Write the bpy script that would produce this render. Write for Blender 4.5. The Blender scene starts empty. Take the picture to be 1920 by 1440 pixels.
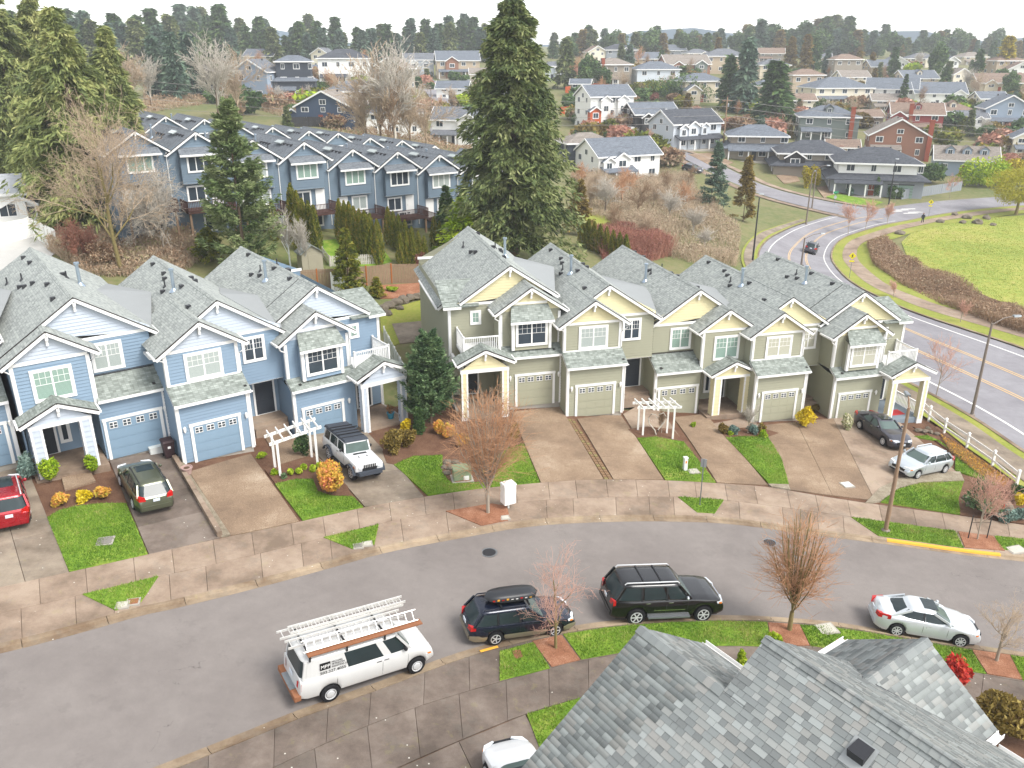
import bpy, bmesh, math, random
import numpy as np
from mathutils import Vector, Matrix, noise as mnoise
rd = math.radians
random.seed(7)
rng = np.random.default_rng(7)
S = bpy.context.scene
COL = S.collection
# ------------------------------------------------------------------ camera, sky, sun, exposure
CAMZ, FPX, PITCH = 24.0, 1572.0, rd(21.73)
cam = bpy.data.cameras.new('camera'); camo = bpy.data.objects.new('camera', cam); COL.objects.link(camo)
cam.sensor_width = 36; cam.lens = FPX / 1920 * 36; cam.clip_start = .5; cam.clip_end = 12000
camo.location = (0, 0, CAMZ); camo.rotation_euler = (math.pi / 2 - PITCH, 0, 0)
S.camera = camo
SUN_EL, SUN_AZ = rd(50), rd(122)
w = bpy.data.worlds.new('World'); S.world = w; w.use_nodes = True
nt = w.node_tree; bg = nt.nodes['Background']
sk = nt.nodes.new('ShaderNodeTexSky'); sk.sky_type = 'NISHITA'; sk.sun_disc = False
sk.sun_elevation = SUN_EL; sk.sun_rotation = SUN_AZ; sk.air_density = 1.0; sk.dust_density = 1.0; sk.altitude = 100
hs = nt.nodes.new('ShaderNodeHueSaturation'); hs.inputs['Saturation'].default_value = .18
nt.links.new(sk.outputs[0], hs.inputs['Color'])
nt.links.new(hs.outputs[0], bg.inputs[0]); bg.inputs[1].default_value = .15
sun = bpy.data.lights.new('sun', 'SUN'); suno = bpy.data.objects.new('sun', sun); COL.objects.link(suno)
sun.energy = 1.4; sun.angle = rd(24); sun.color = (1, .96, .9)
suno.rotation_euler = (rd(90) - SUN_EL, 0, math.pi - SUN_AZ); suno.location = (0, 0, 60)
S.view_settings.view_transform = 'Standard'; S.view_settings.look = 'None'
S.view_settings.exposure = 1.36; S.view_settings.gamma = 1
S.cycles.max_bounces = 5; S.cycles.diffuse_bounces = 3; S.cycles.glossy_bounces = 2; S.cycles.transmission_bounces = 3
S.cycles.transparent_max_bounces = 6
# ------------------------------------------------------------------ mesh helpers
def tag(o, label=None, cat=None, group=None, kind=None):
    if label: o['label'] = label
    if cat: o['category'] = cat
    if group: o['group'] = group
    if kind: o['kind'] = kind
    return o
def empty(name, loc=(0, 0, 0), rz=0, parent=None):
    o = bpy.data.objects.new(name, None); COL.objects.link(o); o.location = loc; o.rotation_euler = (0, 0, rz)
    o.empty_display_size = .1
    if parent: o.parent = parent
    return o
def obj(name, me, parent=None, loc=None, rz=None):
    o = bpy.data.objects.new(name, me); COL.objects.link(o)
    if parent: o.parent = parent
    if loc is not None: o.location = loc
    if rz is not None: o.rotation_euler = (0, 0, rz)
    return o
def copy_tree(o, parent=None):
    c = o.copy(); COL.objects.link(c); c.parent = parent
    for ch in o.children: copy_tree(ch, c)
    return c
def V(*a): return Vector(a)
class MB:
    def __init__(s): s.v = []; s.f = []
    def add(s, pts, faces):
        b = len(s.v); s.v += [tuple(p) for p in pts]; s.f += [tuple(i + b for i in f) for f in faces]
    def poly(s, pts): s.add(pts, [tuple(range(len(pts)))])
    def hexa(s, p): s.add(p, [(3, 2, 1, 0), (4, 5, 6, 7), (0, 1, 5, 4), (1, 2, 6, 5), (2, 3, 7, 6), (3, 0, 4, 7)])
    def box(s, x0, x1, y0, y1, z0, z1):
        s.hexa([(x0, y0, z0), (x1, y0, z0), (x1, y1, z0), (x0, y1, z0), (x0, y0, z1), (x1, y0, z1), (x1, y1, z1), (x0, y1, z1)])
    def ext(s, pts, vec):
        n = len(pts); vec = Vector(vec); q = [Vector(p) for p in pts]
        s.add(q + [p + vec for p in q], [tuple(range(n))[::-1], tuple(range(n, 2 * n))] + [(i, (i + 1) % n, (i + 1) % n + n, i + n) for i in range(n)])
    def bar(s, p, q, w, h, up=(0, 0, 1)):       # rectangular bar centred on the line p-q
        p, q = Vector(p), Vector(q); d = (q - p).normalized(); up = Vector(up)
        if abs(d.dot(up)) > .98: up = Vector((0, 1, 0))
        a = d.cross(up).normalized() * w / 2; b = a.cross(d).normalized() * h / 2
        s.hexa([p - a - b, p + a - b, q + a - b, q - a - b, p - a + b, p + a + b, q + a + b, q - a + b])
    def tube(s, pts, rs, n=8, cap=True):
        pts = [Vector(p) for p in pts]; b = len(s.v); k = len(pts)
        if not isinstance(rs, (list, tuple)): rs = [rs] * k
        for i, p in enumerate(pts):
            d = (pts[min(i + 1, k - 1)] - pts[max(i - 1, 0)]).normalized()
            u = d.cross(Vector((0, 0, 1)) if abs(d.z) < .9 else Vector((1, 0, 0))).normalized(); w_ = d.cross(u)
            for j in range(n):
                a = 2 * math.pi * j / n; s.v.append(tuple(p + (u * math.cos(a) + w_ * math.sin(a)) * rs[i]))
        for i in range(k - 1):
            for j in range(n):
                s.f.append((b + i * n + j, b + i * n + (j + 1) % n, b + (i + 1) * n + (j + 1) % n, b + (i + 1) * n + j))
        if cap: s.f += [tuple(b + j for j in range(n))[::-1], tuple(b + (k - 1) * n + j for j in range(n))]
    def lathe(s, prof, c=(0, 0, 0), n=16, axis='z'):
        b = len(s.v); k = len(prof)
        for r, h in prof:
            for j in range(n):
                a = 2 * math.pi * j / n; x, y = r * math.cos(a), r * math.sin(a)
                p = (x, y, h) if axis == 'z' else ((x, h, y) if axis == 'y' else (h, x, y))
                s.v.append((p[0] + c[0], p[1] + c[1], p[2] + c[2]))
        for i in range(k - 1):
            for j in range(n): s.f.append((b + i * n + j, b + i * n + (j + 1) % n, b + (i + 1) * n + (j + 1) % n, b + (i + 1) * n + j))
        s.f += [tuple(b + j for j in range(n))[::-1], tuple(b + (k - 1) * n + j for j in range(n))]
    def loft(s, rows, close=False):
        b = len(s.v); n = len(rows[0])
        for r in rows: s.v += [tuple(p) for p in r]
        for i in range(len(rows) - 1):
            for j in range(n if close else n - 1):
                s.f.append((b + i * n + j, b + i * n + (j + 1) % n, b + (i + 1) * n + (j + 1) % n, b + (i + 1) * n + j))
    def mesh(s, name, mat=None, smooth=0, uv=False, fixn=True):
        me = bpy.data.meshes.new(name); me.from_pydata(s.v, [], s.f)
        if fixn:
            bm = bmesh.new(); bm.from_mesh(me); bmesh.ops.recalc_face_normals(bm, faces=bm.faces); bm.to_mesh(me); bm.free()
        if uv: plane_uv(me)
        if smooth:
            me.polygons.foreach_set('use_smooth', [True] * len(me.polygons)); me.set_sharp_from_angle(angle=rd(smooth))
        if mat: me.materials.append(MAT(mat))
        me.update(); return me
    def build(s, name, mat=None, parent=None, smooth=0, uv=False, fixn=True):
        return obj(name, s.mesh(name, mat, smooth, uv, fixn), parent)
def plane_uv(me):
    l = me.uv_layers.new(name='uv'); co = me.vertices
    for p in me.polygons:
        n = p.normal
        u = Vector((1, 0, 0)) if abs(n.z) > .999 else Vector((-n.y, n.x, 0)).normalized()
        v = n.cross(u)
        for li in p.loop_indices:
            c = co[me.loops[li].vertex_index].co; l.data[li].uv = (c.dot(u), c.dot(v))
def mesh_np(name, verts, faces, mat=None, smooth=False, tint=None):
    verts = np.ascontiguousarray(verts, dtype=np.float32); faces = np.ascontiguousarray(faces, dtype=np.int32)
    me = bpy.data.meshes.new(name); nv = len(verts); nf, k = faces.shape
    me.vertices.add(nv); me.vertices.foreach_set('co', verts.ravel())
    me.loops.add(nf * k); me.loops.foreach_set('vertex_index', faces.ravel())
    me.polygons.add(nf); me.polygons.foreach_set('loop_start', np.arange(0, nf * k, k, dtype=np.int32))
    me.update(calc_edges=True)
    if smooth: me.polygons.foreach_set('use_smooth', np.ones(nf, dtype=bool))
    if tint is not None:
        a = me.attributes.new('tint', 'FLOAT', 'FACE'); a.data.foreach_set('value', np.ascontiguousarray(tint, dtype=np.float32))
    if mat: me.materials.append(MAT(mat))
    return me
def unit(a): return a / np.maximum(np.linalg.norm(a, axis=-1, keepdims=True), 1e-9)
def tubes_np(P, Q, R0, R1, n=3):               # many tapered twigs at once
    P, Q, R0, R1 = map(lambda a: np.asarray(a, float), (P, Q, R0, R1)); d = unit(Q - P)
    ref = np.where(np.abs(d[:, 2:3]) < .9, np.array([[0, 0, 1.]]), np.array([[1., 0, 0]]))
    u = unit(np.cross(d, ref)); w_ = np.cross(d, u); N = len(P)
    a = np.arange(n) * 2 * np.pi / n
    ring = u[:, None, :] * np.cos(a)[None, :, None] + w_[:, None, :] * np.sin(a)[None, :, None]
    A = P[:, None, :] + ring * R0[:, None, None]; B = Q[:, None, :] + ring * R1[:, None, None]
    v = np.concatenate([A, B], 1).reshape(-1, 3)
    j = np.arange(n); f = np.stack([j, (j + 1) % n, (j + 1) % n + n, j + n], 1)
    f = (f[None] + (np.arange(N) * 2 * n)[:, None, None]).reshape(-1, 4)
    return v, f
def quads_np(C, A, B):                         # flat leaf quads: centre, half axes (diamond shaped)
    v = np.stack([C - A, C - B * .9, C + A, C + B * .9], 1).reshape(-1, 3)
    f = np.arange(len(C) * 4).reshape(-1, 4); return v, f
# ------------------------------------------------------------------ materials
_M = {}; _DEF = {}
def MAT(n):
    if n not in _M: _M[n] = _DEF[n](n)
    return _M[n]
def lin(c):
    if isinstance(c, str):
        c = [int(c[i:i + 2], 16) / 255 for i in (0, 2, 4)]; c = [x / 12.92 if x <= .04045 else ((x + .055) / 1.055) ** 2.4 for x in c]
    return tuple(c)
class NT:
    def __init__(s, name):
        s.m = bpy.data.materials.new(name); s.m.use_nodes = True; s.t = s.m.node_tree; s.b = s.t.nodes['Principled BSDF']
    def n(s, typ, **kw):
        x = s.t.nodes.new('ShaderNode' + typ)
        for k, v in kw.items():
            if k in ('operation', 'blend_type', 'data_type', 'noise_dimensions', 'attribute_name', 'feature', 'wave_type', 'bands_direction', 'offset', 'offset_frequency', 'squash', 'attribute_type', 'distance'): setattr(x, k, v)
            else: x.inputs[k.replace('_', ' ')].default_value = v
        return x
    def l(s, a, b): s.t.links.new(a, b)
    def coord(s, which='Object'): return s.n('TexCoord').outputs[which]
    def noise(s, vec, scale, detail=4, rough=.6):
        x = s.n('TexNoise', Scale=scale, Detail=detail, Roughness=rough); s.l(vec, x.inputs['Vector']); return x.outputs['Fac']
    def ramp(s, fac, stops):
        x = s.n('ValToRGB'); e = x.color_ramp.elements
        while len(e) < len(stops): e.new(.5)
        for i, (p, c) in enumerate(stops): e[i].position = p; e[i].color = (*lin(c), 1)
        s.l(fac, x.inputs[0]); return x.outputs[0]
    def mix(s, fac, a, b, mode='MIX'):
        x = s.n('Mix', data_type='RGBA', blend_type=mode)
        for v, i in ((fac, 0), (a, 6), (b, 7)):
            if hasattr(v, 'is_linked') or hasattr(v, 'links'): s.l(v, x.inputs[i])
            else: x.inputs[i].default_value = v if i == 0 else (*lin(v), 1)
        return x.outputs[2]
    def math(s, op, a, b=None):
        x = s.n('Math', operation=op)
        for v, i in ((a, 0), (b, 1)):
            if v is None: continue
            if hasattr(v, 'links'): s.l(v, x.inputs[i])
            else: x.inputs[i].default_value = v
        return x.outputs[0]
    def bump(s, h, strength=.3, dist=.02):
        x = s.n('Bump', Strength=strength, Distance=dist); s.l(h, x.inputs['Height']); s.l(x.outputs[0], s.b.inputs['Normal'])
    def done(s, col=None, rough=.7, spec=.3, metal=0, **kw):
        if col is not None:
            if hasattr(col, 'links'): s.l(col, s.b.inputs['Base Color'])
            else: s.b.inputs['Base Color'].default_value = (*lin(col), 1)
        if hasattr(rough, 'links'): s.l(rough, s.b.inputs['Roughness'])
        else: s.b.inputs['Roughness'].default_value = rough
        s.b.inputs['Specular IOR Level'].default_value = spec; s.b.inputs['Metallic'].default_value = metal
        for k, v in kw.items(): s.b.inputs[k.replace('_', ' ')].default_value = v
        return s.m
def scl(c, k): return tuple(min(1, x * k) for x in lin(c))
def plain(name, col, rough=.7, var=.14, scale=2.5, spec=.3, metal=0, fine=0, **kw):   # a colour with uneven weathering
    def mk(n):
        t = NT(n); co = t.coord()
        f = t.noise(co, scale, 5, .65); c = t.mix(f, scl(col, 1 - var), scl(col, 1 + var))
        if fine: c = t.mix(t.math('MULTIPLY', t.noise(co, 60, 2), .6), c, scl(col, 1 - fine), 'MIX')
        return t.done(c, rough, spec, metal, **kw)
    _DEF[name] = mk
def leafy(name, stops, rough=.65, trans=.15):   # foliage: colour by a random tint stored with each leaf clump
    def mk(n):
        t = NT(n); a = t.n('Attribute', attribute_name='tint'); r = t.n('ObjectInfo')
        f = t.math('ADD', a.outputs['Fac'], t.math('MULTIPLY', t.math('SUBTRACT', r.outputs['Random'], .5), .22))
        c = t.ramp(f, stops); t.done(c, rough, .15)
        tr = t.n('BsdfTranslucent'); t.l(c, tr.inputs[0]); mx = t.n('MixShader', Fac=trans)
        out = t.t.nodes['Material Output']; t.l(t.b.outputs[0], mx.inputs[1]); t.l(tr.outputs[0], mx.inputs[2]); t.l(mx.outputs[0], out.inputs[0])
        return t.m
    _DEF[name] = mk
def shingle(name, cols, w_=.3, h=.145):         # laminated asphalt shingles on roof-plane coordinates
    def mk(n):
        t = NT(n); uv = t.coord('UV')
        b = t.n('TexBrick', Scale=1, Mortar_Size=.006, Mortar_Smooth=.2, Bias=0, Brick_Width=w_, Row_Height=h, offset=.37, offset_frequency=1)
        b.inputs['Color1'].default_value = (0, 0, 0, 1); b.inputs['Color2'].default_value = (1, 1, 1, 1); b.inputs['Mortar'].default_value = (.1, .1, .1, 1)
        t.l(uv, b.inputs['Vector'])
        b2 = t.n('TexBrick', Scale=1, Mortar_Size=0, Bias=0, Brick_Width=w_ * .62, Row_Height=h, offset=.61, offset_frequency=1)
        b2.inputs['Color1'].default_value = (0, 0, 0, 1); b2.inputs['Color2'].default_value = (1, 1, 1, 1); t.l(uv, b2.inputs['Vector'])
        f = t.math('ADD', t.math('MULTIPLY', b.outputs['Color'], .5), t.math('MULTIPLY', b2.outputs['Color'], .5))
        f = t.math('ADD', t.math('MULTIPLY', f, .75), t.math('MULTIPLY', t.noise(t.coord(), .8, 4), .3))
        c = t.ramp(f, [(.12, cols[0]), (.5, cols[1]), (.9, cols[2])])
        c = t.mix(t.math('MULTIPLY', b.outputs['Fac'], .5), c, scl(cols[0], .55))
        sep = t.n('SeparateXYZ'); t.l(uv, sep.inputs[0])
        saw = t.math('FRACT', t.math('DIVIDE', sep.outputs[1], h))
        t.bump(t.math('SUBTRACT', 1.0, saw), .5, .014)
        return t.done(c, .9, .2)
    _DEF[name] = mk
def ground_mat(name, stops, s1=.35, s2=7, rough=.9, bump=.4, dist=.04, spec=.2, mixw=.55):
    def mk(n):
        t = NT(n); co = t.coord()
        f = t.math('ADD', t.math('MULTIPLY', t.noise(co, s1, 5, .65), 1 - mixw), t.math('MULTIPLY', t.noise(co, s2, 6, .7), mixw))
        c = t.ramp(f, stops); t.bump(t.noise(co, s2 * 3, 4, .7), bump, dist)
        return t.done(c, rough, spec)
    _DEF[name] = mk
def concrete(name, base, dark, light, speck=.5):
    def mk(n):
        t = NT(n); co = t.coord('Object'); g = t.n('NewGeometry').outputs['Position']
        f = t.noise(g, .5, 6, .7); oi = t.n('ObjectInfo').outputs['Random']
        f = t.math('ADD', f, t.math('MULTIPLY', t.math('SUBTRACT', oi, .5), .14))
        c = t.ramp(f, [(.34, dark), (.5, base), (.66, light)])
        sp = t.noise(g, 26, 3, .8); c = t.mix(t.math('MULTIPLY', t.math('SUBTRACT', sp, .35), speck), c, scl(dark, .55))
        st = t.noise(g, .9, 8, .75); c = t.mix(t.math('MULTIPLY', t.math('GREATER_THAN', st, .56), .18), c, scl('7A766E', .8)); ms = t.noise(g, 1.6, 6, .7); c = t.mix(t.math('MULTIPLY', t.math('GREATER_THAN', ms, .62), .14), c, '8F8A50')
        vo = t.n('TexVoronoi', Scale=2.6); t.l(g, vo.inputs['Vector'])
        patch = t.math('GREATER_THAN', t.noise(g, .33, 3), .52)
        dot = t.math('MULTIPLY', t.math('LESS_THAN', vo.outputs['Distance'], .075), patch)
        c = t.mix(t.math('MULTIPLY', dot, .8), c, 'D8D4C8')
        t.bump(t.noise(g, 40, 3, .8), .35, .01)
        return t.done(c, .85, .25)
    _DEF[name] = mk
def asphalt(name, a, b):
    def mk(n):
        t = NT(n); g = t.n('NewGeometry').outputs['Position']
        f = t.math('ADD', t.math('MULTIPLY', t.noise(g, .22, 5, .6), .7), t.math('MULTIPLY', t.noise(g, 1.7, 4, .7), .3))
        c = t.ramp(f, [(.36, a), (.64, b)]); oil = t.noise(g, .5, 7, .75); c = t.mix(t.math('MULTIPLY', t.math('GREATER_THAN', oil, .6), .22), c, scl(a, .75))
        c = t.mix(t.math('MULTIPLY', t.math('SUBTRACT', t.noise(g, 34, 3, .9), .4), .9), c, scl(a, .5))
        wv = t.n('TexVoronoi', Scale=.085, feature='DISTANCE_TO_EDGE'); nz = t.n('TexNoise', Scale=.8, Detail=5)
        t.l(g, nz.inputs['Vector']); mx = t.n('Mix', data_type='VECTOR'); mx.inputs[0].default_value = .5
        ad = t.n('VectorMath', operation='MULTIPLY_ADD'); t.l(nz.outputs['Color'], ad.inputs[0]); ad.inputs[1].default_value = (3, 3, 3); t.l(g, ad.inputs[2]); t.l(ad.outputs[0], wv.inputs['Vector'])
        cr = t.math('MULTIPLY', t.math('LESS_THAN', wv.outputs['Distance'], .0007), t.math('GREATER_THAN', t.noise(g, .12, 2), .6))
        c = t.mix(t.math('MULTIPLY', cr, .7), c, scl(a, .35))
        t.bump(t.noise(g, 55, 2, .8), .3, .008)
        return t.done(c, .8, .3)
    _DEF[name] = mk
def glassy(name, col, blind=None, k=.5):
    def mk(n):
        t = NT(n); co = t.coord()
        c = t.mix(t.noise(co, .9, 3), scl(col, .6), scl(col, 1.4))
        if blind:
            sep = t.n('SeparateXYZ'); t.l(co, sep.inputs[0]); st = t.math('FRACT', t.math('MULTIPLY', sep.outputs[2], 16))
            c = t.mix(t.math('GREATER_THAN', st, .25), c, blind); c = t.mix(k, c, blind)
        return t.done(c, .08, .3)
    _DEF[name] = mk
def carpaint(name, col, metal=.3, rough=.28):
    def mk(n):
        t = NT(n); co = t.coord(); c = t.mix(t.noise(co, 1.5, 4), scl(col, .93), scl(col, 1.05))
        r = t.math('ADD', rough - .05, t.math('MULTIPLY', t.noise(co, 3, 4), .14))
        t.done(c, r, .5, metal); t.b.inputs['Coat Weight'].default_value = .6; t.b.inputs['Coat Roughness'].default_value = .05
        return t.m
    _DEF[name] = mk
plain('trim', 'E4E3E0', .55, .05, 3); plain('white_paint', 'ECEBE6', .6, .08, 4)
plain('siding_blue', '7A8EA0', .65, .07, 1.2); plain('gable_blue', 'B0B8C2', .7, .07, 5); plain('siding_olive', '969581', .65, .07, 1.2)
plain('gable_cream', 'D2C8A0', .7, .07, 5); plain('siding_slate', '667683', .65, .08, 1.2); plain('gable_slate', '6B7C8A', .7, .08, 4)
plain('garage_blue', '7B92A4', .55, .05, 2); plain('garage_olive', '9C9B86', .55, .05, 2)
plain('drip_edge', '2E2B2A', .6); plain('dark_metal', '26272B', .45, .1, 4, .5); plain('flue_metal', 'A9B7C4', .3, .1, 6, .5, .8)
plain('pole_metal', '7C7168', .55, .15, 5, .4, .3); plain('wood_pole', '8B735D', .85, .2, 3); plain('galv', '8E9396', .4, .12, 6, .5, .7)
plain('membrane', '8C8F8F', .85, .05, 1.5); plain('door_dark', '33383F', .4, .1, 2); plain('door_white', 'E4E3DF', .5, .05, 3)
plain('fence_wood', '8F7862', .9, .28, 4); plain('deck_wood', '4E3630', .8, .2, 4); plain('cedar_post', 'B26A35', .85, .2, 3); plain('shed_wood', '9A9480', .85, .12, 2)
plain('foundation', 'A29C92', .9, .12, 2); plain('soil', '5A4433', .95, .25, 3); plain('rock', '6E6558', .9, .3, 4)
plain('rust', '8A5C40', .85, .35, 9); plain('brick', '8F4A35', .9, .2, 6); plain('orange_panel', 'B5552B', .7, .1, 4)
plain('rubber', '17171A', .8, .2, 8); plain('plastic_black', '1C1D20', .5, .15, 6, .4); plain('chrome', 'C9CCD0', .18, .05, 3, .5, .95); plain('rim', 'C9CACB', .35, .08, 6, .5, .25)
plain('trunk_brown', '6B5A4A', .95, .25, 5); plain('trunk_grey', '9A8F80', .95, .22, 6); plain('trunk_moss', '7C7049', .95, .25, 5)
plain('twig_tan', 'B5A088', .9, .2, 3); plain('twig_pink', 'C79C8A', .9, .2, 3); plain('twig_rust', 'B58A68', .9, .2, 3); plain('twig_red', 'A0705E', .9, .2, 3); plain('twig_grey', 'B8B0A4', .9, .2, 3); plain('twig_brown', '947A60', .9, .25, 3)
plain('mulch_chip', 'A05A34', .95, .35, 14); plain('terracotta', 'A58B84', .8, .1, 4); plain('teal_pot', '2E7F96', .4, .1, 4)
plain('bin_brown', '3C2C2E', .6, .1, 4); plain('box_green', '7E8C6E', .6, .08, 4); plain('pedestal', 'D7DAD6', .5, .05, 4); plain('utility_cover', 'B9B4A8', .85, .12, 6); plain('meter_cover', '7F7A74', .85, .15, 6)
plain('paint_yellow', 'DDA23A', .8, .12, 5); plain('line_yellow', 'C9A878', .8, .12, 5); plain('pale_paving', 'B9B7B2', .85, .1, 1.5); plain('paint_white', 'DDDBD6', .8, .1, 5); plain('sign_yellow', 'E2D216', .5, .03, 4); plain('sign_black', '161616', .6); plain('sign_green', '1F8A5C', .5); plain('sign_back', 'A7ABAD', .4, .05, 4, .5, .6)
plain('plate', 'C6CED6', .4, .05, 9); plain('red_mat', 'C23A3A', .8, .1, 5); plain('porch_deck', '7C8790', .7, .08, 3); plain('paver', '7A6148', .9, .25, 9)
plain('skin', '9A6B52', .6); plain('cloth_dark', '23272F', .9, .15, 8); plain('cloth_blue', '3C5C86', .9, .1, 8)
plain('light_lens', 'D9DEE2', .1, .03, 4, .5); plain('light_red', 'B01A18', .15, .08, 6, .5); plain('light_amber', 'DB7A22', .2, .08, 6, .5)
plain('alu', 'D5D3CE', .4, .1, 5, .5, .35); plain('roofbox', '26282C', .4, .08, 4, .5); plain('solar', '2B3140', .15, .05, 4, .5)
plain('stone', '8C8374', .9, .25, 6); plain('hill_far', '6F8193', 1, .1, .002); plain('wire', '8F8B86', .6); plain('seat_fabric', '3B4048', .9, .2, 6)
plain('lamp_glass', 'E8E6DC', .3, .03, 4)
for n, c in dict(w_white='E6E5E0', w_cream='DAD2BE', w_tan='B3A28B', w_taupe='8F867A', w_grey='8B9096', w_dark='3C424B', w_navy='3E4C60', w_green='6C7570', w_brown='8A6350', w_red='8C3B38', w_blue='8E9BAA', w_char='2F2E30', w_pale='C6CCD2', w_stone='9A9183', w_beige='C9BDA6').items(): plain(n, c, .75, .08, .6)
for n, c in dict(r_grey=('55585C', '686B70', '7A7D82'), r_dark=('3A3D42', '4A4D53', '5A5D62'), r_brown=('6A5A50', '7E6C60', '8F7E70'), r_taupe=('6E675F', '827A72', '948C84'), r_pale=('A8AAAC', 'B4B6B8', 'C0C2C4'), r_slate=('565B62', '666C74', '767C84')).items(): shingle(n, c, .5, .2)
shingle('roof_near', ('7D817E', '979B97', 'ABAFA9')); shingle('roof_low', ('646A63', '838983', '9FA59E')); shingle('roof_back', ('5A5F64', '6C7176', '7C8084'))
asphalt('street', '736C68', '857E79'); asphalt('collector', '79767A', '918F92')
concrete('concrete_tan', '907D6C', '756556', 'A3917F', .6); concrete('concrete_grey', '857869', '6C6154', '9A8D7C', .6); concrete('concrete_wet', '6E6259', '594F47', '82766C', .6); concrete('kerb', '8C7B66', '725F4C', 'A3917A', .5)
ground_mat('lawn', [(.3, '445E1A'), (.42, '5C7C26'), (.54, '74902F'), (.64, '949A4C'), (.74, '9A8358')], .7, 5, mixw=.4)
ground_mat('meadow', [(.36, '70843A'), (.46, '8A9642'), (.56, 'A09E50'), (.66, 'AA9A66')], .09, 1.6)
ground_mat('verge', [(.3, '66742C'), (.5, '868C3C'), (.7, '9C9154')], .3, 4)
ground_mat('hill', [(.28, '4A5832'), (.42, '636B40'), (.55, '787450'), (.7, '7C6E58')], .06, 1.1)
ground_mat('mulch', [(.3, '4C3628'), (.5, '6E5140'), (.7, '8C6E58')], .8, 16, .95, .9, .05)
ground_mat('barkdust', [(.36, '78503C'), (.5, '9A6A50'), (.64, 'B88C72')], 1.2, 18, .95, .9, .05)
ground_mat('gravel', [(.3, '6F6454'), (.5, '9C907C'), (.7, 'C4BBA8')], 2, 22, .95, 1, .06)
ground_mat('aggregate', [(.38, '68584A'), (.47, '806C59'), (.55, '937E68'), (.64, 'B3A491')], .3, 24, .9, .5, .02)
glassy('glass', '39424A'); glassy('glass_blind', '4A5450', 'A8B0AC', .35); glassy('glass_green', '3E4F4A', '8FA69A', .3); glassy('glass_curtain', '55584F', 'B9B7A6', .45)
glassy('glass_far', '3A434B'); glassy('car_glass', '2A3436'); glassy('car_glass_light', '55635F')
leafy('fir', [(.1, '3A472C'), (.4, '56643C'), (.65, '747E4C'), (.9, '949868')]); leafy('fir_blue', [(.1, '384C42'), (.45, '526858'), (.9, '7A8E74')]); leafy('cedar', [(.1, '525E3A'), (.45, '7C8650'), (.9, 'AAAA6E')])
leafy('pine', [(.1, '50633A'), (.45, '778656'), (.9, 'A4AA7C')]); leafy('arbor', [(.1, '46521F'), (.45, '6C7428'), (.75, '908C38'), (.95, 'A0863C')]); leafy('juniper', [(.1, '3C523A'), (.45, '5E7750'), (.9, '90A474')])
leafy('evergreen', [(.1, '32462A'), (.5, '4C663C'), (.9, '748A50')]); leafy('golden', [(.1, '7A7018'), (.5, 'B0A024'), (.9, 'D6C440')]); leafy('bronze', [(.1, '5C4A24'), (.5, '7C6A34'), (.9, '9C8A4C')])
leafy('flame', [(.05, 'A8A040'), (.4, 'D2AC4A'), (.7, 'DA9A50'), (.95, 'CC7860')]); leafy('yellow_leaf', [(.1, 'B09A18'), (.5, 'D9BE22'), (.9, 'E8D650')]); leafy('lime', [(.1, '6B8A1C'), (.5, '9DB428'), (.9, 'C2CC48')])
leafy('red_leaf', [(.1, '9A2A24'), (.5, 'C63A30'), (.9, 'DB6A50')]); leafy('blue_shrub', [(.1, '4F6660'), (.5, '73897F'), (.9, '9AAFA2')]); leafy('white_bloom', [(.1, '7C8A4C'), (.4, 'C9C4A0'), (.9, 'EEE8D6')])
leafy('bramble', [(.05, '7A5E4A'), (.4, 'A0846A'), (.7, 'B4A088'), (.95, '969862')]); leafy('brush', [(.05, '75624E'), (.4, '9A8870'), (.7, 'B0A28A'), (.95, '8E8C60')]); leafy('rose_bramble', [(.05, '6A3A34'), (.5, '8C5A50'), (.95, '9E7A6A')]); leafy('grass_blade', [(.05, '44621C'), (.45, '64872A'), (.8, '88A040'), (.97, 'A8A464')]); leafy('meadow_blade', [(.05, '748A3A'), (.5, '8E9A44'), (.95, 'A8A458')])
leafy('dead_leaf', [(.05, '6A4430'), (.5, '96704C'), (.95, 'B09468')]); leafy('willow', [(.05, '8A8A20'), (.5, 'B4AC34'), (.95, 'CFC556')]); leafy('pinkish', [(.1, 'A0705E'), (.5, 'BA8C78'), (.9, 'CBA892')])
# ------------------------------------------------------------------ terrain: one smooth sheet through control points, many from image pixels at assumed depths
cP, sP = math.cos(PITCH), math.sin(PITCH)
def ray(u, v):
    a, b = (u - 960) / FPX, (v - 720) / FPX
    return np.array([a, cP - b * sP, -sP - b * cP])
def at_depth(u, v, d): r = ray(u, v); return np.array([0, 0, CAMZ]) + r * d
def axes(yaw): a = rd(yaw); return np.array([math.cos(a), math.sin(a), 0]), np.array([-math.sin(a), math.cos(a), 0])
BO, BYAW = np.array([-18.42, 42.13, 2.3]), 35.8       # blue terrace origin
OO, OYAW = np.array([3.69, 51.96, .8]), 14.6          # olive terrace origin
def loc_(O, yaw, X, Y, Z): ex, ey = axes(yaw); return O + ex * X + ey * Y + np.array([0, 0, Z])
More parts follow.
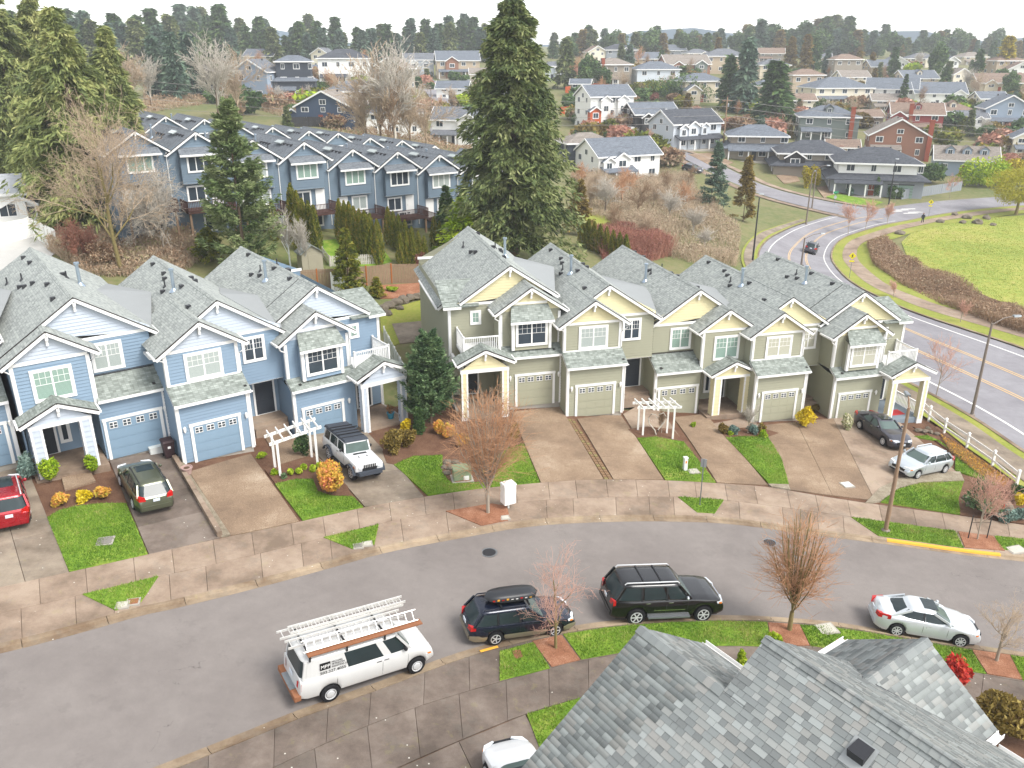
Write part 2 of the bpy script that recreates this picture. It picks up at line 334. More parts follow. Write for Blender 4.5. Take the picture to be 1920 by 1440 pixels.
# unit: terrace, X0, oy, base (relative), type, mirrored
UNITS = [('b', -14.6, 3.6, 1.0, 'A', 0), ('b', -7.1, 2.3, .4, 'A', 0), ('b', 0, 0, 0, 'B', 0), ('b', 7.1, 1.2, -1.2, 'C', 0),
         ('o', -7.3, 1.4, .62, 'C', 1), ('o', 0, 0, 0, 'B', 0), ('o', 7.1, 1.6, -1.6, 'A', 1), ('o', 13.9, -.4, -1.75, 'B', 0), ('o', 20.5, -.2, -2.6, 'C', 0)]
CP = []
for t_, x0, oy, bz, ty, mi in UNITS:
    O, yw = (BO, BYAW) if t_ == 'b' else (OO, OYAW)
    for X in (1.5, 5.5): CP.append(loc_(O, yw, x0 + X, oy, bz - .02))
    CP.append(loc_(O, yw, x0 + 3.5, oy + 12, bz + .2))
CP += [(-40, 20, 4.6), (-40, 34, 4.4), (-25, 22, 3.4), (-22, 30, 2.9), (-14, 32, 2.2), (-6, 34, 1.5), (0, 36, 1.0), (8, 38, .3), (18, 38, -.7), (30, 38, -1.7), (45, 36, -2.8), (0, 16, 1.3), (15, 18, .4), (30, 18, -1), (-20, 8, 3.4), (20, 0, .4), (-60, 60, 5.5), (-10, 79, 3.2), (4, 80, 2.6)]
for u, v, d in [(1519, 477, 127), (1729, 418, 150), (1640, 372, 165), (1742, 400, 150), (1560, 400, 148), (1190, 335, 178), (1140, 246, 217), (1380, 300, 190), (1250, 290, 185), (1100, 310, 180), (622, 448, 89), (860, 450, 96), (400, 440, 84),
                (475, 186, 235), (690, 285, 165), (610, 236, 182), (740, 250, 185), (820, 170, 290), (870, 270, 190), (640, 160, 250), (330, 130, 330), (960, 112, 400), (1155, 160, 282), (1300, 138, 335), (1600, 138, 345), (1350, 190, 262), (1550, 262, 215), (1680, 296, 200), (1720, 250, 228), (1870, 240, 232), (1575, 195, 285), (1880, 140, 330), (150, 180, 220), (1800, 330, 185), (1800, 96.5, 600), (900, 96, 600), (200, 96, 600),
                (1230, 400, 128), (1100, 420, 118), (1400, 420, 128), (1000, 320, 160)]:
    CP.append(at_depth(u, v, d))
for u, v, z in [(1900, 640, -2.9), (1822, 778, -2.4), (1690, 590, -2.9), (1850, 470, -3.6), (1600, 500, -4.0), (1910, 820, -2.6), (1750, 740, -2.2)]:
    r = ray(u, v); CP.append(np.array([0, 0, CAMZ]) + r * ((CAMZ - z) / -r[2]))
for x, y, z in [(-500, 300, 22), (500, 300, 6), (-700, 900, 30), (0, 900, 26), (700, 900, 22), (-300, 60, 12), (300, 60, -4), (-1500, 2500, 30), (1500, 2500, 20), (-200, -100, 8), (200, -100, 0)]: CP.append((x, y, z))
CP = np.array([tuple(p) for p in CP], float)
_phi = lambda r2: np.sqrt(r2 + 30.)
_n = len(CP); _A = np.zeros((_n + 3, _n + 3)); _d2 = ((CP[:, None, :2] - CP[None, :, :2]) ** 2).sum(-1)
_A[:_n, :_n] = _phi(_d2) - np.eye(_n) * 2.2; _A[:_n, _n] = 1; _A[:_n, _n + 1:] = CP[:, :2]; _A[_n, :_n] = 1; _A[_n + 1:, :_n] = CP[:, :2].T
_w = np.linalg.solve(_A, np.concatenate([CP[:, 2], np.zeros(3)]))
def TT(xy):
    xy = np.atleast_2d(xy)[:, :2]; d2 = ((xy[:, None, :] - CP[None, :, :2]) ** 2).sum(-1)
    return _phi(d2) @ _w[:_n] + _w[_n] + xy @ _w[_n + 1:]
def T(x, y): return float(TT(np.array([[x, y]]))[0])
def W(u, v, off=0.):                            # where the line of sight through a spot of the photograph meets the ground
    r = ray(u, v); t = np.linspace(14, 700, 1400) if v < 1000 else np.linspace(8, 90, 700)
    p = np.array([0, 0, CAMZ]) + t[:, None] * r; h = p[:, 2] - TT(p); i = np.argmax(h < 0)
    if h[i] >= 0: i = len(t) - 1
    a, b = t[i - 1], t[i]; k = h[i - 1] / max(h[i - 1] - h[i], 1e-9); q = np.array([0, 0, CAMZ]) + r * (a + (b - a) * k)
    return Vector((q[0], q[1], T(q[0], q[1]) + off))
def WL(pts, off=0.): return [W(u, v, off) for u, v in pts]
def DIST(p): return float((np.array(p) - np.array([0, 0, CAMZ])) @ np.array([0, cP, -sP]))
# ------------------------------------------------------------------ ground, street, pavements
def struct(o): o['kind'] = 'structure'; return o
def near_w(x, y):                               # the base sheet dips below the paved street front
    a = np.clip((58 - y + .25 * (x - 4)) / 3, 0, 1) * np.clip((34 + .35 * (y - 40) - x) / 3, 0, 1); return a
def graded(lo, a, b, hi, st, g=1.18):
    mid = list(np.arange(a, b + st, st)); left = []; s_ = st; x = a
    while x > lo: s_ *= g; x -= s_; left.append(x)
    right = []; s_ = st; x = b
    while x < hi: s_ *= g; x += s_; right.append(x)
    return np.array(left[::-1] + mid + right)
gx, gy = graded(-2600, -60, 70, 2600, 2.0), graded(-120, 4, 132, 4200, 2.0)
GX, GY = np.meshgrid(gx, gy); XY = np.stack([GX.ravel(), GY.ravel()], 1)
gz = np.concatenate([TT(c) for c in np.array_split(XY, 12)]) - .3 * near_w(XY[:, 0], XY[:, 1]) - .02
nx, ny = len(gx), len(gy); i_ = (np.arange(ny - 1)[:, None] * nx + np.arange(nx - 1)[None]).ravel()
struct(obj('ground', mesh_np('ground', np.column_stack([XY, gz]), np.stack([i_, i_ + 1, i_ + nx + 1, i_ + nx], 1), 'hill', True)))
def drape(name, pts, off, mat, parent=None, step=1.2, skirt=.12, world=False):
    P = [Vector(p) for p in pts] if world else WL(pts)
    bm = bmesh.new(); f = bm.faces.new([bm.verts.new((p.x, p.y, 0)) for p in P]); f.normal_update()
    if f.normal.z < 0: f.normal_flip()
    bmesh.ops.triangulate(bm, faces=bm.faces)
    for ax in (0, 1):
        c = [p[ax] for p in P]; lo, hi = min(c), max(c); k = math.floor(lo / step) + 1
        while k * step < hi:
            co = [0, 0, 0]; no = [0, 0, 0]; co[ax] = k * step; no[ax] = 1
            bmesh.ops.bisect_plane(bm, geom=bm.verts[:] + bm.edges[:] + bm.faces[:], plane_co=co, plane_no=no); k += 1
    z = TT(np.array([v.co[:2] for v in bm.verts]))
    for v, h in zip(bm.verts, z): v.co.z = h + off
    be = [e for e in bm.edges if len(e.link_faces) == 1]
    if skirt:
        r = bmesh.ops.extrude_edge_only(bm, edges=be)
        for v in [g for g in r['geom'] if isinstance(g, bmesh.types.BMVert)]: v.co.z -= skirt
    bmesh.ops.recalc_face_normals(bm, faces=bm.faces)
    me = bpy.data.meshes.new(name); bm.to_mesh(me); bm.free(); me.materials.append(MAT(mat))
    return obj(name, me, parent)
def resample(P, st=None, n=None):
    P = [Vector((p[0], p[1], 0)) for p in P]; L = [0]
    for a, b in zip(P, P[1:]): L.append(L[-1] + (b - a).length)
    n = n or max(2, int(L[-1] / st) + 1); out = []; j = 0
    for i in range(n):
        s_ = L[-1] * i / (n - 1)
        while j < len(L) - 2 and L[j + 1] < s_: j += 1
        k = (s_ - L[j]) / max(L[j + 1] - L[j], 1e-9); out.append(P[j].lerp(P[j + 1], k))
    return out
def smooth(P, it=2):
    for _ in range(it):
        Q = [P[0]]
        for a, b in zip(P, P[1:]): Q += [a.lerp(b, .25), a.lerp(b, .75)]
        P = Q + [P[-1]]
    return P
def loft2(name, A, B, off, mat, na, nb, parent=None, offB=None):
    A, B = resample(A, n=na), resample(B, n=na); V_ = []
    for a, b in zip(A, B):
        for j in range(nb): V_.append(a.lerp(b, j / (nb - 1)))
    xy = np.array([(p.x, p.y) for p in V_]); z = TT(xy) + off
    i0 = (np.arange(na - 1)[:, None] * nb + np.arange(nb - 1)[None]).ravel()
    me = mesh_np(name, np.column_stack([xy, z]), np.stack([i0, i0 + 1, i0 + nb + 1, i0 + nb], 1), mat, True)
    o = obj(name, me, parent); return o
K_N = [(-330, 1268), (-160, 1240), (0, 1207), (70, 1190), (175, 1162), (262, 1137), (307, 1129), (480, 1087), (635, 1045), (702, 1026), (780, 1010), (865, 995), (902, 988), (960, 978), (1035, 970), (1165, 965), (1287, 966), (1365, 970), (1440, 980), (1530, 993), (1600, 1001), (1645, 1007), (1682, 1012), (1810, 1030), (1887, 1038), (1960, 1046), (2120, 1068)]
M_N = [(-330, 1212), (-160, 1184), (0, 1149), (56, 1137), (155, 1114), (222, 1098), (300, 1080), (375, 1064), (480, 1039), (607, 1008), (710, 982), (767, 969), (835, 960), (900, 950), (1030, 936), (1132, 932), (1270, 931), (1357, 937), (1440, 947), (1592, 968), (1790, 996), (1862, 1004), (1960, 1015), (2120, 1038)]
S_N = [(-330, 1160), (-160, 1132), (0, 1101), (62, 1087), (130, 1072), (277, 1039), (410, 1009), (480, 996), (565, 977), (680, 951), (747, 939), (795, 931), (880, 918), (960, 909), (1012, 905), (1075, 900), (1150, 898), (1247, 900), (1342, 905), (1440, 912), (1482, 920), (1580, 936), (1655, 947), (1800, 966), (1920, 984), (2120, 1014)]
K_S = [(0, 1570), (200, 1492), (380, 1420), (450, 1392), (500, 1372), (545, 1352), (640, 1318), (740, 1282), (830, 1247), (892, 1226), (1000, 1198), (1075, 1184), (1140, 1174), (1250, 1165), (1350, 1162), (1440, 1164), (1560, 1173), (1630, 1184), (1720, 1200), (1825, 1217), (1920, 1231), (2120, 1262)]
kn, ks = smooth(WL(K_N), 1), smooth(WL(K_S), 1)
def offset_line(P, d):
    out = []
    for i, p in enumerate(P):
        t = (P[min(i + 1, len(P) - 1)] - P[max(i - 1, 0)]); t.z = 0; t.normalize(); out.append(p + Vector((t.y, -t.x, 0)) * d)
    return out
kn2 = resample(kn, n=90); ks2 = resample(ks, n=80)
gn_, gs_ = offset_line(kn2, .5), offset_line(ks2, -.5)
# the street runs between the two gutters; it goes on to the lower left, past the near kerb's end
sA = resample(offset_line(kn2, .42), n=110)
sB = resample([W(-330, 1700)] + offset_line(ks2, -.42), n=110)
struct(loft2('street', sA, sB, -.105, 'street', 110, 14))
def kerb_run(root, line, side, raised, n):
    P = resample(line, st=.75); L = 4
    for a in range(0, len(P) - 1, L):
        seg = P[a:a + L + 1]
        if len(seg) < 2: continue
        rows = []
        for i, p in enumerate(seg):
            j = a + i; t = P[min(j + 1, len(P) - 1)] - P[max(j - 1, 0)]; t.normalize(); nn = Vector((t.y, -t.x, 0)) * side
            if i == 0: p = p + t * .012
            if i == len(seg) - 1: p = p - t * .012
            up = raised(p); lip = -.012 if up else -.06; row = []
            for d, z in ((0, -.22), (0, .012), (.13, .012 if up else -.02), (.16, lip), (.2, -.112 if up else -.088), (.5, -.098), (.5, -.22)):
                q = p + nn * d; row.append((q.x, q.y, T(q.x, q.y) + z))
            rows.append(row)
        mb = MB(); mb.loft(rows); k = len(rows[0]); mb.f += [tuple(range(k)), tuple(range(len(mb.v) - k, len(mb.v)))[::-1]]
        mb.build('kerb_section', 'kerb', root)
tri_n = [W(u, v) for u, v in ((255, 1140), (690, 1028), (930, 984), (1325, 968), (1720, 1018), (1800, 1029), (1880, 1038))]
rt = struct(empty('kerb')); kerb_run(rt, kn, 1, lambda p: any((p.xy - q.xy).length < 2.6 for q in tri_n), 0)
rt = struct(empty('kerb')); kerb_run(rt, ks, -1, lambda p: p.x > 2, 0)
def slab_band(root, A, B, lens, mat, name='slab'):
    na = 400; A, B = resample(A, n=na), resample(B, n=na); L = [0]
    for a, b in zip(A, A[1:]): L.append(L[-1] + (b - a).length)
    def at_(P, s_): i = min(int(np.searchsorted(L, s_, 'right')) - 1, na - 2); return P[i].lerp(P[i + 1], (s_ - L[i]) / (L[i + 1] - L[i]))
    s_ = 0; k = 0
    while s_ < L[-1] - .4:
        e = min(s_ + lens[k % len(lens)], L[-1]); ss = (s_ + .006, (s_ + e) / 2, e - .006)
        ring = [at_(A, t).lerp(at_(B, t), .006) for t in ss] + [at_(A, t).lerp(at_(B, t), .994) for t in ss[::-1]]
        slab(root, ring, mat, name); s_ = e; k += 1
def slab(root, ring, mat, name='slab', off=0., th=.14):
    off += random.uniform(-.004, .004); top = [Vector((p.x, p.y, T(p.x, p.y) + off)) for p in ring]; n = len(ring)
    cx = sum((p for p in top), Vector()) / n; ins = [p + (cx - p).normalized() * .012 - Vector((0, 0, .0)) for p in top]; rim = [p - Vector((0, 0, .012)) for p in top]; low = [p - Vector((0, 0, th)) for p in top]
    mb = MB(); mb.add(ins + rim + low, [tuple(range(n))] + [(i + n, (i + 1) % n + n, (i + 1) % n, i) for i in range(n)] + [(i + 2 * n, (i + 1) % n + 2 * n, (i + 1) % n + n, i + n) for i in range(n)])
    return mb.build(name, mat, root)
mn, sn = smooth(WL(M_N), 1), smooth(WL(S_N), 1)
sw = struct(empty('sidewalk')); slab_band(sw, kn, mn, [2.2, 1.5, 2.4, 1.9, 1.4], 'concrete_tan'); slab_band(sw, mn, sn, [1.75, 1.9, 1.6, 1.8], 'concrete_tan')
def grid_slabs(root, q, nu, nv, mat, world=False, off=0.):   # q: four corners, cut into nu x nv slabs
    a, b, c, d = q if world else WL(q)
    for i in range(nu):
        for j in range(nv):
            g = lambda s_, t_: a.lerp(b, s_).lerp(d.lerp(c, s_), t_)
            w_ = (b - a).length / nu; h = (d - a).length / nv; e, k = .009 / max(w_, .1), .009 / max(h, .1)
            x0, x1, y0, y1 = (i + e) / nu, (i + 1 - e) / nu, (j + k) / nv, (j + 1 - k) / nv
            slab(root, [g(x0, y0), g((x0 + x1) / 2, y0), g(x1, y0), g(x1, y1), g((x0 + x1) / 2, y1), g(x0, y1)], mat, 'slab', off)
def driveway(q, nu, nv, mat, label=None):
    r = struct(empty('driveway')); grid_slabs(r, q, nu, nv, mat); return r
# driveways: corners back-left, back-right, front-right, front-left
driveway([(-75, 905), (50, 872), (130, 1072), (-40, 1110)], 2, 3, 'concrete_grey')
driveway([(205, 864), (320, 836), (412, 1008), (279, 1039)], 1, 4, 'concrete_wet')
driveway([(354, 884), (470, 850), (561, 977), (432, 1004)], 1, 3, 'aggregate')
driveway([(484, 800), (545, 812), (640, 895), (548, 910)], 1, 2, 'aggregate')
driveway([(560, 815), (680, 800), (795, 931), (684, 950)], 1, 3, 'concrete_grey')
driveway([(958, 772), (1050, 762), (1132, 898), (1014, 905)], 1, 4, 'aggregate')
driveway([(1082, 785), (1162, 775), (1245, 899), (1150, 898)], 1, 3, 'aggregate')
driveway([(1168, 776), (1222, 745), (1280, 826), (1196, 822)], 1, 1, 'concrete_tan')
driveway([(1262, 782), (1322, 775), (1440, 909), (1344, 904)], 1, 4, 'aggregate')
driveway([(1330, 795), (1402, 780), (1440, 812), (1358, 818)], 1, 1, 'concrete_tan')
driveway([(1420, 798), (1562, 784), (1640, 938), (1482, 918)], 2, 3, 'aggregate')
driveway([(1562, 784), (1665, 772), (1795, 885), (1640, 938)], 1, 3, 'concrete_tan')
driveway([(1110, 872), (1150, 898), (1134, 898), (1132, 897)], 1, 1, 'soil') if 0 else None
gl = struct(empty('paving_strip'))
_a, _b, _c, _d = WL([(1064, 785), (1076, 785), (1150, 899), (1134, 899)])
for i in range(26):                             # mossy brick strip between two driveways
    for j in range(2):
        g = lambda s_, t_: _a.lerp(_b, s_).lerp(_d.lerp(_c, s_), t_)
        slab(gl, [g(j / 2 + .03, i / 26 + .004), g(j / 2 + .47, i / 26 + .004), g(j / 2 + .47, (i + 1) / 26 - .004), g(j / 2 + .03, (i + 1) / 26 - .004)], 'paver' if (i * 7 + j * 3) % 5 else 'trunk_moss', 'paving_brick', -.01)
# bare earth under everything on both sides of the street
struct(drape('yard_soil', [(-200, 1000), (60, 860), (350, 800), (480, 770), (680, 770), (860, 740), (1060, 770), (1250, 770), (1430, 770), (1600, 760), (1740, 750), (1960, 905), (1960, 985), (1655, 945), (1480, 918), (1247, 899), (1012, 904), (747, 938), (410, 1008), (0, 1100), (-200, 1138)], -.07, 'mulch', None, 1.2, .1))
south = [Vector((p.x, p.y, 0)) for p in ks2[:]] + [Vector((45, 22, 0)), Vector((40, 5, 0)), Vector((-8, 4, 0)), Vector((-14, 10, 0))]
struct(drape('yard_soil', south, -.06, 'mulch', None, 1.6, .1, True))
# south pavement slabs
sks = resample(ks, n=60); sw2 = struct(empty('sidewalk'))
m2 = smooth(WL([(0, 1690), (200, 1590), (380, 1500), (450, 1470), (560, 1415), (700, 1355), (800, 1318), (937, 1278), (1033, 1252), (1088, 1239), (1158, 1226), (1250, 1214), (1370, 1212), (1520, 1212), (1700, 1240), (1850, 1266), (1960, 1285), (2120, 1312)]), 1)
b2 = smooth(WL([(0, 1840), (220, 1720), (420, 1600), (560, 1530), (720, 1450), (860, 1388), (985, 1337), (1095, 1306), (1180, 1287), (1290, 1270), (1400, 1262), (1520, 1262), (1690, 1292), (1850, 1325), (1960, 1348), (2120, 1382)]), 1)
slab_band(sw2, ks, m2, [2.3, 2.0, 1.7], 'concrete_wet'); slab_band(sw2, m2, b2, [1.9, 1.8, 2.0], 'concrete_wet')
for q in ([(560, 1532), (720, 1452), (810, 1690), (600, 1830)], [(720, 1452), (860, 1390), (980, 1640), (810, 1690)], [(860, 1390), (985, 1339), (1130, 1600), (980, 1640)]): driveway(q, 1, 2, 'concrete_wet')
# lawns and beds, each a low sheet of its own
LAWNS = [[(89, 971), (112, 957), (150, 949), (200, 944), (237, 945), (277, 1039), (130, 1072)], [(155, 1115), (228, 1098), (297, 1081), (265, 1129), (217, 1145)],
         [(516, 908), (555, 899), (587, 899), (596, 922), (620, 930), (662, 932), (681, 951), (567, 975)], [(607, 1008), (710, 984), (702, 1021), (662, 1030)],
         [(739, 872), (775, 856), (830, 854), (829, 888), (847, 907), (900, 905), (925, 908), (918, 914), (802, 928)], [(905, 885), (940, 845), (982, 833), (1012, 905), (960, 910), (922, 913), (925, 905)],
         [(1195, 822), (1230, 820), (1282, 829), (1342, 905), (1247, 899)], [(1271, 932), (1357, 938), (1340, 963), (1307, 961)], [(1361, 821), (1392, 819), (1440, 820), (1465, 860), (1479, 908), (1441, 906)],
         [(1652, 941), (1685, 917), (1727, 906), (1807, 903), (1797, 935), (1800, 964)], [(1596, 970), (1790, 996), (1807, 1028), (1647, 1005)], [(1865, 1005), (1960, 1016), (1960, 1040), (1876, 1030)],
         [(1714, 819), (1740, 817), (1800, 855), (1865, 900), (1872, 912), (1830, 895), (1790, 882), (1792, 855), (1762, 827)],
         [(937, 1222), (1000, 1205), (1031, 1253), (937, 1277)], [(1056, 1190), (1140, 1177), (1250, 1168), (1350, 1165), (1438, 1167), (1446, 1212), (1370, 1211), (1250, 1213), (1158, 1225), (1090, 1237)],
         [(1500, 1172), (1560, 1177), (1630, 1187), (1720, 1203), (1820, 1219), (1849, 1264), (1700, 1239), (1520, 1211)], [(1895, 1229), (1960, 1240), (1960, 1283), (1918, 1276)],
         [(988, 1340), (1096, 1307), (1200, 1286), (1300, 1270), (1290, 1420), (1060, 1520), (1030, 1450)]]
for i, p in enumerate(LAWNS): struct(drape('lawn', p, .035, 'lawn'))
# backyard lawns
struct(drape('lawn', [(600, 452), (650, 446), (720, 470), (735, 490), (700, 500), (615, 497)], .03, 'lawn')); struct(drape('lawn', [(712, 585), (800, 560), (800, 615), (760, 640), (735, 650), (715, 620)], .03, 'verge'))
struct(drape('mulch_bed', [(712, 560), (715, 535), (800, 530), (800, 560), (770, 560)], .05, 'barkdust')); struct(drape('patio', [(735, 608), (800, 602), (800, 640), (750, 645)], .06, 'concrete_grey'))
struct(drape('lawn', [(1072, 405), (1110, 398), (1148, 412), (1142, 428), (1100, 420)], .15, 'verge', None, 3, 0))
for p in ([(836, 959), (922, 945), (950, 950), (957, 975), (902, 986)], [(998, 1203), (1053, 1192), (1088, 1238), (1034, 1251)], [(1440, 1168), (1499, 1172), (1518, 1211), (1447, 1211)], [(1822, 1219), (1893, 1229), (1917, 1275), (1851, 1264)], [(1797, 997), (1862, 1006), (1884, 1033), (1809, 1027)], [(960, 1222), (975, 1219), (981, 1233), (966, 1237)]): struct(drape('mulch_bed', p, .045, 'barkdust', None, .6))
for p in ([(60, 900), (115, 893), (122, 922), (180, 905), (225, 908), (237, 944), (200, 943), (150, 948), (112, 956), (89, 970)], [(496, 880), (587, 853), (604, 866), (652, 912), (658, 930), (620, 929), (596, 921), (587, 898), (555, 898), (516, 907)],
          [(725, 868), (717, 846), (730, 825), (745, 805), (770, 760), (850, 770), (955, 775), (958, 830), (940, 844), (905, 884), (880, 903), (847, 906), (829, 887), (830, 853), (775, 855), (739, 871)], [(1178, 805), (1215, 800), (1262, 805), (1282, 828), (1230, 819), (1195, 821)],
          [(1345, 805), (1420, 800), (1460, 812), (1440, 819), (1392, 818), (1361, 820)], [(1712, 800), (1760, 800), (1935, 905), (1925, 945), (1870, 912), (1740, 816)], [(1800, 905), (1870, 912), (1960, 960), (1960, 988), (1800, 965), (1797, 935)]): struct(drape('mulch_bed', p, .015, 'mulch', None, .8))
for p in ([(1622, 944), (1650, 915), (1690, 897), (1740, 887), (1800, 885), (1808, 902), (1727, 905), (1685, 916), (1652, 940)], [(1440, 908), (1478, 909), (1482, 919), (1447, 913)], [(432, 1003), (415, 1006), (325, 860), (340, 855), (352, 883)]): struct(drape('gravel_bed', p, .05, 'gravel', None, .8))
struct(drape('porch_path', [(116, 898), (168, 882), (180, 905), (122, 922)], .12, 'aggregate', None, 1, .2))
# collector road to the right, its markings, verges and path
RL = [(2300, 1100), (2100, 960), (1965, 870), (1920, 842), (1860, 800), (1797, 763), (1740, 733), (1690, 707), (1640, 680), (1580, 645), (1530, 605), (1490, 565), (1452, 530), (1430, 505), (1424, 482), (1432, 460), (1460, 438), (1500, 421), (1580, 401), (1657, 390), (1740, 379), (1850, 371), (1940, 366), (2060, 362)]
RR = [(2800, 1060), (2400, 860), (2150, 748), (2060, 712), (1920, 659), (1800, 619), (1700, 585), (1650, 562), (1600, 537), (1572, 514), (1555, 490), (1556, 467), (1575, 447), (1615, 434), (1660, 421), (1715, 410), (1752, 404), (1840, 391), (1940, 384), (2060, 378)]
# match the two edges by the place on the curve, so the lanes do not shear
rl, rr = smooth(WL(RL), 2), smooth(WL(RR), 2)
rr2 = resample(rr, n=200); rl2 = []
_rl = resample(rl, n=900); _k = 0
for i, p in enumerate(rr2):
    t_ = rr2[min(i + 1, 199)] - rr2[max(i - 1, 0)]; t_.normalize(); best = min(range(_k, min(_k + 120, 900)), key=lambda j: abs((_rl[j] - p).dot(t_)) + .02 * (_rl[j] - p).length); _k = best; rl2.append(_rl[best])
_q = W(1600, 437); NX_ = min(range(200), key=lambda i: (rr2[i].xy - _q.xy).length); _q = W(1690, 416); NL_ = min(range(200), key=lambda i: (rr2[i].xy - _q.xy).length)
def road_band(name, f0, f1, off, mat, parent=None, i0=0, i1=200, nb=2):
    A = [a.lerp(b, f0) for a, b in zip(rr2, rl2)][i0:i1]; B = [a.lerp(b, f1) for a, b in zip(rr2, rl2)][i0:i1]
    return loft2(name, A, B, off, mat, len(A), nb, parent)
struct(road_band('road', -.02, 1.02, .05, 'collector', None, 0, 200, 8))
for f0, f1, m in ((.085, .098, 'paint_white'), (.902, .915, 'paint_white'), (.355, .364, 'line_yellow'), (.376, .385, 'line_yellow'), (.60, .609, 'line_yellow'), (.621, .63, 'line_yellow')):
    struct(road_band('road_line', f0, f1, .064, m, None, 0, NL_))
struct(road_band('kerb', -.045, -.02, .17, 'kerb')); struct(road_band('verge', -.22, -.045, .13, 'verge')); struct(road_band('footpath', -.47, -.22, .15, 'concrete_tan')); struct(road_band('verge', -.75, -.47, .1, 'verge'))
struct(road_band('kerb', 1.02, 1.04, .17, 'kerb', None, 0, NX_)); struct(road_band('verge', 1.04, 1.085, .13, 'verge', None, 0, NX_)); struct(road_band('footpath', 1.085, 1.215, .15, 'concrete_grey', None, 0, NX_)); struct(road_band('verge', 1.215, 1.25, .1, 'verge', None, 0, NX_))
side_l, side_r = smooth(WL([(1225, 283), (1290, 300), (1370, 340), (1440, 371), (1540, 396), (1600, 408)]), 1), smooth(WL([(1240, 276), (1320, 296), (1385, 325), (1440, 352), (1540, 377), (1640, 392)]), 1)
struct(loft2('road', side_l, side_r, .065, 'collector', 40, 5))
struct(loft2('footpath', offset_line(side_l, 2.2), offset_line(side_l, .6), .12, 'concrete_tan', 40, 2)); struct(loft2('footpath', offset_line(side_r, -.6), offset_line(side_r, -2.2), .12, 'concrete_tan', 40, 2))
struct(drape('driveway', [(1290, 290), (1330, 287), (1375, 305), (1345, 318)], .1, 'aggregate', None, 4)); struct(drape('driveway', [(1545, 372), (1580, 362), (1570, 345), (1530, 352)], .12, 'aggregate', None, 4)); struct(drape('driveway', [(1470, 345), (1500, 340), (1490, 325), (1455, 330)], .12, 'aggregate', None, 4))
struct(drape('lawn', [(1548, 370), (1570, 364), (1655, 380), (1640, 386), (1600, 384)], .14, 'lawn', None, 3)); struct(drape('driveway', [(1065, 250), (1100, 232), (1180, 245), (1150, 260), (1070, 262)], .1, 'aggregate', None, 5))
up_l, up_r = smooth(WL([(800, 262), (810, 230), (815, 200), (800, 175), (772, 150), (755, 142)]), 1), smooth(WL([(880, 262), (870, 225), (862, 195), (845, 165), (800, 145), (775, 138)]), 1)
struct(loft2('road', up_l, up_r, .12, 'collector', 30, 4))
for i, p in enumerate([(1678, 397), (1690, 394.5), (1703, 392.5), (1716, 398.5), (1707, 400.5)]):     # crossing bars
    a = W(*p); mb = MB(); mb.box(-1.4, 1.4, -.3, .3, 0, .006); o = struct(mb.build('crosswalk_bar', 'paint_white')); o.location = (a.x, a.y, a.z + .072); o.rotation_euler = (0, 0, rd(8))
struct(drape('meadow', [(1700, 480), (1690, 455), (1720, 428), (1790, 412), (1960, 402), (2100, 398), (2200, 620), (1960, 598), (1860, 560), (1760, 520)], .06, 'meadow', None, 4, 0))
struct(drape('paved_yard', [(-90, 428), (68, 432), (112, 468), (70, 505), (-90, 515)], .06, 'pale_paving', None, 3, 0))
mb = MB()
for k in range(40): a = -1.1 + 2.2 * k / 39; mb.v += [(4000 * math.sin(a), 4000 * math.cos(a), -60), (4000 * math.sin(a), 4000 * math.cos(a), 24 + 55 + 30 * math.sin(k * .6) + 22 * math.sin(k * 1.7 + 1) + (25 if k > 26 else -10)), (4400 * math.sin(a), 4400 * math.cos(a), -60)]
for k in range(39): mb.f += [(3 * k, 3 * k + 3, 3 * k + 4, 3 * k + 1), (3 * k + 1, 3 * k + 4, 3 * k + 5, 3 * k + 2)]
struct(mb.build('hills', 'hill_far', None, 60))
# ------------------------------------------------------------------ near houses
UZ = Vector((0, 0, 1))
def clip(poly, ax, lo, hi):
    for sgn, lim in ((1, lo), (-1, -hi)):
        out = []
        for i in range(len(poly)):
            a, b = poly[i], poly[(i + 1) % len(poly)]; da, db = sgn * a[ax] - lim, sgn * b[ax] - lim
            if da >= 0: out.append(a)
            if (da >= 0) != (db >= 0): k = da / (da - db); out.append((a[0] + (b[0] - a[0]) * k, a[1] + (b[1] - a[1]) * k))
        poly = out
        if len(poly) < 3: return []
    return poly
def lap(mb, o, ex, out, poly, course=.19, proud=.042):
    """overlapping boards across a convex wall panel given in (s, z)"""
    o, ex, out = Vector(o), Vector(ex), Vector(out); z0, z1 = min(p[1] for p in poly), max(p[1] for p in poly)
    z = z0
    while z < z1 - .005:
        h = min(z + course, z1); c = clip(poly, 1, z, h)
        if c:
            P = [o + ex * s_ + UZ * zz + out * (proud * (1 - (zz - z) / course)) for s_, zz in c]; mb.poly(P)
            bt = sorted([q for q in c if abs(q[1] - z) < 1e-4])
            if len(bt) >= 2:
                a, b = bt[0], bt[-1]; A, B = o + ex * a[0] + UZ * z, o + ex * b[0] + UZ * z; mb.poly([A, B, B + out * proud, A + out * proud])
        z = h
class Solo:
    """each box or bar handed to it becomes a part of its own"""
    def __init__(s, name, mat, par): s.a = (name, mat, par); s.v = []
    def box(s, *q): m = MB(); m.box(*q); m.build(*s.a)
    def bar(s, *q): m = MB(); m.bar(*q); m.build(*s.a)
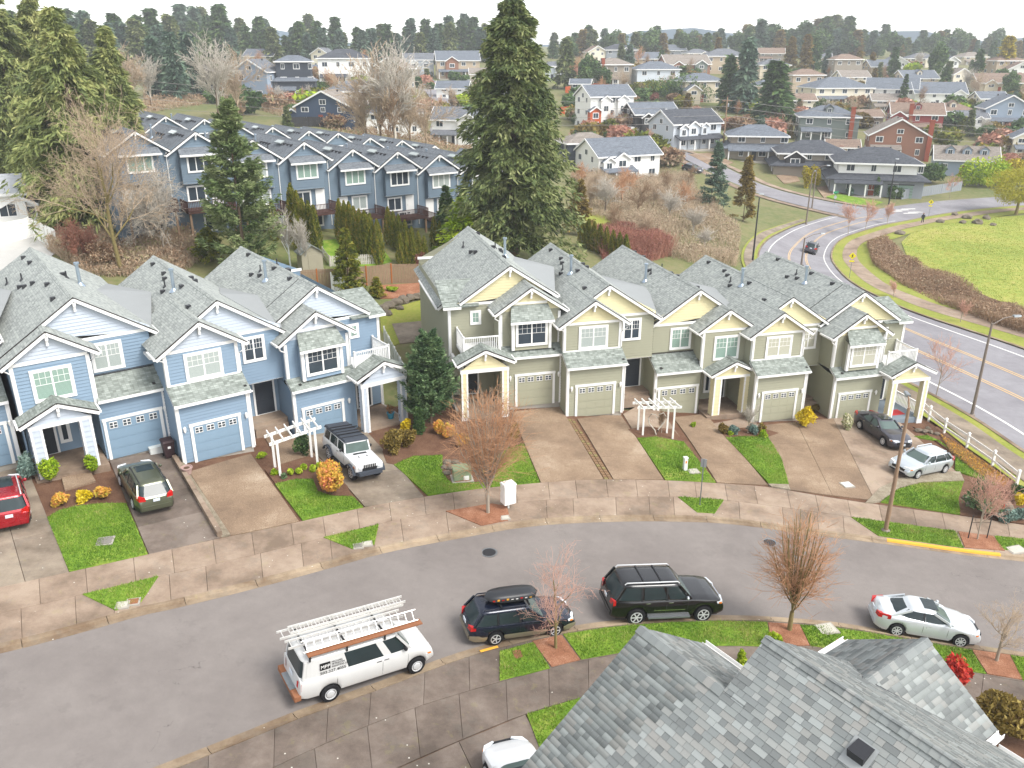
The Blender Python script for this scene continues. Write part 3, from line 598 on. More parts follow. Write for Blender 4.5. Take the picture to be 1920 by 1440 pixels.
class House:
    """collects lap walls, trim boards and roofs of one house and links them as its parts"""
    def __init__(s, name, loc, rz, mir=0, W_=7.1, mats=None):
        s.r = empty(name, loc, rz); s.mir = mir; s.W = W_; s.m = mats; s.wall = MB(); s.gab = None; s.trim = Solo('trim_board', 'trim', s.r); s.edge = Solo('drip_edge', 'drip_edge', s.r); s.found = Solo('foundation', 'foundation', s.r)
    def X(s, x): return s.W - x if s.mir else x
    def P(s, x, y, z): return Vector((s.X(x), y, z))
    def front(s, mb, y, poly, course=.19):
        if mb is None: m = MB(); s.front(m, y, poly, course); m.build('gable_wall', s.m['gable'], s.r, 0, False, False); return
        lap(mb, (0, y, 0), (1, 0, 0), (0, -1, 0), [(s.X(a), b) for a, b in poly], course)
    def side(s, mb, x, poly, sgn, course=.19): lap(mb, (s.X(x), 0, 0), (0, 1, 0), (sgn * (-1 if s.mir else 1), 0, 0), poly, course)
    def back(s, mb, y, poly, course=.19): lap(mb, (0, y, 0), (1, 0, 0), (0, 1, 0), [(s.X(a), b) for a, b in poly], course)
    def bx(s, mb, x0, x1, y0, y1, z0, z1):
        a, b = sorted((s.X(x0), s.X(x1))); mb.box(a, b, y0, y1, z0, z1)
    def corner(s, x, y, z0, z1, sx=1, w_=.13): s.bx(s.trim, x - .03 * sx, x + w_ * sx, y - .06, y + .03, z0, z1); s.bx(s.trim, x - .06 * sx, x + .02 * sx, y - .055, y + w_, z0, z1)
    def roof(s, name, polys, mat, th=.09, parent=None):
        mb = MB()
        for p in polys:
            q = [s.P(*a) for a in p]; n = (q[1] - q[0]).cross(q[2] - q[0]).normalized()
            if n.z < 0: n = -n
            mb.ext(q, -n * th)
        return mb.build(name, mat, parent or s.r, 0, True)
    def board(s, p, q, h=.2, t=.045, drop=.04, dark=True):     # white fascia or rake board with the dark drip edge above
        p, q = s.P(*p), s.P(*q); d = UZ * (h / 2 + drop); s.trim.bar(p - d, q - d, t, h)
        if dark: s.edge.bar(p - UZ * .02, q - UZ * .02, t * 1.7, .045)
    def gable(s, xl, xr, xm, zr, pl, pr, y0, y1, mat='roof_near', name='roof', oh=0, gut=(1, 1), lo=0, bracket=True):
        """ridge along y at (xm, zr); eaves at xl and xr with pitches pl, pr"""
        zl, zq = zr - (xm - xl) * pl, zr - (xr - xm) * pr
        o = s.roof(name, [[(xm, y0, zr), (xl, y0, zl), (xl, y1, zl), (xm, y1, zr)], [(xm, y0, zr), (xr, y0, zq), (xr, y1, zq), (xm, y1, zr)]], mat)
        s.board((xm, y0, zr), (xl, y0, zl)); s.board((xm, y0, zr), (xr, y0, zq))
        for g, x, z, sg in ((gut[0], xl, zl, -1), (gut[1], xr, zq, 1)):
            if g:
                mb = MB(); a, b = s.P(x + sg * .05, y0 + .02, z - .09), s.P(x + sg * .05, y0 + g, z - .09); mb.bar(a, b, .12, .12); mb.build('gutter', 'trim', s.r)
        cap = MB(); n = max(2, int((y1 - y0) / .3))
        for i in range(n):
            ya = y0 + (y1 - y0) * i / n; yb = ya + (y1 - y0) / n + .03
            for sg, p_ in ((-1, pl), (1, pr)):
                cap.ext([s.P(xm, ya, zr + .03), s.P(xm + sg * .15, ya, zr + .03 - .15 * p_), s.P(xm + sg * .15, yb, zr + .018 - .15 * p_), s.P(xm, yb, zr + .018)], (0, 0, -.025))
        cap.build('ridge_cap', mat, s.r, 0, True)
        if bracket:
            mb = MB(); s.bx(mb, xm - .07, xm + .07, y0 - .02, y0 + .3, zr - .5, zr - .32); s.bx(mb, xm - .06, xm + .06, y0 + .12, y0 + .3, zr - .82, zr - .5); mb.build('gable_bracket', 'trim', s.r)
        return o
    def window(s, x0, x1, z0, z1, y, kind='slider', glass='glass', tw=.13, axis='f', parent=None):
        """x0..x1 outer trim; frame with sashes, panes as children"""
        fr = MB(); a, b = sorted((s.X(x0), s.X(x1))); w_ = b - a; d = .085
        fr.box(a, b, y - d, y + .02, z1 - tw, z1); fr.box(a, b, y - d - .012, y + .02, z0, z0 + tw); fr.box(a, a + tw, y - d, y + .02, z0 + tw, z1 - tw); fr.box(b - tw, b, y - d, y + .02, z0 + tw, z1 - tw)
        i0, i1, j0, j1 = a + tw, b - tw, z0 + tw, z1 - tw; sash = .045; P = []
        cols = 2 if kind in ('slider', 'pair', 'grid') else (3 if kind == 'triple' else 1)
        for c in range(cols):
            c0, c1 = i0 + (i1 - i0) * c / cols, i0 + (i1 - i0) * (c + 1) / cols; yy = y - .062
            for q in ((c0, c1, j0, j0 + sash), (c0, c1, j1 - sash, j1), (c0, c0 + sash, j0, j1), (c1 - sash, c1, j0, j1)): fr.box(q[0], q[1], yy - .012, yy + .02, q[2], q[3])
            P.append((c0 + sash, c1 - sash, j0 + sash, j1 - sash))
            if kind in ('pair', 'grid', 'single') and (kind != 'slider'):
                zt = j1 - (j1 - j0) * (.48 if kind != 'single' else 1)
                n = 3 if kind != 'single' else 2
                for k in range(1, n): xx = c0 + (c1 - c0) * k / n; fr.box(xx - .009, xx + .009, yy - .006, yy + .02, zt, j1)
                fr.box(c0, c1, yy - .006, yy + .02, zt - .012, zt + .012); fr.box(c0, c1, yy - .006, yy + .02, (zt + j1) / 2 - .009, (zt + j1) / 2 + .009)
        o = fr.build('window', 'trim', parent or s.r)
        for q in P:
            g = MB(); g.box(q[0], q[1], y - .058, y - .046, q[2], q[3]); g.build('pane', glass, o)
        return o
    def garage_door(s, x0, x1, h, y, mat):
        tw = .16; fr = MB(); a, b = sorted((s.X(x0), s.X(x1))); fr.box(a, a + tw, y - .09, y + .05, 0, h); fr.box(b - tw, b, y - .09, y + .05, 0, h); fr.box(a - .03, b + .03, y - .095, y + .05, h, h + tw); fr.build('garage_frame', 'trim', s.r)
        d = MB(); a += tw; b -= tw; rows = 4
        for i in range(rows):
            z0, z1 = h * i / rows + .006, h * (i + 1) / rows - .006; d.box(a, b, y - .052, y + .06, z0, z1)
            if i < rows - 1:
                for k in range(4): u0 = a + (b - a) * (k + .08) / 4; u1 = a + (b - a) * (k + .92) / 4; d.box(u0, u1, y - .06, y, z0 + .08, z1 - .08)
        o = d.build('garage_door', mat, s.r)
        for k in range(4):
            c = a + (b - a) * (k + .5) / 4; f = MB(); z0, z1 = h * .75 + .1, h - .1; w_ = .21
            f.box(c - w_, c + w_, y - .07, y, z0, z1); wn = f.build('door_window', 'trim', o)
            for dx in (-1, 1):
                for dz in (0, 1):
                    g = MB(); g.box(c + dx * .105 - .08, c + dx * .105 + .08, y - .078, y - .068, z0 + .04 + dz * (z1 - z0) / 2 - (.02 if dz else 0), z0 + (z1 - z0) / 2 - .02 + dz * (z1 - z0) / 2 - (.02 if dz else 0)); g.build('pane', 'glass', wn)
    def door(s, x0, x1, z0, z1, y, mat='door_dark'):
        f = MB(); a, b = sorted((s.X(x0), s.X(x1))); f.box(a, a + .12, y - .08, y + .03, z0, z1); f.box(b - .12, b, y - .08, y + .03, z0, z1); f.box(a, b, y - .08, y + .03, z1 - .12, z1); f.box(a, b, y - .1, y + .03, z0 - .05, z0)
        o = f.build('door_frame', 'trim', s.r); d = MB(); d.box(a + .12, b - .12, y - .056, y + .02, z0, z1 - .12)
        for q in ((.25, .95), (1.1, 1.85)): d.box(a + .24, b - .24, y - .068, y, z0 + q[0], z0 + q[1])
        dd = d.build('door', mat, o); k = MB(); k.lathe([(.02, 0), (.035, .03), (.03, .06)], (a + .2, y - .12, z0 + 1), 8, 'y'); k.build('handle', 'chrome', dd)
    def sconce(s, x, y, z):
        m = MB(); c = s.P(x, y, z); m.box(c.x - .05, c.x + .05, y - .03, y, z - .1, z + .12); m.lathe([(.02, .22), (.09, .12), (.06, -.1), (.02, -.16)], (c.x, y - .12, z), 6); m.build('wall_lamp', 'white_paint', s.r)
    def spout(s, pts):
        m = MB(); m.tube([s.P(*p) for p in pts], .045, 6); m.build('downspout', s.m.get('spout', 'trim'), s.r, 40)
    def vents(s, lst, xm, zr, pitch):
        for x, y, kind in lst:
            z = zr - abs(x - xm) * pitch; m = MB(); c = s.P(x, y, z)
            if kind == 'v': m.ext([(c.x - .13, y - .15, z - .1), (c.x + .13, y - .15, z - .1), (c.x + .13, y - .15, z + .15), (c.x - .13, y - .15, z + .15)], (0, .28, .0)); m.build('roof_vent', 'dark_metal', s.r)
            elif kind == 'p': m.tube([(c.x, y, z - .1), (c.x, y, z + .42)], .045, 8); m.lathe([(.16, -.06), (.05, .12)], (c.x, y, z), 8); m.build('vent_pipe', 'dark_metal', s.r)
            else:
                m.tube([(c.x, y, z - .2), (c.x, y, z + 1.25)], .1, 12); m.lathe([(.3, -.12), (.12, .12)], (c.x, y, z), 10); m.lathe([(.11, 1.2), (.16, 1.22), (.16, 1.34), (.11, 1.36)], (c.x, y, z), 12); m.build('flue_pipe', 'flue_metal', s.r, 40)
    def post(s, xa, xb, y0, y1, z0, z1):
        m = MB(); q = [(xa, z0), (xb, z0), (xb, z1), (xa, z1)]; r = [(y0, z0), (y1, z0), (y1, z1), (y0, z1)]
        s.front(m, y0, q, .3); s.back(m, y1, q, .3); s.side(m, xa, r, -1, .3); s.side(m, xb, r, 1, .3); o = m.build('porch_post', s.m['gable'], s.r, 0, False, False)
        for x in (xa, xb - .09):
            t = MB(); s.bx(t, x - .015, x + .1, y0 - .04, y0 + .03, z0, z1); t.build('corner_board', 'trim', o)
    def finish(s): s.wall.build('wall', s.m['wall'], s.r, 0, False, False)
def townhouse(t_, x0, oy, bz, ty, mir, gl, num):
    O, yw = (BO, BYAW) if t_ == 'b' else (OO, OYAW); p = loc_(O, yw, x0, oy, bz)
    m = dict(wall='siding_blue', gable='gable_blue', garage='garage_blue') if t_ == 'b' else dict(wall='siding_olive', gable='gable_cream', garage='garage_olive')
    Wd = 7.3 if ty == 'C' else 7.1
    h = House('townhouse', tuple(p), rd(yw), mir, Wd, m); k = .667; D = 15.3
    h.found.box(.02, Wd - .02, .03 if ty != 'B' else 3.7, D, -2.2, .12)
    if ty == 'B':
        zr, xm, yr = 8.5, 3.6, 2.2; ev = zr - 3.95 * k
        h.bx(h.found, .02, 3.98, .03, 3.7, -2.2, .1)
        # garage block and the gabled room above it
        h.front(h.wall, 0, [(0, .1), (4, .1), (4, 3.62), (0, 3.62)]); h.side(h.wall, 0, [(0, .1), (2.6, .1), (2.6, 6.2), (.95, 6.2), (.95, 4.3), (0, 3.7)][:2] + [(2.6, 4.2), (.95, 4.25), (0, 3.62)], -1); h.side(h.wall, 4, [(0, .1), (3.7, .1), (3.7, 3.62), (0, 3.62)], 1)
        h.roof('garage_roof', [[(-.12, -.3, 3.72), (4.14, -.3, 3.72), (4.14, .97, 4.45), (-.12, .97, 4.45)]], 'roof_low'); h.board((-.12, -.3, 3.72), (4.14, -.3, 3.72), .16, .06, .03, False)
        h.board((-.1, -.3, 3.72), (-.1, .95, 4.43), .16, .04, .03, False); h.board((4.12, -.3, 3.72), (4.12, .95, 4.43), .16, .04, .03, False); h.bx(h.edge, 3.85, 4.0, -.1, .9, 3.9, 3.93)
        h.front(h.wall, .95, [(0, 4.4), (4, 4.4), (4, 6.3), (0, 6.3)]); h.side(h.wall, 0, [(.95, 4.2), (2.6, 4.2), (2.6, 6.2), (.95, 6.2)], -1); h.side(h.wall, 4, [(.95, 3.6), (2.6, 3.6), (2.6, 6.2), (.95, 6.2)], 1)
        h.front(h.gab, .95, [(0, 6.3), (4, 6.3), (4, 6.48), (2.03, 7.78), (0, 6.48)]); h.bx(h.trim, 0, 4, .89, .96, 6.25, 6.42); h.bx(h.trim, 0, 4, .88, .96, 4.38, 4.48)
        h.gable(-.48, 4.55, 2.03, 7.94, k, k, .6, 6.2, gut=(1.6, 1.6))
        h.corner(0, .95, 4.4, 6.25); h.corner(4, .95, 4.4, 6.25, -1); h.corner(0, 0, 0, 3.6); h.corner(4, 0, 0, 3.6, -1)
        h.window(1.02, 3.1, 4.5, 6.12, .95, 'pair', gl[0])
        # recessed entry bay and the main gable
        h.front(h.wall, 2.5, [(4, 2.95), (7.1, 2.95), (7.1, 6.2), (4, 6.2)]); h.front(h.gab, 2.5, [(1.2, 6.3), (7.2, 6.1), (7.2, 6.3), (3.6, 8.25), (2.5, 7.5)]); h.bx(h.trim, 4.2, 7.1, 2.44, 2.51, 6.1, 6.27)
        h.gable(-.35, 7.55, xm, zr, k, k, yr, D + .6, gut=(3.2, 3.2), bracket=True)
        h.window(4.75, 6.15, 4.3, 5.9, 2.5, 'pair', gl[1])
        h.front(h.wall, 3.7, [(4, .1), (7.1, .1), (7.1, 2.95), (4, 2.95)]); h.bx(h.trim, 4, 7.1, 2.5, 3.7, 2.9, 2.96); h.side(h.wall, 7.1, [(0.4, 0), (3.7, 0), (3.7, 3.4), (.4, 3.4)], -1) if 0 else None
        h.door(5.45, 6.85, .32, 2.55, 3.7, 'door_dark'); st = MB(); h.bx(st, 4.3, 7.05, 2.4, 3.7, -.6, .3); h.bx(st, 4.8, 6.9, 1.9, 2.4, -.6, .14); st.build('door_step', 'concrete_tan', h.r)
        h.garage_door(.57, 3.43, 2.2, 0, m['garage']); h.sconce(.28, 0, 2.1); h.sconce(3.75, 0, 2.1)
        h.spout([(4.5, .8, 6.1), (4.45, .8, 5.85), (4.06, .86, 5.6), (4.06, .86, 4.5)]); h.spout([(4.2, -.3, 3.6), (4.06, -.06, 3.4), (4.06, -.06, .1)]); h.spout([(-.4, .85, 6.1), (-.02, .88, 5.9), (-.02, .88, 4.5)])
        vx = [(2.5, 4.2, 'v'), (3.1, 7.5, 'v'), (3.1, 11.5, 'v'), (2.6, 9.5, 'p'), (2.3, 9.0, 'v'), (2.9, 10.6, 'v'), (3.15, 14.4, 'v'), (4.4, 9.2, 'v'), (4.5, 10.4, 'v'), (2.75, 8.0, 'f')]
    elif ty == 'A':
        zr, xm, yr = 9.18, 3.62, 1.0; ev = zr - 3.95 * k
        gd = [(3.6, .1), (7.1, .1), (7.1, 3.6), (3.6, 3.6)]
        h.front(h.wall, 0, gd); h.roof('garage_roof', [[(3.66, -.3, 3.66), (7.16, -.3, 3.66), (7.16, 1.32, 4.55), (3.66, 1.32, 4.55)]], 'roof_low'); h.board((3.66, -.3, 3.66), (7.16, -.3, 3.66), .16, .06, .03, False); h.board((7.14, -.3, 3.66), (7.14, 1.3, 4.53), .16, .04, .03, False); h.bx(h.edge, 3.7, 7.1, 1.26, 1.31, 4.5, 4.64); h.bx(h.edge, 6.6, 6.75, -.1, 1.2, 3.9, 3.93)
        h.side(h.wall, 7.1, [(0, .1), (1.4, .1), (1.4, 4.3), (0, 3.6)], 1)
        h.front(h.wall, 1.3, [(3.6, 4.4), (7.1, 4.4), (7.1, 6.65), (3.6, 6.65)]); h.front(h.gab, 1.3, [(.9, 7.2), (7.2, 6.6), (7.2, 6.9), (3.62, 8.95)]); h.bx(h.trim, 3.6, 7.1, 1.24, 1.31, 6.6, 6.78)
        h.gable(-.33, 7.55, xm, zr, k, k, yr, D + .6, gut=(1.5, 3.0)); h.window(3.95, 5.6, 4.75, 6.4, 1.3, 'pair', gl[1])
        h.front(h.wall, 0, [(0, 3.4), (3.65, 3.4), (3.65, 6.35), (0, 6.35)]); h.side(h.wall, 0, [(0, .1), (1.5, .1), (1.5, 6.3), (0, 6.3)], -1); h.side(h.wall, 3.65, [(0, 4.2), (1.3, 4.2), (1.3, 6.3), (0, 6.3)], 1)
        h.front(h.gab, 0, [(0, 6.35), (3.65, 6.35), (3.65, 6.62), (1.88, 7.8), (0, 6.6)]); h.bx(h.trim, 0, 3.65, -.06, .01, 6.28, 6.45); h.gable(-.45, 4.2, 1.88, 7.97, k, k, -.32, 4.6, gut=(1.5, 1.4))
        h.corner(0, 0, 3.4, 6.3); h.corner(3.65, 0, 3.4, 6.3, -1); h.window(.78, 2.78, 4.15, 5.95, 0, 'pair', gl[0])
        h.garage_door(3.72, 6.85, 2.3, 0, m['garage']); h.corner(7.1, 0, 0, 3.6, -1); h.sconce(7.0, 0, 2.3)
        # porch: two square shingled posts under a small gable
        pz = .35; pm = MB()
        for xa, xb in ((.15, .72), (2.5, 3.07)):
            h.post(xa, xb, -1.15, -.6, pz, 3.3)
        h.bx(h.trim, .1, 3.1, -1.18, -1.1, 3.12, 3.32); h.front(h.gab, -1.12, [(.15, 3.3), (3.05, 3.3), (1.6, 4.2)], .3); h.bx(h.trim, .15, .3, -1.1, 0, 3.1, 3.3); h.bx(h.trim, 2.92, 3.07, -1.1, 0, 3.1, 3.3)
        h.gable(-.3, 3.5, 1.6, 4.45, .47, .47, -1.4, 0, 'roof_low', 'porch_roof', gut=(1.3, 1.3))
        pf = MB(); h.bx(pf, -.05, 3.5, -1.3, 1.9, -.8, pz); pf.build('porch_floor', 'concrete_tan', h.r)
        h.front(h.wall, 1.9, [(0, pz), (3.6, pz), (3.6, 3.4), (0, 3.4)]); h.side(h.wall, .02, [(0, pz), (1.9, pz), (1.9, 3.4), (0, 3.4)], 1); h.side(h.wall, 3.58, [(0, pz), (1.9, pz), (1.9, 3.4), (0, 3.4)], -1); h.bx(h.trim, 0, 3.65, -.02, 1.9, 3.36, 3.42)
        h.door(.5, 1.6, pz + .02, pz + 2.2, 1.9, 'door_dark'); h.window(1.7, 2.3, pz + .5, pz + 2.1, 1.9, 'one', 'glass')
        h.spout([(4.1, -.15, 6.25), (3.7, -.06, 5.9), (3.7, -.06, 3.5)]); h.spout([(-.35, -.1, 6.25), (-.02, -.06, 5.95), (-.02, -.06, 3.45)])
        vx = [(2.9, 3.0, 'v'), (3.1, 6.0, 'v'), (3.1, 12.5, 'v'), (3.0, 14.6, 'v'), (2.3, 10.5, 'p'), (2.0, 9.4, 'v'), (2.2, 8.8, 'v'), (2.6, 8.2, 'v'), (1.6, 12, 'p'), (4.3, 8.5, 'v'), (4.4, 7.9, 'p'), (5.0, 7.5, 'f')]
    else:
        zr, xm, yr = 9.3, 3.0, 2.1; ev = 9.3 - 3.4 * k
        h.front(h.wall, 0, [(0, .1), (4.1, .1), (4.1, 3.62), (0, 3.62)]); h.side(h.wall, 0, [(0, .1), (2.4, .1), (2.4, 3.9), (0, 3.62)], -1)
        h.roof('garage_roof', [[(-.14, -.3, 3.68), (4.3, -.3, 3.68), (4.3, .62, 4.22), (-.14, .62, 4.22)]], 'roof_low'); h.board((-.14, -.3, 3.68), (4.0, -.3, 3.68), .16, .06, .03, False); h.board((-.12, -.3, 3.68), (-.12, .6, 4.2), .16, .04, .03, False); h.bx(h.edge, .45, .6, -.1, .6, 3.9, 3.93)
        h.front(h.wall, .6, [(0, 4.2), (4.1, 4.2), (4.1, 6.6), (0, 6.6)]); h.side(h.wall, 0, [(.6, 4.0), (2.5, 4.0), (2.5, 6.5), (.6, 6.5)], -1); h.side(h.wall, 4.1, [(.6, 4.1), (2.5, 4.1), (2.5, 6.5), (.6, 6.5)], 1)
        h.front(h.gab, .6, [(0, 6.6), (4.1, 6.6), (4.1, 6.76), (2.03, 8.08), (0, 6.78)]); h.bx(h.trim, .9, 3.3, .54, .61, 7.02, 7.18); h.gable(-.5, 4.56, 2.03, 8.24, k, k, .25, 6.2, gut=(1.5, 1.5))
        h.corner(4.1, .6, 4.2, 6.4, -1); h.corner(0, .6, 4.2, 6.4); h.corner(0, 0, 0, 3.6)
        # boxed bay window with its own small roof
        h.front(h.wall, .02, [(.8, 4.05), (3.4, 4.05), (3.4, 6.05), (.8, 6.05)]); h.side(h.wall, .8, [(.02, 4.05), (.6, 4.05), (.6, 6.3), (.02, 6.05)], -1); h.side(h.wall, 3.4, [(.02, 4.05), (.6, 4.05), (.6, 6.3), (.02, 6.05)], 1); h.bx(h.edge, .85, 3.35, .0, .6, 4.02, 4.06)
        h.corner(.8, .02, 4.05, 6.05); h.corner(3.4, .02, 4.05, 6.05, -1); h.roof('bay_roof', [[(.6, -.3, 6.1), (3.6, -.3, 6.1), (3.35, .62, 7.0), (.85, .62, 7.0)]], 'roof_low'); h.board((.6, -.3, 6.1), (3.6, -.3, 6.1), .16, .06, .03, False)
        h.window(1.0, 3.2, 4.3, 6.0, .02, 'pair', gl[0])
        # main gable, balcony bay and the lower side roof
        h.front(h.wall, 2.4, [(4.1, 3.9), (7.2, 3.9), (7.2, 6.75), (4.1, 6.75)]); h.front(h.gab, 2.4, [(.2, 7.4), (6.6, 6.75), (6.6, 6.85), (3, 9.1)]); h.bx(h.trim, 4.1, 6.4, 2.34, 2.41, 6.68, 6.85)
        h.gable(-.4, 6.5, xm, zr, k, k, yr, 4.6, gut=(2.2, 0)); h.gable(-.4, 7.6, xm, zr, k, .72, 4.6, D + .6, gut=(3, 8), bracket=False)
        h.roof('side_roof', [[(5.2, 2.05, 6.72), (7.62, 2.05, 6.72), (7.62, 5.2, 7.8), (4.6, 5.2, 7.8)]], 'roof_low'); h.board((6.4, 2.05, 6.72), (7.62, 2.05, 6.72), .16, .06, .03, False)
        h.window(5.0, 5.75, 5.3, 6.3, 2.4, 'single', 'glass_green'); h.side(h.wall, 7.2, [(2.4, .1), (D, .1), (D, 6.7), (2.4, 6.7)], 1); h.corner(7.2, 2.4, 0, 6.6, -1)
        h.front(h.wall, 2.4, [(4.1, .3), (7.2, .3), (7.2, 3.9), (4.1, 3.9)]); h.side(h.wall, 4.1, [(0, .1), (2.4, .1), (2.4, 3.9), (0, 3.62)], 1)
        h.door(5.2, 6.4, .32, 2.5, 2.4, 'door_dark')
        bd = MB(); h.bx(bd, 4.1, 6.75, -.2, 2.4, 3.86, 4.02); bd.build('balcony_floor', 'trim', h.r)
        rail = MB(); zb, zt = 4.12, 5.2
        h.bx(rail, 4.2, 6.7, .0, .08, zt - .08, zt); h.bx(rail, 4.2, 6.7, .0, .08, zb, zb + .06); h.bx(rail, 6.62, 6.7, .0, 2.35, zt - .08, zt); h.bx(rail, 6.62, 6.7, .0, 2.35, zb, zb + .06)
        for i in range(20): x = 4.25 + 2.4 * i / 19; h.bx(rail, x - .018, x + .018, .02, .06, zb, zt)
        for i in range(18): y = .1 + 2.2 * i / 17; h.bx(rail, 6.64, 6.68, y - .018, y + .018, zb, zt)
        for x, y in ((4.2, 0), (6.62, 0), (6.62, 2.25)): h.bx(rail, x, x + .11, y, y + .11, 4.0, zt + .06)
        rail.build('balcony_railing', 'trim', h.r)
        for xa, xb in ((4.0, 4.42), (6.72, 7.14)):
            h.post(xa, xb, -1.2, -.8, .1, 3.4)
            h.bx(h.trim, xa - .03, xb + .03, -1.23, -.77, -.5, .14)
        h.bx(h.trim, 3.95, 7.2, -1.23, -1.15, 3.18, 3.42); h.front(h.gab, -1.17, [(4.0, 3.4), (7.15, 3.4), (5.56, 4.5)], .3); h.bx(h.trim, 7.0, 7.16, -1.15, 2.3, 3.2, 3.42); h.bx(h.trim, 4.0, 4.15, -1.15, 0, 3.2, 3.42)
        h.gable(3.6, 7.45, 5.55, 4.8, .47, .47, -1.45, .05, 'roof_low', 'porch_roof', gut=(1.3, 1.3))
        pf = MB(); h.bx(pf, 4.12, 7.1, -1.1, 2.42, -1.2, .17); pf.build('porch_floor', 'porch_deck' if t_ == 'o' and not mir else 'concrete_tan', h.r)
        h.garage_door(.45, 3.25, 2.2, 0, m['garage']); h.sconce(.2, 0, 2.1) if mir else None; h.sconce(3.6, 0, 2.1)
        h.spout([(4.5, .4, 6.5), (4.5, .4, 6.2), (4.2, .5, 6.0), (4.2, .55, 4.3)]); h.spout([(-.45, .45, 6.45), (-.3, .5, 6.1), (.02, .54, 5.9), (.02, .54, 4.3)]); h.spout([(7.22, 2.36, 6.5), (7.22, 2.36, .2)])
        vx = [(2.6, 5.5, 'v'), (2.7, 8.5, 'v'), (2.7, 13.5, 'v'), (2.2, 9.8, 'p'), (1.9, 9.2, 'v'), (1.7, 10.3, 'v'), (3.9, 9, 'v'), (4.1, 9.7, 'v'), (4.2, 12, 'p'), (1.9, 8.0, 'f')]
    # flanks and rear
    yb = {'A': 1.3, 'B': 2.5, 'C': 2.4}[ty]; xr = 7.1
    h.side(h.wall, 0, [(yb, -.2), (D, -.2), (D, ev), (yb, ev)], -1)
    if ty != 'C': h.side(h.wall, xr, [(yb, -.2), (D, -.2), (D, ev), (yb, ev)], 1)
    h.back(h.wall, D, [(0, 0), (Wd - .1, 0), (Wd - .1, ev), (xm, zr - .2), (0, ev)]); h.bx(h.trim, 0, Wd, D - .02, D + .03, ev - .1, ev + .1)
    h.vents(vx, xm, zr, k); h.finish(); return h.r
ULAB = ['blue townhouse cut off by the left picture edge beside the red car', 'blue townhouse with shingled porch gable left of its garage, green wagon in front', 'blue townhouse with garage beneath wide upper window, beside the white pergola', 'blue end townhouse with bay window, white balcony and porch behind the white jeep',
        'olive end townhouse with bay window and balcony nearest the dark conifer', 'olive townhouse with garage below a wide gable window and black storm door', 'olive townhouse with cream porch posts, behind the heart-shaped trellis', 'olive townhouse with curtained gable window above its garage and round yellow bush', 'olive end townhouse with bay window and balcony beside the wide road']
GL = [('glass_blind', 'glass_blind'), ('glass_green', 'glass_blind'), ('glass_blind', 'glass'), ('glass', 'glass'), ('glass', 'glass_green'), ('glass_blind', 'glass'), ('glass_green', 'glass_green'), ('glass_curtain', 'glass_curtain'), ('glass_curtain', 'glass')]
TH = [tag(townhouse(*u, GL[i], 0), ULAB[i], 'townhouse', 'blue townhouse terrace' if u[0] == 'b' else 'olive townhouse terrace') for i, u in enumerate(UNITS)]
# grey saddles that shed water from the valleys between neighbouring roofs
def cricket(root, zv, y0=2.3, yc=8.2, rise=1.15, hw=1.75, X=7.3, zl=.75):
    mb = MB(); a, b, c = Vector((X, y0, zv)), Vector((X - hw, yc, zv + rise)), Vector((X + hw, yc, zv + rise - zl)); d = Vector((X, yc + 6, zv))
    mb.ext([a, c, b], (0, 0, -.05)); mb.ext([b, c, d], (0, 0, -.05)); mb.build('valley_saddle', 'membrane', root)
for i, zv, y0, kw in ((0, 6.85, 1.2, {}), (1, 6.45, 1.4, {}), (2, 5.95, 2.4, {}), (5, 5.85, 2.3, {}), (6, 6.4, 1.3, {}), (7, 5.85, 2.3, {})): cricket(TH[i], zv + .12, y0, **kw)
cricket(TH[4], 6.95 + .1, 2.3, X=7.5)
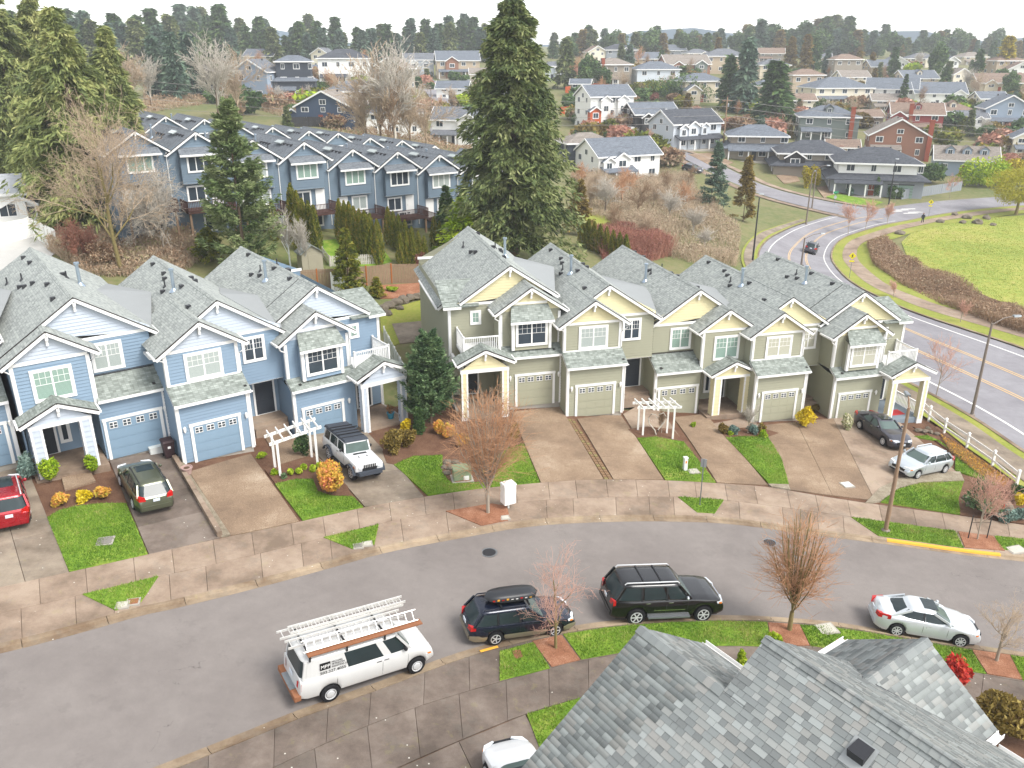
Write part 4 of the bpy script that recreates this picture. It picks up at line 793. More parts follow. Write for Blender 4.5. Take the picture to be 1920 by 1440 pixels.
# ------------------------------------------------------------------ slate-blue terraces behind, and the houses on the hill
def gframe():
    m = MB()
    for q in ((0, 1, 0, .1), (0, 1, .9, 1), (0, .08, .1, .9), (.92, 1, .1, .9), (.48, .52, .1, .9)): m.box(q[0] - .5, q[1] - .5, -.07, .02, q[2], q[3])
    return m.mesh('window', 'trim')
UWIN = gframe(); UW1 = None
_g = MB(); _g.box(-.44, .44, -.035, -.02, .08, .92); UPANE = {k: None for k in ('glass', 'glass_far', 'glass_blind', 'glass_green', 'glass_curtain')}
for k in UPANE: UPANE[k] = _g.mesh('pane', k)
def fwin(par, x, y, z, w_, h, rot=0, glass='glass_far', name='window'):
    o = obj(name, UWIN, par, (x, y, z), rot); o.scale = (w_, 1, h); obj('pane', UPANE[glass], o); return o
GY_YAW = 36.0
def slate_unit(apex, detail, i):
    """three-storey unit seen from its back: origin at the gable apex foot"""
    m = dict(wall='siding_slate', gable='gable_slate'); zb = T(apex[0], apex[1]) ; zr = min(max(apex[2] - zb, 8.2), 11); 
    h = House('townhouse', (apex[0], apex[1], apex[2] - zr), rd(GY_YAW), 0, 0, m); hw = 2.76; k = .66; ev = zr - hw * k; D = 12.5
    c = .24 if detail else .5
    h.front(h.wall, .35, [(-hw, -1.5), (hw, -1.5), (hw, ev + .1), (-hw, ev + .1)], c); h.front(None, .34, [(-hw, ev + .1), (hw, ev + .1), (0, zr - .12)], c)
    for x, sg in ((-hw, -1), (hw, 1)): h.side(h.wall, x, [(.35, -1.5), (D, -1.5), (D, ev), (.35, ev)], sg, c)
    h.back(h.wall, D, [(-hw, -1.5), (hw, -1.5), (hw, ev), (0, zr - .1), (-hw, ev)], c)
    h.gable(-hw - .3, hw + .3, 0, zr, k, k, 0, D + .3, 'roof_back', gut=(1.2, 1.2))
    if detail:
        h.front(h.wall, -.15, [(-1.85, zr - 4.9), (1.85, zr - 4.9), (1.85, zr - 2.05), (-1.85, zr - 2.05)], c); h.side(h.wall, -1.85, [(-.15, zr - 4.9), (.35, zr - 4.9), (.35, zr - 2), (-.15, zr - 2)], -1, c); h.side(h.wall, 1.85, [(-.15, zr - 4.9), (.35, zr - 4.9), (.35, zr - 2), (-.15, zr - 2)], 1, c)
        h.bx(h.trim, -1.84, 1.84, -.14, .35, zr - 4.94, zr - 4.88)
        h.window(-1.25, 1.2, zr - 3.85, zr - 2.2, -.15, 'triple', ('glass_green', 'glass', 'glass_blind', 'glass_green')[i % 4]); fl = 1 if i % 2 else -1
        a, b = (-1.5, .4) if fl > 0 else (-.4, 1.5); h.window(a, b, zr - 6.75, zr - 5.15, .35, 'slider', ('glass_blind', 'glass')[i % 2])
        a, b = (.9, 1.95) if fl > 0 else (-1.95, -.9); h.door(a, b, zr - 7.2, zr - 5.1, .35, 'door_white')
        h.spout([(2.55, .1, ev - .3), (2.55, .28, ev - .6), (2.55, .28, .2)])
        zd = zr - 7.25; dk = MB(); dk.box(-2.3, 2.35, -2.3, .33, zd - .22, zd - .04); dk.build('deck_floor', 'deck_wood', h.r); 
        for q in (((-2.3, -2.28), (2.35, -2.28)), ((-2.28, -2.3), (-2.28, .2)), ((2.33, -2.3), (2.33, .2))):
            r = MB(); a, b = Vector((*q[0], 0)), Vector((*q[1], 0)); n = int((b - a).length / .16); r.bar(a + UZ * (zd + .95), b + UZ * (zd + .95), .09, .05); r.bar(a + UZ * (zd + .06), b + UZ * (zd + .06), .05, .08)
            for j in range(n + 1): p = a.lerp(b, j / n); r.box(p.x - .022, p.x + .022, p.y - .022, p.y + .022, zd, zd + .93)
            r.build('deck_railing', 'deck_wood', h.r)
        for x in (-2.1, 2.1): q = MB(); q.box(x - .1, x + .1, -2.15, -1.95, -1.2, zd - .2); q.build('deck_post', 'wood_pole', h.r)
        s_ = MB(); s_.ext([(-1.95, -.75, zr - 2.1), (1.95, -.75, zr - 2.1), (1.85, .36, zr - 1.45), (-1.85, .36, zr - 1.45)], (0, 0, -.08)); s_.build('window_roof', 'roof_back', h.r, 0, True); q = MB(); q.box(-1.97, 1.97, -.79, -.74, zr - 2.26, zr - 2.08); q.build('trim_board', 'trim', h.r)
        h.window(-.2, 1.6, .2, 1.9, .35, 'slider', 'glass')
    else:
        s_ = MB(); s_.box(-1.3, 1.3, .2, .4, zr - 3.1, zr - 1.6); fwin(h.r, 0, .3, zr - 3.3, 2.2, 1.4)
    h.vents([(-.8, 1.6 + .9 * j, 'v') for j in range(3)] + [(-1.2, 7 + .8 * j, 'v') for j in range(4)] + [(-1.6, 6.4, 'p'), (-1.8, 9.4, 'f'), (.7, 4, 'v'), (.7, 5.2, 'v')], 0, zr, k)
    sl = MB(); z0 = zr - 1.3 * k; sl.ext([(-1.2, 3.6, zr - .75 * k + .02), (-.75, 3.6, zr - .55 * k + .1), (-.75, 5.4, zr - .55 * k + .1), (-1.2, 5.4, zr - .85 * k + .06)], (0, 0, .1)); sl.build('skylight', 'glass_blind', h.r)
    h.finish(); return h.r
ex36, ey36 = axes(GY_YAW)
A0 = at_depth(570, 265, 88)
APX = {-3: 17.0, -2: 16.65, -1: 15.6, 0: 15.08, 1: 14.0, 2: 13.4, 3: 12.7, 4: 12.1, 5: 11.6}
SLAB = {-3: 'slate blue townhouse at the left end of its terrace, mostly behind the cedar', -2: 'slate blue townhouse just left of the pine top', -1: 'slate blue townhouse half hidden behind the pine', 0: 'slate blue townhouse with green-tinted triple window and pale back door', 1: 'slate blue townhouse with small white door left of its lower window', 2: 'slate blue townhouse with brown deck and white glazed door', 3: 'slate blue townhouse behind the small spire-shaped conifer', 4: 'slate blue townhouse behind the left edge of the tall fir', 5: 'slate blue townhouse at the far right end, behind the tall fir'}
for k_, z_ in APX.items():
    p = A0 + ex36 * 5.52 * k_; tag(slate_unit((p[0], p[1], z_), True, k_ + 3), SLAB[k_], 'townhouse', 'slate blue terrace behind the hedges')
for j, (u, v) in enumerate([(310, 217), (383, 222), (447, 233), (511, 237), (579, 244), (634, 248), (694, 257), (754, 262), (815, 272)]):
    p = at_depth(u, v, 112 + j * 2.2); tag(slate_unit(p, False, j), f'slate roofed townhouse in the second terrace, {["first", "second", "third", "fourth", "fifth", "sixth", "seventh", "eighth", "ninth"][j]} gable from the left', 'townhouse', 'second slate terrace')
def hill_house(u0, u1, vt, vb, kind, wall, roof, yaw, label, porch=0, chim=0, gar=0, wings=(), st=2, trimc='trim', dorm=0, name='house', ov=.5, tier=None):
    c0 = W((u0 + u1) / 2, vb); d = DIST(c0); wr = (u1 - u0) * d / FPX; y = rd(yaw); rat = .72
    a = wr / (abs(math.cos(y)) + rat * abs(math.sin(y))) * .96; b = a * rat; H = (vb - vt) * d / FPX * .95
    n = Vector((math.sin(y) * -1, math.cos(y), 0)); ctr = Vector((c0.x, c0.y, 0)) + n * (b * .5)
    zf = T(ctr.x - n.x * b * .5, ctr.y - n.y * b * .5); r = empty(name, (ctr.x, ctr.y, zf), y); pit = .42 if kind == 'hip' else .55
    A, B = a / 2, b / 2; lowA, lowB = A, B
    if tier: A, B = A * .84, B * .8
    run = {'hip': min(A, B), 'side': B, 'front': A}[kind]; rise = min(run * pit, H * .42); hw = H - rise
    wl = MB(); wl.box(-A, A, -B, B, -3.5, hw)
    if tier:
        q = MB(); h1 = hw * .5; q.box(-lowA, lowA, -lowB, lowB, -3.5, h1); q.build('lower_wall', tier, r); q = MB(); e1, e2 = lowA + ov, lowB + ov; c0_ = [(-e1, -e2, h1 - .1), (e1, -e2, h1 - .1), (e1, e2, h1 - .1), (-e1, e2, h1 - .1)]; c1_ = [(-A, -B, h1 + .8), (A, -B, h1 + .8), (A, B, h1 + .8), (-A, B, h1 + .8)]
        for i in range(4): q.ext([c0_[i], c0_[(i + 1) % 4], c1_[(i + 1) % 4], c1_[i]], (0, 0, -.2))
        q.build('lower_roof', roof, r, 0, True)
    if kind == 'side':
        for x in (-A, A - .02): wl.ext([(x, -B, hw), (x, B, hw), (x, 0, hw + rise)], (.02, 0, 0))
    if kind == 'front':
        for yy in (-B, B - .02): wl.ext([(-A, yy, hw), (A, yy, hw), (0, yy, hw + rise)], (0, .02, 0))
    o_ = ov; dz = rise / run * o_; rf = MB(); th = -.22; edge = MB()
    def pl(*p): rf.ext(p, (0, 0, th))
    if kind == 'hip':
        e = [(-A - o_, -B - o_, hw - dz), (A + o_, -B - o_, hw - dz), (A + o_, B + o_, hw - dz), (-A - o_, B + o_, hw - dz)]; q = max(A - B, 0) + .01; s_ = max(B - A, 0) + .01; rd1, rd2 = ((-q, 0, hw + rise), (q, 0, hw + rise)) if A >= B else ((0, -s_, hw + rise), (0, s_, hw + rise))
        if A >= B: pl(e[0], e[1], rd2, rd1); pl(e[2], e[3], rd1, rd2); pl(e[1], e[2], rd2); pl(e[3], e[0], rd1)
        else: pl(e[0], e[1], rd1); pl(e[2], e[3], rd2); pl(e[1], e[2], rd2, rd1); pl(e[3], e[0], rd1, rd2)
        for p, q2 in zip(e, e[1:] + e[:1]): edge.bar(Vector(p) - UZ * .14, Vector(q2) - UZ * .14, .1, .3)
    elif kind == 'side':
        for s_ in (-1, 1):
            pl((-A - o_, s_ * (B + o_), hw - dz), (A + o_, s_ * (B + o_), hw - dz), (A + o_, 0, hw + rise), (-A - o_, 0, hw + rise)); edge.bar((-A - o_, s_ * (B + o_), hw - dz - .12), (A + o_, s_ * (B + o_), hw - dz - .12), .1, .28)
            for x in (-1, 1): edge.bar((x * (A + o_), s_ * (B + o_), hw - dz - .14), (x * (A + o_), 0, hw + rise - .14), .1, .32)
    else:
        for s_ in (-1, 1):
            pl((s_ * (A + o_), -B - o_, hw - dz), (s_ * (A + o_), B + o_, hw - dz), (0, B + o_, hw + rise), (0, -B - o_, hw + rise)); edge.bar((s_ * (A + o_), -B - o_, hw - dz - .12), (s_ * (A + o_), B + o_, hw - dz - .12), .1, .28)
            edge.bar((s_ * (A + o_), -B - o_, hw - dz - .14), (0, -B - o_, hw + rise - .14), .1, .32)
    wl.build('wall', wall, r); rf.build('roof', roof, r, 0, True); edge.build('fascia', trimc, r)
    # front wings: (x centre as a share of A, half width share, height share, projection, wall)
    for xc, ww, hh, pr, wm, rt in wings:
        x, w2, h2 = xc * A, ww * A, hh * hw; m = MB(); m.box(x - w2, x + w2, -B - pr, -B + .3, -3, h2); rs = w2 * .62; m.ext([(x - w2, -B - pr, h2), (x + w2, -B - pr, h2), (x, -B - pr, h2 + rs)], (0, .05, 0)); m.build('wing_wall', wm or wall, r)
        q = MB(); back = -B + (pr + B * .6 if h2 + rs > hw * .8 else .6); back = min(back, -.05)
        for s_ in (-1, 1): q.ext([(x + s_ * (w2 + .35), -B - pr - .35, h2 - .2), (x + s_ * (w2 + .35), back, h2 - .2), (x, back, h2 + rs + .05), (x, -B - pr - .35, h2 + rs + .05)], (0, 0, -.18))
        q.build('wing_roof', rt or roof, r, 0, True); t_ = MB()
        for s_ in (-1, 1): t_.bar((x + s_ * (w2 + .36), -B - pr - .37, h2 - .34), (x, -B - pr - .37, h2 + rs - .08), .09, .28)
        t_.build('wing_fascia', trimc, r)
        if h2 > 3.4 or gar != 2: fwin(r, x, -B - pr, h2 * .62, min(w2 * 1.1, 2.0), min(1.5, h2 * .3))
        if h2 > 4.8 and gar != 2: fwin(r, x, -B - pr, h2 * .2, min(w2 * 1.2, 2.2), 1.5)
    fB = B
    fh = hw / st; k = 0; nw = max(2, int(a / 3.6))
    for s_ in range(st):
        B = lowB if (tier and s_ == 0) else fB
        for i in range(nw):
            x = -A + a * (i + .5) / nw
            if any(abs(x - q[0] * A) < q[1] * A + .6 and q[2] * hw > s_ * fh + 1.2 for q in wings): continue
            if s_ == 0 and gar and x > A * .1 * (1 if gar == 1 else 9): continue
            fwin(r, x, -B, s_ * fh + fh * .34, 1.0 + .7 * ((i + s_) % 2), min(1.45, fh * .5), 0, ('glass_far', 'glass', 'glass_far')[(i + s_) % 3])
        for i in range(2):
            for sg in (-1, 1): fwin(r, sg * (lowA if (tier and s_ == 0) else A), -B + b * (i + .5) / 2 * (B / lowB), s_ * fh + fh * .36, .9 + .5 * (i % 2), min(1.35, fh * .5), sg * math.pi / 2)
    B = lowB if tier else B; A = lowA if tier else A
    if kind == 'front' and rise > 2: fwin(r, 0, -B, hw + .15, 1.5, 1.1)
    if kind == 'side':
        for sg in (-1, 1): fwin(r, sg * A, 0, hw * .92, 1.2, 1.2, sg * math.pi / 2)
    if porch:
        p0, p1 = (-A * .95, A * (.95 if porch == 1 else .1)); hp = min(fh * .95, 3.0); m = MB(); m.ext([(p0, -B - 2.4, hp - .3), (p1, -B - 2.4, hp - .3), (p1, -B, hp + .55), (p0, -B, hp + .55)], (0, 0, -.2)); m.build('porch_roof', roof, r, 0, True)
        for i in range(4): x = p0 + .2 + (p1 - p0 - .4) * i / 3; q = MB(); q.box(x - .13, x + .13, -B - 2.2, -B - 1.94, -1.5, hp - .4); q.build('porch_post', 'trim', r)
        q = MB(); q.box(p0, p1, -B - 2.3, -B, -1.5, .15); q.build('porch_floor', 'foundation', r)
    if gar:
        x = A * .52; m = MB(); m.box(x - 2.3, x + 2.3, -B - .06, -B, -.2, 2.3); g_ = m.build('garage_door', 'glass_green' if gar == 3 else ('w_pale' if wall != 'w_pale' else 'trim'), r); q = MB()
        for zz in (.55, 1.1, 1.65): q.box(x - 2.3, x + 2.3, -B - .075, -B - .055, zz - .03, zz + .03)
        q.box(x - 2.45, x + 2.45, -B - .09, -B - .05, 2.3, 2.5); q.build('door_rail', 'dark_metal' if gar == 3 else 'trim', g_)
    m = MB(); m.box(-A * .1 - .5, -A * .1 + .5, -B - .05, -B, .1, 2.3); m.build('door', 'door_dark' if len(label) % 2 else 'brick', r)
    if chim: m = MB(); x = chim * A; m.box(x - .5, x + .5, -B - .55, -B + .35, -2, hw + rise * .9); m.box(x - .58, x + .58, -B - .62, -B + .42, hw + rise * .9, hw + rise * .9 + .2); m.build('chimney', 'brick', r)
    for i in range(dorm):
        x = -A * .55 + A * 1.1 * i / max(dorm - 1, 1) if dorm > 1 else 0; yy = -B * .62; zb = hw + rise * .3; m = MB(); m.box(x - .9, x + .9, yy, yy + B * .5, zb - .4, zb + 1.2); m.ext([(x - .9, yy, zb + 1.2), (x + .9, yy, zb + 1.2), (x, yy, zb + 1.9)], (0, .05, 0)); dd = m.build('dormer', wall, r); q = MB()
        for s_ in (-1, 1): q.ext([(x + s_ * 1.15, yy - .25, zb + 1.05), (x + s_ * 1.15, yy + B * .6, zb + 1.05), (x, yy + B * .6, zb + 2.0), (x, yy - .25, zb + 2.0)], (0, 0, -.12))
        q.build('dormer_roof', roof, dd, 0, True); fwin(dd, x, yy, zb, 1.0, 1.1)
    for i in range(3): m = MB(); x = -A * .4 + A * .35 * i; m.box(x - .15, x + .15, .25, .55, hw + rise * .86, hw + rise * .98 + .1); m.build('roof_vent', 'dark_metal', r)
    return tag(r, label, 'house', 'houses on the hillside')
HH = [
 (352, 412, 122, 180, 'front', 'w_dark', 'r_slate', 12, 'black house with white corner on the hill above the bare trees', dict(st=2)),
 (428, 518, 112, 190, 'front', 'w_blue', 'r_grey', -18, 'blue-grey gabled house with timber stair on the left hillside', dict(porch=2)),
 (512, 597, 105, 188, 'hip', 'w_dark', 'r_slate', 8, 'dark grey three-storey house with stacked hipped roofs', dict(st=3, porch=2, tier='w_dark')),
 (578, 625, 90, 130, 'front', 'w_cream', 'r_grey', -20, 'cream gable end peeking beside the tall dark house', dict()),
 (593, 705, 93, 162, 'hip', 'w_white', 'r_dark', 10, 'large white house with broad dark hipped roof', dict(porch=2)),
 (608, 732, 152, 205, 'hip', 'w_beige', 'r_grey', 8, 'beige house with low grey hipped roof below the white house', dict(st=2)),
 (548, 668, 170, 236, 'front', 'w_navy', 'r_taupe', -8, 'navy house with steep taupe gable below the retaining wall', dict(wings=((-1.25, .3, .55, -1.5, None, None),))),
 (680, 802, 192, 255, 'hip', 'w_white', 'r_grey', 6, 'white house with grey hip roof behind bare alders', dict(st=2)),
 (690, 770, 108, 172, 'front', 'w_stone', 'r_taupe', -15, 'stone-coloured gable house at the bend of the upper road', dict(wings=((.1, .3, .8, .8, 'w_white', None),))),
 (756, 818, 100, 142, 'side', 'w_pale', 'r_grey', 10, 'pale house with twin white gables at top of the upper road', dict(wings=((-.4, .3, .8, 1, 'w_white', None), (.45, .3, .8, 1, None, None)), gar=1)),
 (815, 905, 96, 148, 'side', 'w_tan', 'r_slate', 8, 'tan craftsman house with long columned porch', dict(porch=1, wings=((-.3, .3, .95, .6, 'w_brown', None),))),
 (760, 880, 84, 104, 'hip', 'w_grey', 'r_slate', 4, 'low slate roof on the skyline left of the tall fir', dict(st=1)),
 (800, 912, 202, 272, 'side', 'w_white', 'r_grey', -12, 'white house with covered back deck left of the tall fir', dict(porch=2, wings=((.5, .42, .95, .5, None, None),))),
 (1098, 1142, 86, 118, 'front', 'w_cream', 'r_brown', 15, 'cream gabled house high on the ridge right of the fir', dict()),
 (1130, 1202, 83, 118, 'hip', 'w_grey', 'r_dark', 10, 'charcoal roofed house on the ridge beside the cream gable', dict(wings=((.2, .3, .9, 1, None, None),))),
 (1178, 1282, 98, 126, 'hip', 'w_tan', 'r_slate', 4, 'wide tan house with slate hips along the ridge', dict()),
 (1116, 1190, 110, 164, 'hip', 'w_taupe', 'r_taupe', 12, 'taupe two-storey hipped house with tall chimney', dict(chim=-.8, porch=2)),
 (1188, 1278, 116, 168, 'hip', 'w_pale', 'r_slate', 6, 'pale house under a pyramid slate roof above the evergreen hedge', dict()),
 (1242, 1338, 103, 142, 'side', 'w_brown', 'r_taupe', 8, 'brown craftsman house with two pointed gables on the hill', dict(wings=((-.5, .25, .9, 1, None, None), (.55, .28, .95, 1, 'w_green', None)))),
 (1272, 1366, 138, 192, 'hip', 'w_beige', 'r_slate', 14, 'beige two-storey house behind the clipped evergreens', dict(wings=((-.75, .35, .6, 3, None, None),))),
 (1318, 1402, 92, 138, 'hip', 'w_tan', 'r_grey', 2, 'tan house beside the golden cypress on the ridge', dict(st=2)),
 (1090, 1202, 160, 246, 'side', 'w_white', 'r_slate', 22, 'white modern farmhouse with orange cladding at its garage', dict(st=3, wings=((-.35, .22, .9, .8, None, None), (.45, .24, .9, .8, None, None), (-.85, .25, .6, 1.2, 'orange_panel', None)), gar=3)),
 (1176, 1284, 193, 254, 'side', 'w_char', 'r_slate', 18, 'charcoal craftsman house with white windows and solar roof', dict(wings=((-.5, .25, .85, .8, None, None), (.3, .34, .95, .8, None, None)), gar=1)),
 (1236, 1374, 206, 280, 'side', 'w_pale', 'r_dark', 26, 'pale grey house with three white-edged front gables', dict(wings=((-.65, .16, .85, .8, None, None), (-.25, .2, .92, .8, None, None), (.25, .13, .9, .5, None, None)), porch=1)),
 (1052, 1162, 250, 316, 'hip', 'w_dark', 'r_taupe', 16, 'dark grey house with flat brown hip roof below the white van', dict()),
 (1096, 1262, 260, 338, 'side', 'w_white', 'r_slate', 24, 'white house with unfinished timber windows above the brush', dict(wings=((-.72, .17, .8, .8, None, None), (-.3, .24, .88, .8, None, None)), porch=2)),
 (1352, 1484, 236, 302, 'hip', 'w_taupe', 'r_slate', -8, 'taupe prairie-style house with wide eaves by the utility pole', dict(porch=1, ov=1.0, tier='w_stone')),
 (1440, 1602, 266, 334, 'hip', 'w_stone', 'r_dark', -10, 'dark stone house with low roofs and wide garage by the side street', dict(wings=((-.55, .3, .8, 1, 'w_char', None),), gar=1, ov=.9, tier='w_taupe')),
 (1543, 1737, 280, 368, 'hip', 'w_white', 'r_dark', -14, 'white and slate modern house with glass garage at the corner', dict(gar=3, porch=2, ov=1.1, tier='w_grey')),
 (1488, 1612, 200, 266, 'hip', 'w_green', 'r_slate', -12, 'grey-green craftsman house with red brick chimney and porch', dict(chim=.75, porch=2, dorm=1)),
 (1618, 1742, 222, 298, 'front', 'w_brown', 'r_taupe', -16, 'brown shingled house with cream trim and broad gable', dict(chim=1.0, porch=2)),
 (1662, 1768, 194, 254, 'side', 'w_red', 'r_brown', -14, 'dark red craftsman house behind the brown gable', dict(chim=-.3, wings=((-.75, .3, .9, .8, None, None),), dorm=1, porch=1)),
 (1740, 1828, 194, 240, 'hip', 'w_beige', 'r_brown', -8, 'beige house with brown hip roof right of the red house', dict(dorm=1)),
 (1838, 1935, 178, 244, 'front', 'w_blue', 'r_slate', -12, 'grey-blue craftsman house with brick chimney at the right edge', dict(chim=.9, porch=1)),
 (1742, 1872, 276, 332, 'side', 'w_blue', 'r_taupe', -20, 'bungalow with brown roof and long dormer behind the laurel hedge', dict(st=1, dorm=3)),
 (1518, 1642, 146, 200, 'hip', 'w_cream', 'r_slate', 6, 'cream house with slate hip roof beside the trampoline lawn', dict(porch=2)),
 (1612, 1722, 147, 200, 'side', 'w_white', 'r_slate', -22, 'white house with plain gable end and slate roof', dict()),
 (1708, 1812, 155, 202, 'side', 'w_white', 'r_slate', -10, 'white house with paired gables behind bare cherry trees', dict(wings=((.7, .25, .95, .8, None, None),))),
 (1480, 1545, 130, 182, 'hip', 'w_tan', 'r_brown', 4, 'tan hipped house behind the big round evergreen', dict()),
 (1572, 1634, 132, 164, 'side', 'w_cream', 'r_taupe', 8, 'cream gable roof tucked below the brown hip roof', dict()),
 (1558, 1618, 102, 146, 'hip', 'w_taupe', 'r_brown', 6, 'brown double-eaved house under the dark firs', dict()),
 (1688, 1762, 132, 166, 'side', 'w_beige', 'r_slate', 6, 'beige house with small dormer below the round evergreen', dict(dorm=1)),
 (1652, 1704, 104, 138, 'front', 'w_white', 'r_grey', -8, 'white gable among conifers on the skyline', dict()),
 (1780, 1822, 128, 162, 'front', 'w_cream', 'r_taupe', 10, 'cream cottage left of the tall golden conifer', dict()),
 (1828, 1925, 138, 176, 'side', 'w_beige', 'r_brown', -8, 'beige gabled house right of the golden conifer', dict(wings=((-.5, .25, .9, .8, None, None),))),
 (1766, 1796, 106, 142, 'front', 'w_white', 'r_grey', 6, 'narrow white gable behind the round evergreen', dict()),
 (1892, 1960, 240, 292, 'front', 'w_cream', 'r_slate', -14, 'cream house cut off by the right picture edge', dict(porch=1)),
 (1860, 1922, 104, 142, 'hip', 'w_tan', 'r_brown', 6, 'tan roof on the skyline at far right', dict()),
 (1546, 1612, 262, 292, 'side', 'w_tan', 'r_brown', -12, 'low tan garage with brown roof behind the dark stone house', dict(st=1)),
 (1420, 1482, 112, 150, 'hip', 'w_beige', 'r_grey', 4, 'beige house between the big dark conifers', dict()),
 (930, 1010, 96, 140, 'side', 'w_taupe', 'r_grey', 4, 'taupe roofed house glimpsed behind the tall fir', dict()),
 (640, 690, 188, 212, 'side', 'w_grey', 'r_taupe', -6, 'small grey annex beside the navy house', dict(st=1)),
 (-90, 66, 330, 436, 'side', 'w_white', 'r_pale', 24, 'white building with pale roof at the left edge', dict(st=1)),
 (18, 74, 362, 430, 'front', 'w_white', 'r_grey', 24, 'white outbuilding with grey gable at the left edge', dict(st=1)),
]
EX = [(1285, 1335, 92, 118, 'hip', 'w_beige', 'r_grey', 'low beige house in the upper row above the brown craftsman'), (1418, 1472, 90, 116, 'side', 'w_taupe', 'r_brown', 'taupe house in the upper row between conifers'), (1628, 1690, 112, 142, 'side', 'w_tan', 'r_slate', 'tan house squeezed between bronze conifers'), (1698, 1760, 100, 126, 'hip', 'w_cream', 'r_grey', 'cream skyline house behind the round evergreen'), (1800, 1856, 98, 122, 'hip', 'w_beige', 'r_taupe', 'beige skyline house by the gap in the trees'), (1885, 1940, 116, 148, 'front', 'w_white', 'r_brown', 'white gable house high at the right edge'), (1536, 1596, 150, 172, 'side', 'w_pale', 'r_slate', 'pale roof peeking above the cream hipped house'),
 (1632, 1690, 176, 206, 'side', 'w_beige', 'r_taupe', 'small beige house below the white gable end'), (1412, 1476, 150, 186, 'hip', 'w_tan', 'r_slate', 'tan house half hidden by the broad dark conifer'), (556, 604, 122, 150, 'side', 'w_grey', 'r_slate', 'grey roof between the dark house and white house'), (880, 932, 128, 164, 'side', 'w_cream', 'r_taupe', 'cream house at the left flank of the fir top'), (908, 962, 168, 204, 'front', 'w_blue', 'r_slate', 'blue-grey house partly behind the fir'), (1012, 1062, 116, 152, 'hip', 'w_pale', 'r_grey', 'pale house right of the fir top'), (1066, 1108, 148, 182, 'side', 'w_taupe', 'r_slate', 'taupe house below the round dark evergreen'), (1476, 1530, 176, 210, 'side', 'w_cream', 'r_brown', 'cream house above the grey-green craftsman'),
 (1790, 1850, 208, 246, 'side', 'w_white', 'r_grey', 'white house left of the grey-blue craftsman'), (1600, 1660, 206, 236, 'side', 'w_taupe', 'r_brown', 'taupe house between the green and brown houses'), (450, 520, 92, 122, 'side', 'w_beige', 'r_slate', 'beige house in the trees above the blue-grey gable'), (700, 752, 168, 200, 'side', 'w_stone', 'r_grey', 'stone house behind the bare alders'), (1395, 1450, 116, 146, 'side', 'w_cream', 'r_taupe', 'cream house right of the golden cypress'), (1236, 1290, 84, 108, 'side', 'w_grey', 'r_slate', 'grey skyline house above the tan wide house'), (1500, 1560, 100, 128, 'side', 'w_beige', 'r_grey', 'beige skyline house left of the brown hip roof'), (1832, 1890, 172, 204, 'side', 'w_cream', 'r_slate', 'cream house behind the spreading evergreen'), (815, 880, 152, 186, 'side', 'w_white', 'r_slate', 'white house beside the bend of the upper road')]
HH += [(*e[:7], (8, -12, 4, -6)[i % 4], e[7], dict(wings=((.4, .28, .9, .8, None, None),) if i % 3 == 0 else (), porch=2 if i % 3 == 1 else 0)) for i, e in enumerate(EX)]
for h_ in HH: hill_house(*h_[:9], **h_[9])
# ------------------------------------------------------------------ plants
def RNG(s): return np.random.default_rng(s)
def conifer_np(h, r, nb, m, s, seed, p=.85, z0=.06, droop=.25, lift=.1, per=3, thin=.3, top=.02, tight=.55, jit=(.6, 1.12)):
    g = RNG(seed); f = g.random(nb) ** .8; zb = h * (z0 + (1 - z0) * f)
    R = r * np.maximum((1 - f), top) ** p * g.uniform(*jit, nb); az = np.arange(nb) * 2.399 + g.uniform(-.4, .4, nb)
    bt = g.random(nb)
    t = g.random((nb, m)) ** tight; t = .12 + .88 * t
    ca, sa = np.cos(az)[:, None], np.sin(az)[:, None]
    jx = g.normal(0, .13, (nb, m)) * R[:, None] * t
    X = ca * R[:, None] * t - sa * jx; Y = sa * R[:, None] * t + ca * jx
    Z = zb[:, None] + R[:, None] * (lift * t - droop * t * t) + g.normal(0, .05, (nb, m)) * R[:, None]
    C = np.stack([X, Y, Z], -1).reshape(-1, 3); N = len(C); az2 = np.repeat(az, m); bt2 = np.repeat(bt, m)
    vs, fs, ts = [], [], []; b = 0
    for k in range(per):
        a = az2 + g.normal(0, .75, N); pitch = g.normal(-.35 * droop * 3, .35, N); d = np.stack([np.cos(a) * np.cos(pitch), np.sin(a) * np.cos(pitch), np.sin(pitch)], 1)
        side = unit(np.cross(d, unit(g.normal(0, 1, (N, 3)) + np.array([0, 0, 1.2])))); L = s * g.uniform(.6, 1.25, N)
        v, f_ = quads_np(C + d * L[:, None] * .5 + g.normal(0, s * .3, (N, 3)), d * L[:, None], side * (L * thin)[:, None]); vs.append(v); fs.append(f_ + b); b += len(v); ts.append(np.clip(.5 * bt2 + .5 * g.random(N), 0, 1))
    return np.concatenate(vs), np.concatenate(fs), np.concatenate(ts)
def trunk_me(h, r, mat, seed=0, bend=.0, n=8):
    g = RNG(seed); m = MB(); P = [(bend * h * math.sin(i * .9) * .05, bend * h * math.cos(i * 1.3) * .05, h * i / 6 - (.4 if i == 0 else 0)) for i in range(7)]; m.tube(P, [r * (1.25 if i == 0 else 1) * (1 - .93 * i / 6) for i in range(7)], n); return m.mesh('trunk', mat, 60)
